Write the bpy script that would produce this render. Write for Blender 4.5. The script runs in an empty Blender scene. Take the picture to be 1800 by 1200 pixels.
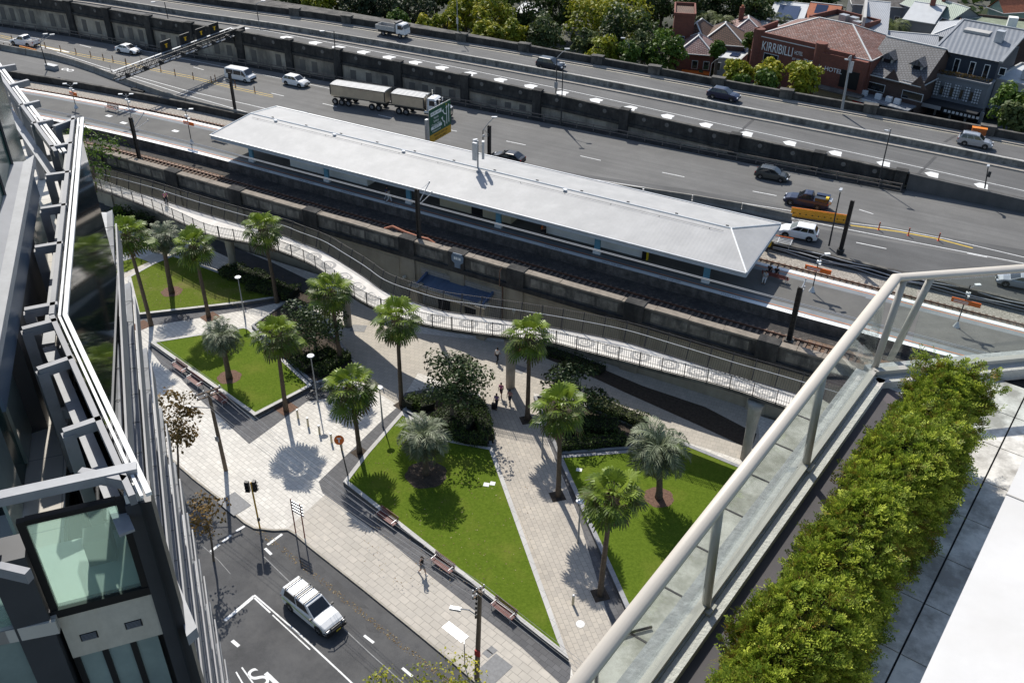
import bpy, math, random
import numpy as np
from mathutils import Vector, Matrix

R = math.radians
SC = bpy.context.scene
COL = SC.collection
random.seed(7)
RNG = np.random.default_rng(11)

# ------------------------------------------------------------------ camera
CAM_H = 54.0
FPX = 1603.5            # focal length in pixels of the 1800 px wide photograph


def cam_axes():
    pitch, roll, yaw = R(33.697), R(1.0557), R(28.5)
    cp, sp, cr, sr = math.cos(pitch), math.sin(pitch), math.cos(roll), math.sin(roll)
    r0 = Vector((1, 0, 0)); fw = Vector((0, cp, -sp)); up = Vector((0, sp, cp))
    r2 = cr * r0 + sr * up
    u2 = -sr * r0 + cr * up
    Z = Matrix.Rotation(yaw, 3, 'Z')
    return Z @ r2, Z @ u2, Z @ fw


RX, UX, FX = cam_axes()
cam_data = bpy.data.cameras.new('camera')
cam = bpy.data.objects.new('camera', cam_data)
COL.objects.link(cam)
M = Matrix.Identity(4)
for i in range(3):
    M[i][0] = RX[i]; M[i][1] = UX[i]; M[i][2] = -FX[i]
M[2][3] = CAM_H
cam.matrix_world = M
cam_data.sensor_width = 36.0
cam_data.lens = FPX / 1800 * 36
cam_data.clip_start = 0.1
cam_data.clip_end = 3000
SC.camera = cam

# ------------------------------------------------------------------ light
SUN_AZ, SUN_EL = 136.5, 45.0       # azimuth counter-clockwise from +X
world = bpy.data.worlds.new('World')
SC.world = world
world.use_nodes = True
nt = world.node_tree
sky = nt.nodes.new('ShaderNodeTexSky')
sky.sky_type = 'NISHITA'
sky.sun_disc = False
sky.sun_elevation = R(SUN_EL)
sky.sun_rotation = R(90 - SUN_AZ)
bg = nt.nodes['Background']
nt.links.new(sky.outputs['Color'], bg.inputs['Color'])
bg.inputs['Strength'].default_value = 0.125
sd = bpy.data.lights.new('sun', 'SUN')
sd.energy = 4.6
sd.angle = R(0.5)
sd.color = (1.0, 0.955, 0.88)
so = bpy.data.objects.new('sun', sd)
COL.objects.link(so)
sdir = Vector((math.cos(R(SUN_AZ)) * math.cos(R(SUN_EL)), math.sin(R(SUN_AZ)) * math.cos(R(SUN_EL)), math.sin(R(SUN_EL))))
so.rotation_euler = (-sdir).to_track_quat('-Z', 'Y').to_euler()
so.location = (-60, 120, 200)
vs = SC.view_settings
vs.view_transform = 'Standard'; vs.look = 'None'; vs.exposure = 0.2; vs.gamma = 1.0
vs.use_curve_mapping = False
SC.render.engine = 'CYCLES'
SC.cycles.max_bounces = 8
SC.cycles.transparent_max_bounces = 16
SC.cycles.caustics_reflective = False
SC.cycles.caustics_refractive = False


# ------------------------------------------------------------------ measuring the photograph
def G(px, py, z=0.0):
    """place on the level z that a measured photo point shows"""
    d = RX * (px - 900) - UX * (py - 600) + FX * FPX
    t = (z - CAM_H) / d.z
    return Vector((d.x * t, d.y * t, z))


def GY(px, py, y):
    """place on the upright plane Y=y"""
    d = RX * (px - 900) - UX * (py - 600) + FX * FPX
    t = y / d.y
    return Vector((d.x * t, y, CAM_H + d.z * t))


def GL(pts, z=0.0):
    return [G(p[0], p[1], z) for p in pts]


def hgt(b, t, z=0.0):
    B = G(b[0], b[1], z)
    d = RX * (t[0] - 900) - UX * (t[1] - 600) + FX * FPX
    k = math.hypot(B.x, B.y) / math.hypot(d.x, d.y)
    return CAM_H + k * d.z - z


# ------------------------------------------------------------------ materials
MATS = {}


def mat(name, col, rough=0.8, var=0.15, scale=1.2, metal=0.0, bump=0.0, bscale=8.0, spec=0.35, dirt=None, dscale=0.3, damt=0.5, coat=0.0, fine=0.0, streak=0.0):
    """plain surface with two octaves of colour variation, optional stains and bump"""
    if name in MATS:
        return MATS[name]
    m = bpy.data.materials.new(name)
    m.use_nodes = True
    n = m.node_tree.nodes; l = m.node_tree.links
    b = n['Principled BSDF']
    b.inputs['Roughness'].default_value = rough
    b.inputs['Metallic'].default_value = metal
    b.inputs['Specular IOR Level'].default_value = spec
    b.inputs['Coat Weight'].default_value = coat
    geo = n.new('ShaderNodeNewGeometry')
    c = (*col, 1.0)
    if var <= 0 and dirt is None:
        b.inputs['Base Color'].default_value = c
    else:
        no = n.new('ShaderNodeTexNoise'); no.inputs['Scale'].default_value = scale; no.inputs['Detail'].default_value = 6; no.inputs['Roughness'].default_value = 0.65
        l.new(geo.outputs['Position'], no.inputs['Vector'])
        mr = n.new('ShaderNodeMapRange'); mr.inputs[1].default_value = 0.3; mr.inputs[2].default_value = 0.7
        mr.inputs[3].default_value = 1 - var; mr.inputs[4].default_value = 1 + var
        l.new(no.outputs['Fac'], mr.inputs[0])
        mx = n.new('ShaderNodeMix'); mx.data_type = 'RGBA'; mx.blend_type = 'MULTIPLY'; mx.inputs[0].default_value = 1
        mx.inputs[6].default_value = c
        l.new(mr.outputs[0], mx.inputs[7])
        out = mx.outputs[2]
        if fine > 0:
            nf = n.new('ShaderNodeTexNoise'); nf.inputs['Scale'].default_value = 14; nf.inputs['Detail'].default_value = 3
            l.new(geo.outputs['Position'], nf.inputs['Vector'])
            mf = n.new('ShaderNodeMapRange'); mf.inputs[1].default_value = 0.3; mf.inputs[2].default_value = 0.7; mf.inputs[3].default_value = 1 - fine; mf.inputs[4].default_value = 1 + fine
            l.new(nf.outputs['Fac'], mf.inputs[0])
            mz = n.new('ShaderNodeMix'); mz.data_type = 'RGBA'; mz.blend_type = 'MULTIPLY'; mz.inputs[0].default_value = 1
            l.new(out, mz.inputs[6]); l.new(mf.outputs[0], mz.inputs[7]); out = mz.outputs[2]
        if streak > 0:
            ns = n.new('ShaderNodeTexNoise'); ns.inputs['Scale'].default_value = 1.0; ns.inputs['Detail'].default_value = 5; ns.inputs['Roughness'].default_value = .7
            mq = n.new('ShaderNodeMapping'); mq.inputs['Scale'].default_value = (.018, .9, .5); mq.inputs['Rotation'].default_value = (0, 0, -.07)
            l.new(geo.outputs['Position'], mq.inputs['Vector']); l.new(mq.outputs[0], ns.inputs['Vector'])
            mf = n.new('ShaderNodeMapRange'); mf.inputs[1].default_value = 0.3; mf.inputs[2].default_value = 0.7; mf.inputs[3].default_value = 1 - streak; mf.inputs[4].default_value = 1 + streak
            l.new(ns.outputs['Fac'], mf.inputs[0])
            mz = n.new('ShaderNodeMix'); mz.data_type = 'RGBA'; mz.blend_type = 'MULTIPLY'; mz.inputs[0].default_value = 1
            l.new(out, mz.inputs[6]); l.new(mf.outputs[0], mz.inputs[7]); out = mz.outputs[2]
        if dirt is not None:
            n2 = n.new('ShaderNodeTexNoise'); n2.inputs['Scale'].default_value = dscale; n2.inputs['Detail'].default_value = 8; n2.inputs['Roughness'].default_value = 0.7
            mp = n.new('ShaderNodeMapping'); mp.inputs['Scale'].default_value = (1, 1, 0.35)
            l.new(geo.outputs['Position'], mp.inputs['Vector']); l.new(mp.outputs[0], n2.inputs['Vector'])
            m2 = n.new('ShaderNodeMapRange'); m2.inputs[1].default_value = 0.42; m2.inputs[2].default_value = 0.62; m2.inputs[4].default_value = damt
            l.new(n2.outputs['Fac'], m2.inputs[0])
            m3 = n.new('ShaderNodeMix'); m3.data_type = 'RGBA'
            l.new(m2.outputs[0], m3.inputs[0]); l.new(out, m3.inputs[6]); m3.inputs[7].default_value = (*dirt, 1)
            out = m3.outputs[2]
        l.new(out, b.inputs['Base Color'])
    if bump > 0:
        nb = n.new('ShaderNodeTexNoise'); nb.inputs['Scale'].default_value = bscale; nb.inputs['Detail'].default_value = 4
        l.new(geo.outputs['Position'], nb.inputs['Vector'])
        bp = n.new('ShaderNodeBump'); bp.inputs['Strength'].default_value = bump; bp.inputs['Distance'].default_value = 0.05
        l.new(nb.outputs['Fac'], bp.inputs['Height']); l.new(bp.outputs[0], b.inputs['Normal'])
    MATS[name] = m
    return m


def brickmat(name, c1, c2, cm, w=0.6, h=0.3, rot=0.0, mortar=0.012, rough=0.85, axis='XY', bump=0.3, var=0.12, dirt=None, offset=0.5, nscale=0.35):
    if name in MATS:
        return MATS[name]
    m = bpy.data.materials.new(name); m.use_nodes = True
    n = m.node_tree.nodes; l = m.node_tree.links
    b = n['Principled BSDF']; b.inputs['Roughness'].default_value = rough
    geo = n.new('ShaderNodeNewGeometry')
    vec = geo.outputs['Position']
    if axis in ('XZ', 'YZ'):
        sp = n.new('ShaderNodeSeparateXYZ'); cb = n.new('ShaderNodeCombineXYZ')
        l.new(vec, sp.inputs[0]); l.new(sp.outputs['X' if axis == 'XZ' else 'Y'], cb.inputs[0]); l.new(sp.outputs['Z'], cb.inputs[1])
        vec = cb.outputs[0]
    mp = n.new('ShaderNodeMapping'); mp.inputs['Rotation'].default_value = (0, 0, -rot)
    l.new(vec, mp.inputs['Vector'])
    br = n.new('ShaderNodeTexBrick')
    br.offset = offset
    br.inputs['Color1'].default_value = (*c1, 1); br.inputs['Color2'].default_value = (*c2, 1); br.inputs['Mortar'].default_value = (*cm, 1)
    br.inputs['Scale'].default_value = 1; br.inputs['Brick Width'].default_value = w; br.inputs['Row Height'].default_value = h
    br.inputs['Mortar Size'].default_value = mortar; br.inputs['Mortar Smooth'].default_value = 0.2; br.inputs['Bias'].default_value = 0
    l.new(mp.outputs[0], br.inputs['Vector'])
    no = n.new('ShaderNodeTexNoise'); no.inputs['Scale'].default_value = nscale; no.inputs['Detail'].default_value = 7; no.inputs['Roughness'].default_value = 0.7
    l.new(geo.outputs['Position'], no.inputs['Vector'])
    mr = n.new('ShaderNodeMapRange'); mr.inputs[1].default_value = 0.3; mr.inputs[2].default_value = 0.7; mr.inputs[3].default_value = 1 - var; mr.inputs[4].default_value = 1 + var
    l.new(no.outputs['Fac'], mr.inputs[0])
    mx = n.new('ShaderNodeMix'); mx.data_type = 'RGBA'; mx.blend_type = 'MULTIPLY'; mx.inputs[0].default_value = 1
    l.new(br.outputs['Color'], mx.inputs[6]); l.new(mr.outputs[0], mx.inputs[7])
    out = mx.outputs[2]
    if dirt is not None:
        n2 = n.new('ShaderNodeTexNoise'); n2.inputs['Scale'].default_value = 1.3; n2.inputs['Detail'].default_value = 6
        l.new(geo.outputs['Position'], n2.inputs['Vector'])
        m2 = n.new('ShaderNodeMapRange'); m2.inputs[1].default_value = 0.45; m2.inputs[2].default_value = 0.7; m2.inputs[4].default_value = 0.8
        l.new(n2.outputs['Fac'], m2.inputs[0])
        m3 = n.new('ShaderNodeMix'); m3.data_type = 'RGBA'
        l.new(m2.outputs[0], m3.inputs[0]); l.new(out, m3.inputs[6]); m3.inputs[7].default_value = (*dirt, 1); out = m3.outputs[2]
    l.new(out, b.inputs['Base Color'])
    if bump > 0:
        bp = n.new('ShaderNodeBump'); bp.inputs['Strength'].default_value = bump; bp.inputs['Distance'].default_value = 0.02; bp.invert = True
        l.new(br.outputs['Fac'], bp.inputs['Height']); l.new(bp.outputs[0], b.inputs['Normal'])
    MATS[name] = m
    return m


def ribmat(name, col, pitch=0.25, rot=0.0, rough=0.45, metal=0.0, depth=0.35, var=0.06, axis=0, spec=0.35, dirt=None):
    """profiled sheet: ribs across the chosen axis"""
    if name in MATS:
        return MATS[name]
    m = mat(name, col, rough, var, 0.6, metal, spec=spec, dirt=dirt, dscale=0.35, damt=0.45)
    n = m.node_tree.nodes; l = m.node_tree.links
    geo = n.new('ShaderNodeNewGeometry')
    mp = n.new('ShaderNodeMapping'); mp.inputs['Rotation'].default_value = (0, 0, -rot)
    l.new(geo.outputs['Position'], mp.inputs['Vector'])
    wv = n.new('ShaderNodeTexWave'); wv.wave_type = 'BANDS'; wv.bands_direction = 'X' if axis == 0 else ('Y' if axis == 1 else 'Z')
    wv.inputs['Scale'].default_value = 1 / pitch * 0.314159 * 1.0; wv.inputs['Distortion'].default_value = 0
    l.new(mp.outputs[0], wv.inputs['Vector'])
    bp = n.new('ShaderNodeBump'); bp.inputs['Strength'].default_value = depth; bp.inputs['Distance'].default_value = 0.04
    l.new(wv.outputs['Fac'], bp.inputs['Height'])
    l.new(bp.outputs[0], n['Principled BSDF'].inputs['Normal'])
    return m


def glassmat(name, tint=(0.9, 0.95, 0.93), amt=0.9, rough=0.02):
    """thin pane: mostly see-through, sky reflection at grazing angles"""
    if name in MATS:
        return MATS[name]
    m = bpy.data.materials.new(name); m.use_nodes = True
    n = m.node_tree.nodes; l = m.node_tree.links
    n.remove(n['Principled BSDF'])
    tr = n.new('ShaderNodeBsdfTransparent'); tr.inputs[0].default_value = (*[c * amt for c in tint], 1)
    gl = n.new('ShaderNodeBsdfGlossy'); gl.inputs['Roughness'].default_value = rough; gl.inputs[0].default_value = (1, 1, 1, 1)
    lw = n.new('ShaderNodeLayerWeight'); lw.inputs[0].default_value = 0.5
    pw = n.new('ShaderNodeMath'); pw.operation = 'POWER'; pw.inputs[1].default_value = 4.5; l.new(lw.outputs['Facing'], pw.inputs[0])
    fr = n.new('ShaderNodeMath'); fr.operation = 'MULTIPLY_ADD'; fr.inputs[1].default_value = 0.55; fr.inputs[2].default_value = 0.03; l.new(pw.outputs[0], fr.inputs[0])
    mx = n.new('ShaderNodeMixShader')
    l.new(fr.outputs[0], mx.inputs[0]); l.new(tr.outputs[0], mx.inputs[1]); l.new(gl.outputs[0], mx.inputs[2])
    l.new(mx.outputs[0], n['Material Output'].inputs[0])
    MATS[name] = m
    return m


def screenmat(name, tint, amt, body, k):
    """tinted laminated pane: part see-through, part milky"""
    m = glassmat(name, tint, amt)
    n = m.node_tree.nodes; l = m.node_tree.links
    out = n['Material Output']; src = out.inputs[0].links[0].from_socket
    d = n.new('ShaderNodeBsdfDiffuse'); d.inputs[0].default_value = (*body, 1)
    ts = n.new('ShaderNodeBsdfTranslucent'); ts.inputs[0].default_value = (*body, 1)
    a = n.new('ShaderNodeAddShader'); l.new(d.outputs[0], a.inputs[0]); l.new(ts.outputs[0], a.inputs[1])
    mx = n.new('ShaderNodeMixShader'); mx.inputs[0].default_value = k
    l.new(src, mx.inputs[1]); l.new(a.outputs[0], mx.inputs[2]); l.new(mx.outputs[0], out.inputs[0])
    return m


def leafmat(name, ca, cb, cc=None, rough=0.55, trans=0.25):
    """foliage: colour from a per-leaf random attribute"""
    if name in MATS:
        return MATS[name]
    m = bpy.data.materials.new(name); m.use_nodes = True
    n = m.node_tree.nodes; l = m.node_tree.links
    b = n['Principled BSDF']; b.inputs['Roughness'].default_value = rough; b.inputs['Specular IOR Level'].default_value = 0.25
    at = n.new('ShaderNodeAttribute'); at.attribute_name = 'tone'
    rp = n.new('ShaderNodeValToRGB')
    rp.color_ramp.elements[0].color = (*ca, 1); rp.color_ramp.elements[1].color = (*(cc or cb), 1)
    if cc:
        e = rp.color_ramp.elements.new(0.55); e.color = (*cb, 1)
    l.new(at.outputs['Fac'], rp.inputs[0]); l.new(rp.outputs[0], b.inputs['Base Color'])
    if trans > 0:
        ts = n.new('ShaderNodeBsdfTranslucent'); l.new(rp.outputs[0], ts.inputs[0])
        mx = n.new('ShaderNodeMixShader'); mx.inputs[0].default_value = trans
        l.new(b.outputs[0], mx.inputs[1]); l.new(ts.outputs[0], mx.inputs[2]); l.new(mx.outputs[0], n['Material Output'].inputs[0])
    MATS[name] = m
    return m


def grassmat(name, ca, cb, dry):
    m = bpy.data.materials.new(name); m.use_nodes = True
    n = m.node_tree.nodes; l = m.node_tree.links
    b = n['Principled BSDF']; b.inputs['Roughness'].default_value = 0.9; b.inputs['Specular IOR Level'].default_value = 0.05
    geo = n.new('ShaderNodeNewGeometry')
    n1 = n.new('ShaderNodeTexNoise'); n1.inputs['Scale'].default_value = 4.5; n1.inputs['Detail'].default_value = 8; n1.inputs['Roughness'].default_value = 0.85
    n2 = n.new('ShaderNodeTexNoise'); n2.inputs['Scale'].default_value = 0.28; n2.inputs['Detail'].default_value = 5; n2.inputs['Roughness'].default_value = 0.6
    for q in (n1, n2):
        l.new(geo.outputs['Position'], q.inputs['Vector'])
    r1 = n.new('ShaderNodeMapRange'); r1.inputs[1].default_value = 0.33; r1.inputs[2].default_value = 0.67
    l.new(n1.outputs['Fac'], r1.inputs[0])
    m1 = n.new('ShaderNodeMix'); m1.data_type = 'RGBA'; m1.inputs[6].default_value = (*ca, 1); m1.inputs[7].default_value = (*cb, 1)
    l.new(r1.outputs[0], m1.inputs[0])
    r2 = n.new('ShaderNodeMapRange'); r2.inputs[1].default_value = 0.5; r2.inputs[2].default_value = 0.78; r2.inputs[4].default_value = 0.6
    l.new(n2.outputs['Fac'], r2.inputs[0])
    m2 = n.new('ShaderNodeMix'); m2.data_type = 'RGBA'; l.new(r2.outputs[0], m2.inputs[0]); l.new(m1.outputs[2], m2.inputs[6]); m2.inputs[7].default_value = (*dry, 1)
    l.new(m2.outputs[2], b.inputs['Base Color'])
    bp = n.new('ShaderNodeBump'); bp.inputs['Strength'].default_value = 0.8; bp.inputs['Distance'].default_value = 0.06
    n3 = n.new('ShaderNodeTexNoise'); n3.inputs['Scale'].default_value = 9; n3.inputs['Detail'].default_value = 6
    l.new(geo.outputs['Position'], n3.inputs['Vector']); l.new(n3.outputs['Fac'], bp.inputs['Height']); l.new(bp.outputs[0], b.inputs['Normal'])
    return m


# ------------------------------------------------------------------ mesh builder
class MB:
    def __init__(s):
        s.v = []; s.f = []; s.m = []; s.t = None

    def add(s, vs, fs, m=0):
        o = len(s.v)
        s.v.extend([tuple(p) for p in vs])
        for f in fs:
            s.f.append(tuple(i + o for i in f)); s.m.append(m)
        return s

    def box(s, c, size, rz=0.0, m=0, rx=0.0, ry=0.0):
        hx, hy, hz = size[0] / 2, size[1] / 2, size[2] / 2
        mt = Matrix.Rotation(rz, 3, 'Z')
        if rx or ry:
            mt = mt @ Matrix.Rotation(ry, 3, 'Y') @ Matrix.Rotation(rx, 3, 'X')
        vs = [Vector(c) + mt @ Vector((x * hx, y * hy, z * hz)) for z in (-1, 1) for y in (-1, 1) for x in (-1, 1)]
        return s.add(vs, [(0, 2, 3, 1), (4, 5, 7, 6), (0, 1, 5, 4), (2, 6, 7, 3), (0, 4, 6, 2), (1, 3, 7, 5)], m)

    def bx(s, x0, x1, y0, y1, z0, z1, m=0):
        return s.box(((x0 + x1) / 2, (y0 + y1) / 2, (z0 + z1) / 2), (abs(x1 - x0), abs(y1 - y0), abs(z1 - z0)), 0, m)

    def beam(s, a, b, w, h, m=0, up=Vector((0, 0, 1))):
        """square bar from a to b, w wide, h deep along up"""
        a = Vector(a); b = Vector(b); d = (b - a).normalized()
        u = up - d * up.dot(d)
        if u.length < 1e-4:
            u = Vector((1, 0, 0)) - d * d.x
        u.normalize(); r = d.cross(u)
        vs = [p + r * (i * w / 2) + u * (j * h / 2) for p in (a, b) for j in (-1, 1) for i in (-1, 1)]
        return s.add(vs, [(0, 1, 3, 2), (4, 6, 7, 5), (0, 4, 5, 1), (2, 3, 7, 6), (0, 2, 6, 4), (1, 5, 7, 3)], m)

    def tube(s, pts, r, n=8, m=0, cap=True):
        pts = [Vector(p) for p in pts]
        rs = r if isinstance(r, (list, tuple)) else [r] * len(pts)
        rings = []
        prev = None
        for i, p in enumerate(pts):
            a = pts[max(i - 1, 0)]; b = pts[min(i + 1, len(pts) - 1)]
            d = (b - a).normalized()
            if prev is None:
                u = Vector((0, 0, 1)) if abs(d.z) < 0.9 else Vector((1, 0, 0))
            else:
                u = prev
            u = (u - d * u.dot(d)).normalized(); prev = u
            w = d.cross(u)
            rings.append([p + (u * math.cos(2 * math.pi * k / n) + w * math.sin(2 * math.pi * k / n)) * rs[i] for k in range(n)])
        vs = [q for rg in rings for q in rg]; fs = []
        for i in range(len(pts) - 1):
            for k in range(n):
                fs.append((i * n + k, i * n + (k + 1) % n, (i + 1) * n + (k + 1) % n, (i + 1) * n + k))
        if cap:
            fs.append(tuple(range(n - 1, -1, -1))); fs.append(tuple((len(pts) - 1) * n + k for k in range(n)))
        return s.add(vs, fs, m)

    def cyl(s, c, r, h, n=12, r2=None, m=0):
        c = Vector(c)
        return s.tube([c, c + Vector((0, 0, h))], [r, r if r2 is None else r2], n, m)

    def lathe(s, c, prof, n=12, m=0):
        c = Vector(c)
        vs = [c + Vector((r * math.cos(2 * math.pi * k / n), r * math.sin(2 * math.pi * k / n), z)) for r, z in prof for k in range(n)]
        fs = [(i * n + k, i * n + (k + 1) % n, (i + 1) * n + (k + 1) % n, (i + 1) * n + k) for i in range(len(prof) - 1) for k in range(n)]
        fs.append(tuple(range(n - 1, -1, -1))); fs.append(tuple((len(prof) - 1) * n + k for k in range(n)))
        return s.add(vs, fs, m)

    def sheet(s, pts, m=0):
        pts = [Vector(p) for p in pts]
        ar = sum(pts[i].x * pts[(i + 1) % len(pts)].y - pts[(i + 1) % len(pts)].x * pts[i].y for i in range(len(pts)))
        if ar < 0:
            pts = pts[::-1]
        return s.add(pts, [tuple(range(len(pts)))], m)

    def quad(s, a, b, c, d, m=0):
        return s.add([a, b, c, d], [(0, 1, 2, 3)], m)

    def prism(s, pts, z0, z1, m=0, mtop=None):
        """upright prism over a plan outline"""
        p2 = [(p[0], p[1]) for p in pts]
        ar = sum(p2[i][0] * p2[(i + 1) % len(p2)][1] - p2[(i + 1) % len(p2)][0] * p2[i][1] for i in range(len(p2)))
        if ar < 0:
            p2 = p2[::-1]
        k = len(p2)
        vs = [(x, y, z0) for x, y in p2] + [(x, y, z1) for x, y in p2]
        s.add(vs, [tuple(range(k - 1, -1, -1))] + [(i, (i + 1) % k, (i + 1) % k + k, i + k) for i in range(k)], m)
        s.add([(x, y, z1) for x, y in p2], [tuple(range(k))], m if mtop is None else mtop)
        return s

    def hull2(s, ra, rb, m=0, cap=True):
        """join two outlines of equal count"""
        k = len(ra)
        fs = [(i, (i + 1) % k, (i + 1) % k + k, i + k) for i in range(k)]
        if cap:
            fs += [tuple(range(k - 1, -1, -1)), tuple(range(k, 2 * k))]
        return s.add(list(ra) + list(rb), fs, m)

    def loft(s, rings, m=0, cap=True):
        k = len(rings[0]); vs = [p for r in rings for p in r]; fs = []
        for j in range(len(rings) - 1):
            for i in range(k):
                fs.append((j * k + i, j * k + (i + 1) % k, (j + 1) * k + (i + 1) % k, (j + 1) * k + i))
        if cap:
            fs += [tuple(range(k - 1, -1, -1)), tuple((len(rings) - 1) * k + i for i in range(k))]
        return s.add(vs, fs, m)

    def ribbon(s, la, lb, m=0):
        """strip between two polylines of equal count"""
        for i in range(len(la) - 1):
            a, b, c, d = Vector(la[i]), Vector(la[i + 1]), Vector(lb[i + 1]), Vector(lb[i])
            if (b - a).cross(d - a).z < 0:
                a, b, c, d = d, c, b, a
            s.quad(a, b, c, d, m)
        return s

    def wallrun(s, line, z0s, z1s, th, m=0, side=1):
        """wall of thickness th along a plan polyline (side: +1 thickens to the left)"""
        n = len(line); P = [Vector((p[0], p[1], 0)) for p in line]
        off = []
        for i in range(n):
            a = P[max(i - 1, 0)]; b = P[min(i + 1, n - 1)]
            d = (b - a).normalized(); off.append(P[i] + Vector((-d.y, d.x, 0)) * th * side)
        rings = []
        for i in range(n):
            z0 = z0s[i] if hasattr(z0s, '__len__') else z0s
            z1 = z1s[i] if hasattr(z1s, '__len__') else z1s
            rings.append([Vector((P[i].x, P[i].y, z0)), Vector((off[i].x, off[i].y, z0)), Vector((off[i].x, off[i].y, z1)), Vector((P[i].x, P[i].y, z1))])
        return s.loft(rings, m)

    def pieces(s):
        par = list(range(len(s.v)))

        def find(a):
            while par[a] != a:
                par[a] = par[par[a]]; a = par[a]
            return a
        for f in s.f:
            r = find(f[0])
            for q in f[1:]:
                par[find(q)] = r
        out = {}
        for f, m_ in zip(s.f, s.m):
            out.setdefault(find(f[0]), []).append((f, m_))
        res = []
        for fs in out.values():
            b = MB(); mp = {}
            for f, m_ in fs:
                for q in f:
                    if q not in mp:
                        mp[q] = len(b.v); b.v.append(s.v[q])
                b.f.append(tuple(mp[q] for q in f)); b.m.append(m_)
            res.append(b)
        return res

    def build(s, name, mats, parent=None, smooth=False, world=False, origin=None, split=False):
        if split:
            return [b.build(name, mats, parent, smooth, world) for b in s.pieces()]
        if not isinstance(mats, (list, tuple)):
            mats = [mats]
        me = bpy.data.meshes.new(name)
        vs = np.array(s.v, dtype=float) if len(s.v) else np.zeros((0, 3))
        loc = None
        if parent is None and len(vs):
            if origin is None:
                lo = vs.min(0); hi = vs.max(0); origin = ((lo[0] + hi[0]) / 2, (lo[1] + hi[1]) / 2, lo[2])
            loc = np.array(origin, dtype=float); vs = vs - loc
        elif world and parent is not None:
            vs = vs - np.array(parent.location)
        me.from_pydata(vs.tolist(), [], s.f)
        for q in mats:
            me.materials.append(q)
        if len(mats) > 1:
            me.polygons.foreach_set('material_index', s.m)
        if smooth:
            me.polygons.foreach_set('use_smooth', [True] * len(me.polygons))
        me.update()
        o = bpy.data.objects.new(name, me)
        COL.objects.link(o)
        if loc is not None:
            o.location = loc
        if parent is not None:
            o.parent = parent
        return o


def np_mesh(name, V, F, tone, m, parent=None, smooth=False):
    """fast mesh from arrays; F is (n,k); tone one value per face"""
    me = bpy.data.meshes.new(name)
    k = F.shape[1]; nf = F.shape[0]
    me.vertices.add(len(V)); me.vertices.foreach_set('co', np.asarray(V, dtype=np.float32).ravel())
    me.loops.add(nf * k); me.loops.foreach_set('vertex_index', np.asarray(F, dtype=np.int32).ravel())
    me.polygons.add(nf); me.polygons.foreach_set('loop_start', np.arange(0, nf * k, k, dtype=np.int32))
    if tone is not None:
        at = me.attributes.new('tone', 'FLOAT', 'FACE'); at.data.foreach_set('value', np.asarray(tone, dtype=np.float32))
    me.materials.append(m)
    me.update(calc_edges=True)
    if smooth:
        me.polygons.foreach_set('use_smooth', [True] * nf)
    o = bpy.data.objects.new(name, me)
    COL.objects.link(o)
    if parent is not None:
        o.parent = parent
    return o


def T(name, label, cat, loc=(0, 0, 0), rz=0.0, group=None):
    o = bpy.data.objects.new(name, None)
    COL.objects.link(o)
    o.empty_display_size = 0.3
    o.location = loc; o.rotation_euler = (0, 0, rz)
    o['label'] = label; o['category'] = cat
    if group:
        o['group'] = group
    return o


def tag(o, label, cat, group=None):
    o['label'] = label; o['category'] = cat
    if group:
        o['group'] = group
    return o


def struct(o, kind='structure'):
    o['kind'] = kind
    return o


KIDS = {}


def dup(root, loc, rz=0.0, label=None, group=None, scale=None):
    def cp(o, par):
        c = o.copy(); COL.objects.link(c)
        if par is not None:
            c.parent = par
        for ch in o.children:
            cp(ch, c)
        return c
    r = cp(root, None)
    r.location = loc; r.rotation_euler = (0, 0, rz)
    if scale is not None:
        r.scale = (scale,) * 3 if not hasattr(scale, '__len__') else scale
    if label:
        r['label'] = label
    if group:
        r['group'] = group
    return r


def text_mesh(name, body, size, m, parent, loc, rot, extrude=0.01, align='CENTER', sx=1.0):
    cu = bpy.data.curves.new(name, 'FONT')
    cu.body = body; cu.size = size; cu.extrude = extrude; cu.align_x = align; cu.align_y = 'CENTER'
    tmp = bpy.data.objects.new(name + '_tmp', cu)
    COL.objects.link(tmp)
    dg = bpy.context.evaluated_depsgraph_get()
    me = bpy.data.meshes.new_from_object(tmp.evaluated_get(dg))
    COL.objects.unlink(tmp); bpy.data.objects.remove(tmp)
    me.materials.clear(); me.materials.append(m)
    o = bpy.data.objects.new(name, me)
    COL.objects.link(o)
    o.location = loc
    o.rotation_euler = rot
    o.scale = (sx, 1, 1)
    if parent is not None:
        o.parent = parent
    return o


def lerp(a, b, t):
    return a + (b - a) * t


def along(line, step, start=0.0):
    """points every step metres along a polyline with their direction"""
    out = []; acc = start
    for i in range(len(line) - 1):
        a = Vector(line[i]); b = Vector(line[i + 1]); L = (b - a).length
        if L < 1e-6:
            continue
        while acc <= L:
            out.append((a + (b - a) * (acc / L), (b - a).normalized())); acc += step
        acc -= L
    return out


def resample(line, n):
    P = [Vector(p) for p in line]
    d = [0]
    for i in range(len(P) - 1):
        d.append(d[-1] + (P[i + 1] - P[i]).length)
    out = []
    for k in range(n):
        s = d[-1] * k / (n - 1); i = 0
        while i < len(d) - 2 and d[i + 1] < s:
            i += 1
        t = (s - d[i]) / max(d[i + 1] - d[i], 1e-9)
        out.append(P[i].lerp(P[i + 1], min(max(t, 0), 1)))
    return out


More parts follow.
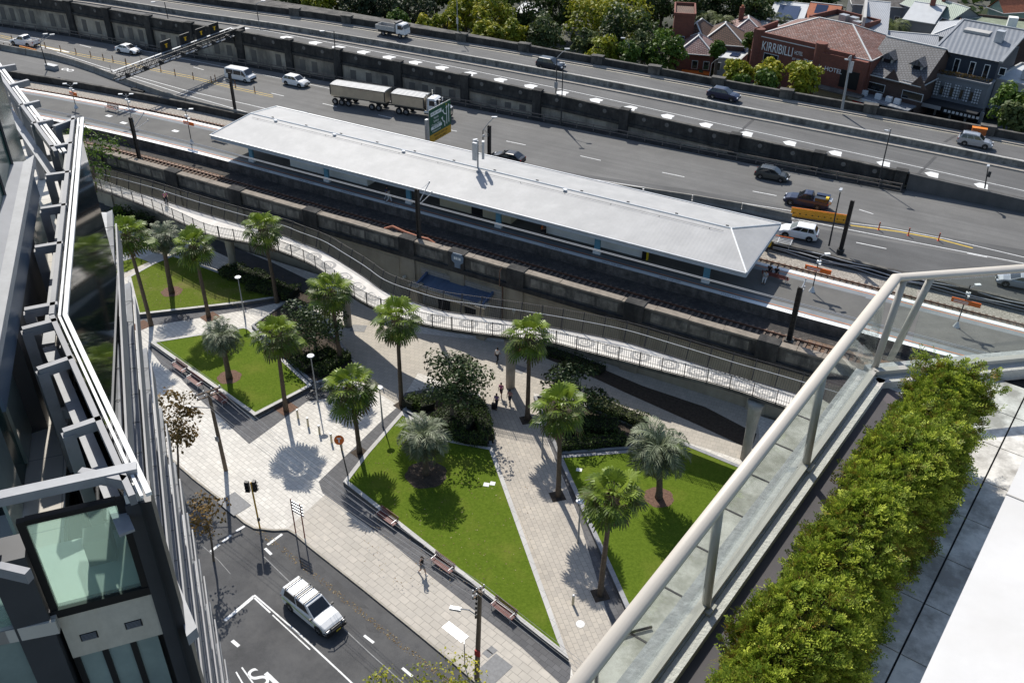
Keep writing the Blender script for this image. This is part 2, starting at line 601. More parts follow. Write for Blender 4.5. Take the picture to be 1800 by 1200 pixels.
def smooth_line(pts, n):
    """Catmull-Rom through points"""
    P = [Vector(p) for p in pts]; out = []
    P = [P[0] * 2 - P[1]] + P + [P[-1] * 2 - P[-2]]
    per = max(2, n // (len(P) - 3))
    for i in range(1, len(P) - 2):
        for k in range(per):
            t = k / per
            a, b, c, d = P[i - 1], P[i], P[i + 1], P[i + 2]
            out.append(0.5 * ((2 * b) + (c - a) * t + (2 * a - 5 * b + 4 * c - d) * t * t + (3 * b - a - 3 * c + d) * t ** 3))
    out.append(P[-2])
    return out


def offset_line(line, d):
    n = len(line); out = []
    for i in range(n):
        a = Vector(line[max(i - 1, 0)]); b = Vector(line[min(i + 1, n - 1)])
        t = (b - a); t.z = 0; t.normalize()
        out.append(Vector(line[i]) + Vector((-t.y, t.x, 0)) * d)
    return out


# palette -------------------------------------------------------------------
WHITE = mat('white_paint', (0.80, 0.80, 0.78), 0.6, 0.05)
LINE = mat('road_marking_paint', (0.72, 0.72, 0.70), 0.7, 0.22, 3.0, fine=0.15)
YEL = mat('yellow_paint', (0.62, 0.42, 0.05), 0.7, 0.2, 3.0)
DARKM = mat('dark_painted_steel', (0.035, 0.036, 0.038), 0.5, 0.2)
BLACK = mat('black_plastic', (0.015, 0.015, 0.016), 0.5, 0.1)
GREYM = mat('grey_painted_steel', (0.30, 0.31, 0.32), 0.45, 0.12, metal=0.2)
LGREY = mat('light_grey_metal', (0.50, 0.51, 0.52), 0.4, 0.1, metal=0.3)
GALV = mat('galvanised_steel', (0.42, 0.43, 0.44), 0.4, 0.15, 3.0, metal=0.6)
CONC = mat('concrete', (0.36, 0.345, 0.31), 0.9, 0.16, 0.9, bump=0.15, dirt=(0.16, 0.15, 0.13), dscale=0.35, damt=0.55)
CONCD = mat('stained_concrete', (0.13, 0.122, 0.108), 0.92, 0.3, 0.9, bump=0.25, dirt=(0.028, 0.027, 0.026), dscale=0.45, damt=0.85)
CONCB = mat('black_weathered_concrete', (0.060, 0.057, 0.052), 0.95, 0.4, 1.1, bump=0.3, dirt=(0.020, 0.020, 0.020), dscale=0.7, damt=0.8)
RENDER = mat('beige_render', (0.36, 0.32, 0.245), 0.9, 0.14, 0.7, dirt=(0.19, 0.16, 0.12), dscale=0.25, damt=0.5)
COPING = mat('weathered_coping', (0.24, 0.205, 0.165), 0.9, 0.25, 1.6, bump=0.2)
ORANGE = mat('orange_plastic', (0.75, 0.22, 0.02), 0.5, 0.12)
ORANGEY = mat('amber_plastic', (0.80, 0.36, 0.03), 0.5, 0.12)
REDO = mat('orange_red_sign', (0.74, 0.15, 0.02), 0.5, 0.05)
RUBBER = mat('tyre_rubber', (0.018, 0.018, 0.018), 0.8, 0.1)
RIM = mat('alloy_rim', (0.45, 0.46, 0.47), 0.3, 0.05, metal=0.8)
CARGLASS = mat('car_glass', (0.015, 0.018, 0.022), 0.05, 0.0, spec=0.8)
REDL = mat('red_lamp_lens', (0.35, 0.01, 0.01), 0.25, 0.0)
CLEARL = mat('headlamp_lens', (0.65, 0.66, 0.68), 0.15, 0.0)
CHROME = mat('polished_alloy', (0.62, 0.60, 0.55), 0.22, 0.08, 2.0, metal=0.9)
# ================================================================== GROUND, PARK, STREET
def azim(p, q, z=0.0):
    a = G(*p, z); b = G(*q, z)
    return math.atan2(b.y - a.y, b.x - a.x)


KERB_AZ = azim((515, 935), (800, 1165))
PATH_AZ = azim((1000, 1110), (868, 795))
PAVE_L = brickmat('light_paving', (0.68, 0.645, 0.58), (0.58, 0.55, 0.495), (0.33, 0.31, 0.27), 0.62, 0.42, KERB_AZ, 0.018, var=0.12, dirt=(0.53, 0.50, 0.45))
PAVE_W = brickmat('warm_footpath_paving', (0.50, 0.455, 0.39), (0.43, 0.395, 0.34), (0.24, 0.22, 0.19), 0.85, 0.55, KERB_AZ, 0.02, var=0.12, dirt=(0.42, 0.385, 0.335))
PAVE_P = brickmat('path_paving', (0.47, 0.42, 0.35), (0.40, 0.36, 0.305), (0.25, 0.23, 0.20), 0.55, 0.40, PATH_AZ, 0.016, var=0.10)
PAVE_S = brickmat('warm_paving', (0.46, 0.415, 0.35), (0.40, 0.365, 0.31), (0.26, 0.24, 0.20), 0.5, 0.5, 0.15, 0.012, var=0.08)
PAVE_D = brickmat('dark_paving', (0.118, 0.116, 0.118), (0.092, 0.091, 0.094), (0.055, 0.055, 0.056), 0.62, 0.42, KERB_AZ, 0.016, var=0.18)
PAVE_DP = brickmat('dark_path_paving', (0.118, 0.116, 0.118), (0.092, 0.091, 0.094), (0.055, 0.055, 0.056), 0.62, 0.42, PATH_AZ, 0.016, var=0.18)
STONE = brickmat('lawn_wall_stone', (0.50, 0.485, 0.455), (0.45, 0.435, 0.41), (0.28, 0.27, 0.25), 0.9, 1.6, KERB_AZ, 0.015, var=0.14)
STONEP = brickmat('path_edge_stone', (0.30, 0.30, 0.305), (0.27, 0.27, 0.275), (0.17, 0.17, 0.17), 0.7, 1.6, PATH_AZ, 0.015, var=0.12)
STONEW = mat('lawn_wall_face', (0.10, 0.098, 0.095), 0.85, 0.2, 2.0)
GRASS = grassmat('lawn_grass', (0.055, 0.092, 0.007), (0.130, 0.185, 0.020), (0.18, 0.185, 0.035))
GRASSP = grassmat('patchy_grass', (0.062, 0.092, 0.008), (0.138, 0.182, 0.024), (0.23, 0.175, 0.085))
SOIL = mat('bark_mulch', (0.145, 0.085, 0.058), 0.95, 0.45, 5.0, bump=0.5, bscale=14)
SOILD = mat('dark_garden_soil', (0.060, 0.046, 0.034), 0.95, 0.45, 4.0, bump=0.5, bscale=14)
ASPH_S = mat('street_asphalt', (0.072, 0.072, 0.073), 0.88, 0.22, 0.35, bump=0.25, bscale=40, dirt=(0.115, 0.113, 0.11), dscale=0.3, damt=0.65, fine=0.14)
ASPH_P = mat('asphalt_patch', (0.078, 0.077, 0.077), 0.9, 0.2, 0.8, bump=0.25, bscale=40, fine=0.15)
ASPH_L = mat('lower_highway_asphalt', (0.150, 0.147, 0.140), 0.88, 0.13, 0.15, bump=0.15, bscale=30, dirt=(0.11, 0.108, 0.104), dscale=0.12, damt=0.5, fine=0.10, streak=.20)
ASPH_D = mat('dark_lane_asphalt', (0.098, 0.097, 0.095), 0.88, 0.16, 0.2, bump=0.15, bscale=30, fine=0.1, streak=.16)
ASPH_U = mat('upper_highway_asphalt', (0.130, 0.128, 0.124), 0.88, 0.14, 0.15, bump=0.15, bscale=30, dirt=(0.10, 0.098, 0.096), dscale=0.12, damt=0.5, fine=0.1, streak=.20)
LAND = mat('suburb_ground', (0.06, 0.065, 0.045), 0.95, 0.4, 0.05, dirt=(0.10, 0.095, 0.085), dscale=0.05, damt=0.7)
KERBC = mat('kerb_concrete', (0.34, 0.31, 0.26), 0.9, 0.2, 2.0)
IRON = mat('cast_iron_lid', (0.20, 0.20, 0.20), 0.7, 0.2, 4.0)

g = MB(); g.sheet([(-1200, -300, -0.5), (900, -300, -0.5), (900, 1500, -0.5), (-1200, 1500, -0.5)])
struct(g.build('ground', LAND))

# street, below the kerb
g = MB(); g.sheet([(-110, -20, -0.13), (10, -20, -0.13), (10, 72, -0.13), (-110, 72, -0.13)])
struct(g.build('street', ASPH_S))

KERB = [G(p[0], p[1], 0.0) for p in [(292, 800), (340, 842), (385, 877), (413, 905), (428, 918), (446, 928), (480, 932), (505, 931), (517, 938), (545, 962), (640, 1037), (720, 1102), (800, 1168), (860, 1220), (960, 1300)]]
# plaza slab: everything inside the kerb
far = [Vector((-4, 20, 0)), Vector((6, 40, 0)), Vector((6, 72, 0)), Vector((-104, 72, 0)), Vector((-104, 52, 0)), Vector((-76, 30, 0))]
g = MB(); g.prism(KERB + far, -0.4, 0.0)
struct(g.build('footpath', PAVE_L))
inner = offset_line(KERB, 0.17)
g = MB(); g.ribbon(KERB, inner); g.v = [(x, y, z + 0.005) for x, y, z in g.v]
for i in range(len(KERB) - 1):
    a, b = KERB[i], KERB[i + 1]
    g.quad((a.x, a.y, -0.14), (b.x, b.y, -0.14), (b.x, b.y, 0.005), (a.x, a.y, 0.005))
struct(g.build('kerb', KERBC))


def decal(name, pts, m, z, pix=True):
    g = MB(); g.sheet([G(p[0], p[1], z) if pix else (p[0], p[1], z) for p in pts])
    return struct(g.build(name, m))


# paving areas, each a sheet a few mm above the slab
decal('paved_area', [(606, 520), (560, 470), (640, 500), (735, 585), (870, 600), (940, 600), (1330, 720), (1340, 820), (1080, 735), (938, 690), (945, 735), (870, 735), (843, 692), (735, 655), (700, 712), (640, 675), (590, 640), (600, 600)], PAVE_S, 0.004)
decal('path', [(868, 793), (845, 697), (938, 697), (948, 740), (1015, 905), (1092, 1112), (1120, 1185), (1010, 1200), (1003, 1165), (985, 1120)], PAVE_P, 0.008)
decal('footpath_paving', [(508, 926), (572, 868), (695, 958), (760, 1013), (920, 1140), (1000, 1215), (866, 1222), (804, 1166), (724, 1100), (643, 1034), (548, 959), (521, 935)], PAVE_W, 0.0042)
decal('dark_paving_band', [(283, 640), (262, 612), (268, 603), (447, 738), (552, 682), (640, 680), (622, 694), (540, 705), (438, 780), (350, 700), (318, 665)], PAVE_D, 0.008)
decal('dark_paving_band', [(560, 846), (625, 784), (672, 738), (704, 710), (735, 716), (1004, 1168), (1000, 1215), (918, 1138), (755, 1010), (690, 955), (567, 866)], PAVE_D, 0.008)
decal('dark_paving_band', [(945, 696), (955, 690), (1000, 800), (1110, 1080), (1150, 1190), (1110, 1210), (1062, 1060), (1016, 905), (950, 742)], PAVE_DP, 0.012)
decal('dark_paving_band', [(238, 560), (242, 553), (500, 520), (520, 525), (430, 545), (330, 562), (240, 577)], PAVE_D, 0.008)
decal('dark_paving_band', [(700, 715), (712, 690), (770, 680), (735, 716)], PAVE_D, 0.012)
decal('service_road', [(150, 330), (260, 372), (480, 462), (600, 520), (560, 530), (430, 470), (400, 452), (330, 420), (150, 380)], ASPH_P, 0.006)
# bark squares round the palm feet
for p in [(237, 569, 258, 576), (362, 559, 378, 556), (490, 722, 515, 712)]:
    cx, cy = (p[0] + p[2]) / 2, (p[1] + p[3]) / 2
    c = G(cx, cy, 0)
    g = MB(); g.box((c.x, c.y, 0.014), (1.7, 1.7, 0.004), KERB_AZ)
    struct(g.build('tree_pit', SOIL))
for (px, py) in [(632, 795), (980, 872), (1055, 1045), (926, 738), (706, 712)]:
    c = G(px, py, 0); g = MB(); g.box((c.x, c.y, 0.016), (1.2, 1.2, 0.005), KERB_AZ if px < 800 else PATH_AZ)
    struct(g.build('tree_pit', SOILD))

# ------------------------------------------------------------------ raised lawns with stone edges
LAWN_Z = 0.42


def lawn(name, label_top, outline, wall_label, wm, gm, w=0.38, z=LAWN_Z, closed=True):
    P = GL(outline, z)
    ar = sum(P[i].x * P[(i + 1) % len(P)].y - P[(i + 1) % len(P)].x * P[i].y for i in range(len(P)))
    if ar < 0:
        P = P[::-1]
    n = len(P); I = []
    for i in range(n):
        d1 = (P[i] - P[i - 1]).normalized(); d2 = (P[(i + 1) % n] - P[i]).normalized()
        n1 = Vector((-d1.y, d1.x, 0)); n2 = Vector((-d2.y, d2.x, 0))
        b = (n1 + n2); b = b / max(b.length, 1e-6); k = w / max(b.dot(n1), 0.35)
        I.append(P[i] + b * k)
    g = MB()
    for i in range(n):
        j = (i + 1) % n
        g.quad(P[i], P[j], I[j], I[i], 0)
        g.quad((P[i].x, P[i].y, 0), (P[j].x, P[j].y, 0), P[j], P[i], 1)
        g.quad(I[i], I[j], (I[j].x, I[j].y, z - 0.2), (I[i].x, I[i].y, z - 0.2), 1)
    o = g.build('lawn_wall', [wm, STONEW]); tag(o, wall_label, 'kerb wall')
    g = MB(); g.sheet([(p.x, p.y, z - 0.03) for p in I]); struct(g.build(name, gm))
    return I


lawn('lawn', '', [(262, 600), (430, 573), (440, 576), (549, 677), (447, 730)], 'low pale stone wall around the diamond lawn with one grey palm', STONE, GRASS)
lawn('lawn', '', [(603, 846), (641, 796), (706, 722), (790, 772), (866, 786), (988, 1122), (1000, 1158)], 'low pale stone wall around the big triangular lawn', STONE, GRASS)
lawn('lawn', '', [(980, 800), (1108, 790), (1140, 752), (1235, 790), (1345, 835), (1350, 1000), (1130, 1120), (1100, 1068), (1045, 945)], 'grey stone edging around the lawn right of the diagonal path', STONEP, GRASS)
lawn('lawn', '', [(224, 486), (268, 462), (305, 447), (395, 480), (505, 520), (425, 532), (240, 553)], 'low pale stone wall along the patchy lawn near the ramp foot', STONE, GRASSP)
decal('lawn', [(205, 462), (240, 452), (262, 460), (222, 478), (205, 480)], GRASSP, 0.02)
decal('path', [(205, 478), (262, 448), (300, 440), (305, 447), (268, 462), (224, 486), (205, 495)], mat('pale_concrete_path', (0.50, 0.46, 0.40), 0.9, 0.1), 0.012)
decal('garden_bed', [(440, 474), (505, 500), (560, 526), (530, 535), (500, 522), (405, 490)], SOILD, LAWN_Z - 0.01)
# planting beds
bed1 = [(442, 573), (512, 525), (590, 590), (640, 655), (610, 660), (549, 676)]
bed2 = [(708, 720), (745, 700), (765, 680), (843, 695), (866, 784), (790, 771)]
bed3 = [(938, 697), (1000, 700), (1110, 745), (1140, 752), (1108, 789), (980, 799)]
for b in (bed1, bed2, bed3):
    decal('garden_bed', b, SOILD, 0.3)
    g = MB(); P = GL(b, 0.3)
    ar = sum(P[i].x * P[(i + 1) % len(P)].y - P[(i + 1) % len(P)].x * P[i].y for i in range(len(P)))
    if ar < 0:
        P = P[::-1]
    g.wallrun(P + [P[0]], 0.0, 0.42, 0.3, 0, 1)
    tag(g.build('bed_edging', STONEP), ['pale edging of the dense shrub bed beside the diamond lawn', 'grey edging of the shrub bed under the round dark tree', 'grey edging of the hedged bed right of the path'][[bed1, bed2, bed3].index(b)], 'edging')
decal('garden_bed', [(955, 612), (1040, 640), (1130, 678), (1240, 715), (1330, 762), (1320, 790), (1230, 748), (1100, 690), (1040, 662), (960, 630)], SOILD, 0.02)
# mulch rings under the grey palms
for (px, py, r) in [(302, 512, 1.5), (403, 662, 1.5), (749, 833, 2.3), (1158, 873, 1.6)]:
    c = G(px, py, LAWN_Z); g = MB()
    r *= .78; pts = [(c.x + r * (1 + 0.06 * math.sin(k * 2.3)) * math.cos(k * math.pi / 12), c.y + r * (1 + 0.06 * math.cos(k * 1.7)) * math.sin(k * math.pi / 12), LAWN_Z - 0.022) for k in range(24)]
    g.sheet(pts); struct(g.build('mulch_ring', SOIL if px != 749 else SOILD))
# lids and pads
for (px, py, sx, sy, m_, a) in [(910, 648, 1.6, 1.2, IRON, 0), (1350 - 910, 575, .1, .1, IRON, 0), (800, 1110, 2.0, .75, LGREY, KERB_AZ), (1, 1, .1, .1, IRON, 0), (857, 1148, .6, .5, IRON, KERB_AZ), (865, 1142, .6, .5, IRON, KERB_AZ), (412, 885, 2.4, 1.7, IRON, KERB_AZ), (866, 1178, 1.6, 2.4, IRON, KERB_AZ), (630, 497 + 80, 1.6, 1.3, IRON, 0.4)]:
    if sx < 0.2:
        continue
    c = G(px, py, 0); g = MB(); g.box((c.x, c.y, 0.012 + sx * .003), (sx, sy, 0.008), a); struct(g.build('access_cover', m_))
for (px, py, sx, sy) in [(855, 851, .5, .45), (866, 849, .45, .45), (1018, 825, .5, .4)]:
    c = G(px, py, LAWN_Z); g = MB(); g.box((c.x, c.y, LAWN_Z - 0.02), (sx, sy, 0.03), 0.3); struct(g.build('access_cover', LINE))
c = G(1020, 1096, 0); g = MB(); g.cyl((c.x, c.y, 0.008), 0.33, 0.01, 20); struct(g.build('access_cover', LINE))

# ------------------------------------------------------------------ street markings
SZ = -0.126


def strip(pix, w, m, z, name='road_marking', fun=None, group=None):
    P = [fun(*p) for p in pix] if fun else GL(pix, z)
    a = offset_line(P, w / 2); b = offset_line(P, -w / 2)
    g = MB(); g.ribbon(a, b)
    return g, name, m


def mark(pix, w, z, m=None, fun=None, name='road_marking'):
    g, nme, mm = strip(pix, w, m or LINE, z, name, fun)
    return struct(g.build(name, mm))


mark([(447, 1045), (520, 1108), (600, 1182), (640, 1220)], 0.12, SZ)
mark([(446, 1049), (475, 1076)], 0.13, SZ)
mark([(479, 1080), (545, 1141)], 0.10, SZ)
mark([(395, 1090), (447, 1047)], 0.28, SZ)
mark([(372, 1000), (382, 991)], 0.0, SZ) if False else None
for a, b in [((370, 969), (386, 956)), ((391, 952), (406, 940)), ((415, 933), (430, 924)), ((470, 957), (496, 938)), ((466, 963), (477, 974))]:
    mark([a, b], 0.22, SZ)
mark([(464, 978), (505, 1018), (560, 1070), (600, 1100), (650, 1147), (715, 1205)], 0.07, SZ, mat('worn_marking', (0.25, 0.25, 0.245), 0.8, 0.3, 3))
for a, b in [((640, 1116), (657, 1129)), ((707, 1173), (725, 1188))]:
    mark([a, b], 0.2, SZ)
mark([(355, 958), (385, 985), (405, 1008)], 0.05, SZ, MATS['worn_marking'])
# repairs in the asphalt
for pts in [[(540, 1010), (556, 1000), (572, 1012), (556, 1024)], [(640, 1090), (655, 1085), (680, 1100), (668, 1112), (645, 1108)], [(520, 965), (560, 990), (610, 1035), (650, 1070), (600, 1060), (545, 1010)]]:
    decal('asphalt_patch', pts, ASPH_P, -0.1295 + .0006 * len(pts))
# painted letters S and I running off the frame
c = G(452, 1186, 0); a = KERB_AZ
o = text_mesh('road_marking', 'S', 2.6, LINE, None, (c.x, c.y, SZ), (0, 0, a + math.pi * 1.5 + 0.1), 0.0, sx=1.0); o.scale = (0.75, 1, 1); struct(o)
c = G(478, 1191, 0); g = MB(); g.box((c.x, c.y, SZ), (0.3, 1.5, 0.003), a + math.pi / 2); struct(g.build('road_marking', LINE))
for a_, b_ in [((425, 1172), (445, 1200)), ((415, 1180), (432, 1210))]:
    mark([a_, b_], 0.1, SZ)
mark([(408, 1125), (420, 1135)], 0.25, SZ)
# ================================================================== VIADUCT WALL, TRACKS, PLATFORM
WY = 72.2         # face of the viaduct wall towards the park
WZ = 8.0          # top of its parapet
PZ = 7.2          # platform level
RZ = 6.25         # rail level
WX0, WX1 = -140.0, 40.0
t = T('viaduct_wall', 'long weathered viaduct wall with dark parapet above the park path', 'retaining wall', (-40, WY + 0.4, 0))
g = MB(); g.bx(WX0, WX1, WY + 0.35, WY + 1.3, -0.4, 5.75); g.build('wall_face', RENDER, t, world=True)
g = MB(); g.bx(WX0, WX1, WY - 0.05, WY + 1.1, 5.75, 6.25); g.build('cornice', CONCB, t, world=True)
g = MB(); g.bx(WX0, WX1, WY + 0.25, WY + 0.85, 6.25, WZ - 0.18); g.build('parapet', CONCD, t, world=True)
g = MB()
x = WX0
while x < WX1:
    g.bx(x + 0.02, x + 3.4, WY + 0.12, WY + 0.98, WZ - 0.18, WZ + 0.02 * math.sin(x)); x += 3.42
g.build('coping', COPING, t, world=True)
# pilasters and framed panels
PIL = [-128, -115, -101.5, -88, -77.5, -66, -52.6, -46.2, -39.0, -25.8, -12.6, 0.5]
for x in PIL:
    g = MB(); g.bx(x - 0.9, x + 0.9, WY + 0.12, WY + 0.36, -0.4, 5.76); g.build('pilaster', RENDER, t, world=True)
    g = MB(); g.bx(x - 1.0, x + 1.0, WY - 0.02, WY + 1.12, 6.2, WZ + 0.1); g.build('parapet_block', CONCB, t, world=True)
    g = MB(); g.box((x, WY + 0.10, 6.95), (0.9, 0.06, 0.9)); g.build('panel', CONCD, t, world=True)
PANM = mat('parapet_panel', (0.21, 0.195, 0.165), 0.9, 0.4, 1.2, dirt=(0.05, 0.05, 0.048), dscale=0.9, damt=0.8)
g = MB()
for i in range(len(PIL) - 1):
    a, b = PIL[i] + 1.6, PIL[i + 1] - 1.6
    k = max(1, int((b - a) / 2.0)); w = (b - a) / k
    for j in range(k):
        g.bx(a + j * w + 0.15, a + (j + 1) * w - 0.15, WY + 0.21, WY + 0.252, 6.5, 7.45)
g.build('panel', PANM, t, world=True)
for i in range(len(PIL) - 1):
    a, b = PIL[i] + 1.3, PIL[i + 1] - 1.3
    g = MB()
    for x0, x1, z0, z1 in ((a, b, 1.0, 1.12), (a, b, 5.1, 5.22), (a, a + 0.12, 1.12, 5.1), (b - 0.12, b, 1.12, 5.1)):
        g.bx(x0, x1, WY + 0.31, WY + 0.352, z0, z1)
    g.build('moulding', RENDER, t, world=True)
g = MB(); g.bx(-50.9, -40.7, WY + 0.28, WY + 0.352, 0.5, 4.9); g.build('tiled_facing', brickmat('tile_facing', (0.42, 0.39, 0.34), (0.36, 0.33, 0.29), (0.16, 0.15, 0.13), 1.2, 0.3, 0, 0.02, axis='XZ'), t, world=True)
for x in (-53.0, -39.0):
    g = MB(); g.lathe((x, WY - 0.05, 3.2), [(0.05, -.45), (.08, -.2), (.2, -.15), (.24, 0), (.18, .16), (.02, .22)], 12); g.build('globe_lamp', mat('opal_glass', (0.5, 0.47, 0.38), 0.3, 0.05), t, world=True)
g = MB(); g.tube([(-40.6, WY + 0.1, 7.9), (-40.7, WY - 0.2, 7.5), (-40.7, WY - 0.2, 5.8), (-40.6, WY + 0.25, 5.6), (-40.6, WY + 0.25, 0)], 0.06, 6); g.build('downpipe', mat('rusty_pipe', (0.16, 0.09, 0.06), 0.8, 0.3, 4), t, world=True)
# wall shield sign
t = T('wall_sign', 'small blue-grey shield sign on the viaduct parapet above the entrance canopy', 'sign', (GY(804, 457, WY - 0.08)))
g = MB(); P = [(-0.75, .35), (-0.55, .75), (.55, .75), (.75, .35), (.7, -.2), (.35, -.45), (.35, -.95), (-.35, -.95), (-.35, -.45), (-.7, -.2)]
g.hull2([(a, 0.05, b) for a, b in P], [(a, -0.03, b) for a, b in P]); g.build('sign_panel', mat('faded_blue_sign', (0.16, 0.21, 0.27), 0.6, 0.15), t)
g = MB()
for x0, x1 in ((-.42, -.25), (-.2, -.03), (.05, .15), (.2, .42)):
    g.bx(x0, x1, -0.045, -0.03, .02, .32)
g.build('lettering', WHITE, t)

# the formation under tracks and platform
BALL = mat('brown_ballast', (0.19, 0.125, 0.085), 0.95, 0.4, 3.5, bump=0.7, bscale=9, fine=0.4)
BALLD = mat('oily_shaded_ballast', (0.075, 0.066, 0.058), 0.95, 0.45, 2.5, bump=0.7, bscale=9, dirt=(0.03, 0.03, 0.03), dscale=0.5, damt=0.7, fine=0.4)
BALLG = mat('grey_ballast', (0.32, 0.29, 0.25), 0.95, 0.4, 4.5, bump=0.8, bscale=9, fine=0.5)


def tb(x):
    """sideways shift of the railway as it curves away to the left"""
    return -0.00155 * max(0.0, -(x + 84)) ** 2


XS = [-175, -160, -148, -136, -126, -116, -108, -100, -92, -84, -70, -40, -10, 20, 60]
FAR_ED = [(x, 88.6 + tb(x) * 1.0) for x in XS]


def railstrip(name, y0, y1, z, m, x0=-175, x1=60, bend0=1, bend1=1):
    xs = [x for x in XS if x0 <= x <= x1]
    g = MB(); g.ribbon([(x, y0 + tb(x) * bend0, z) for x in xs], [(x, y1 + tb(x) * bend1, z) for x in xs])
    return struct(g.build(name, m))


g = MB(); g.bx(-175, 60, 73.4, 126, -0.4, 5.4); struct(g.build('embankment', CONCD))
railstrip('trackbed', 73.5, 80.2, 6.02, BALL, bend0=0)
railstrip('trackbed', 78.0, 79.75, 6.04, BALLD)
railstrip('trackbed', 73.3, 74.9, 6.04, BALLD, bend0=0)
railstrip('trackbed', 73.45, 79.7, 6.05, BALLD, -84, -10)  # darker strip along the canopy: its shade put into the ballast colour, with the oil
railstrip('trackbed', 88.0, 94.5, 6.03, BALLG)
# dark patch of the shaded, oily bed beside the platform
SLEEP = mat('sleepers', (0.15, 0.115, 0.09), 0.9, 0.35, 3.0)
RAILM = mat('rusty_rail', (0.17, 0.095, 0.065), 0.55, 0.25, 2.0, metal=0.3)


def track(label, yc, x0=-175, x1=60):
    t = T('railway_track', label, 'railway track', (-40, yc, 6.0))
    xs = np.arange(x0, x1, 4.0)
    for s in (-0.76, 0.76):
        g = MB()
        for i in range(len(xs) - 1):
            a, b = xs[i], xs[i + 1]
            g.beam((a, yc + s + tb(a), RZ - 0.06), (b, yc + s + tb(b), RZ - 0.06), 0.09, 0.18)
        g.build('rail', RAILM, t, world=True)
    g = MB(); x = x0
    while x < x1:
        d = math.atan2(tb(x + 1) - tb(x - 1), 2)
        g.box((x, yc + tb(x), 6.07), (0.24, 2.6, 0.14), d); x += 0.66
    o = g.build('sleepers', SLEEP, t, world=True); o['kind'] = 'stuff'
    return t


track('rusty railway track between the dark parapet and the platform', 76.35)
track('railway track on grey ballast beside the lower highway', 90.35)

# platform
PLAT = mat('platform_asphalt', (0.135, 0.131, 0.121), 0.9, 0.14, 0.4, bump=0.1, dirt=(0.10, 0.098, 0.095), dscale=0.25, damt=0.55)
TACT = mat('blue_grey_edge_paving', (0.20, 0.215, 0.225), 0.85, 0.12, 1.0)
PFACE = mat('platform_face', (0.15, 0.13, 0.11), 0.95, 0.5, 1.5, bump=0.5, dirt=(0.05, 0.045, 0.04), dscale=0.9, damt=0.7)
PX0, PX1 = -150, 60
xs = [x for x in XS if x >= PX0]
ya = 79.7; yb = 88.55
g = MB()
A = [(x, ya + tb(x)) for x in xs]; B = [(x, yb + tb(x)) for x in xs]
rings = [[Vector((a[0], a[1], 5.9)), Vector((b[0], b[1], 5.9)), Vector((b[0], b[1], PZ)), Vector((a[0], a[1], PZ))] for a, b in zip(A, B)]
g.loft(rings, 0)
g.m = [1 if f is None else 0 for f in g.f]
struct(g.build('platform', PFACE))


def pstrip(name, y0, y1, dz, m, x0=PX0, x1=PX1):
    q = [x for x in XS if x0 <= x <= x1]
    if x0 not in q:
        q = [x0] + q
    if x1 not in q:
        q = q + [x1]
    g = MB(); g.ribbon([(x, y0 + tb(x), PZ + dz) for x in q], [(x, y1 + tb(x), PZ + dz) for x in q])
    return struct(g.build(name, m))


pstrip('platform_paving', ya + 0.02, yb - 0.02, 0.004, PLAT)
for s, e in ((1, ya), (-1, yb)):
    pstrip('platform_edge_line', e + s * 0.02, e + s * 0.62, 0.012, WHITE)
    pstrip('platform_edge_paving', e + s * 0.62, e + s * 1.75, 0.008, TACT)
    pstrip('platform_edge_line', e + s * 0.86, e + s * 0.95, 0.014, ORANGE)
# stencilled warnings on the white edge
STEN = mat('stencil_paint', (0.12, 0.13, 0.16), 0.8, 0.1)
for x in (-80, -73, -66.5, -60, -45, -38.5, -31.5, -25, -18.5, -12, -5):
    o = text_mesh('edge_stencil', 'MIND THE GAP' if int(x) % 2 else 'STAND BACK', 0.34, STEN, None, (x, ya + 0.3, PZ + 0.018), (0, 0, 0), 0.0); struct(o)
for (x, y, w, h) in [(-112, 84.6, 1.0, .6), (-108, 83.4, 1.1, .6), (-99.5, 84.4, 1.0, .6), (-5.8, 87.0, 1.6, .9), (-8.2, 80.9, 1.6, .7)]:
    g = MB(); g.box((x, y + tb(x), PZ + 0.012), (w, h, 0.004)); struct(g.build('platform_patch', LINE if x < -90 else TACT))

# ------------------------------------------------------------------ station canopy
RA = 0.0
ROOFW = ribmat('white_roof_sheet', (0.41, 0.405, 0.395), 0.42, 0.0, 0.6, 0.0, 0.07, 0.07, dirt=(.31, .31, .305))
FASC = mat('blue_grey_fascia', (0.40, 0.45, 0.50), 0.6, 0.08)
SOFF = mat('canopy_soffit', (0.20, 0.20, 0.19), 0.9, 0.1)
BLUEP = mat('blue_post_paint', (0.12, 0.30, 0.42), 0.5, 0.1)
EZ = 10.55; CZ = 11.75
c1 = G(368, 238, EZ); c2 = G(1313, 478, EZ); c3 = G(1358, 388, EZ)
cy0 = (c1.y + c2.y) / 2; cx0, cx1 = c1.x, c2.x; cy1 = cy0 + 12.4
cym = (cy0 + cy1) / 2
rg0, rg1 = GY(440, 193, cym), GY(1285, 402, cym)
rx0, rx1 = rg0.x, rg1.x
t = T('station_canopy', 'long white ribbed hip roof canopy over the island platform', 'canopy', ((cx0 + cx1) / 2, cym, PZ))
g = MB()
a, b, c_, d = Vector((cx0, cy0, EZ)), Vector((cx1, cy0, EZ)), Vector((cx1, cy1, EZ)), Vector((cx0, cy1, EZ))
r0, r1 = Vector((rx0, cym, CZ)), Vector((rx1, cym, CZ))
g.quad(a, b, r1, r0); g.quad(c_, d, r0, r1); g.add([b, c_, r1], [(0, 1, 2)]); g.add([d, a, r0], [(0, 1, 2)])
g.build('roof_sheet', ROOFW, t, world=True)
g = MB(); g.bx(cx0 + .1, cx1 - .1, cy0 + .1, cy1 - .1, EZ - 0.32, EZ - 0.28); g.build('soffit', SOFF, t, world=True)
g = MB()
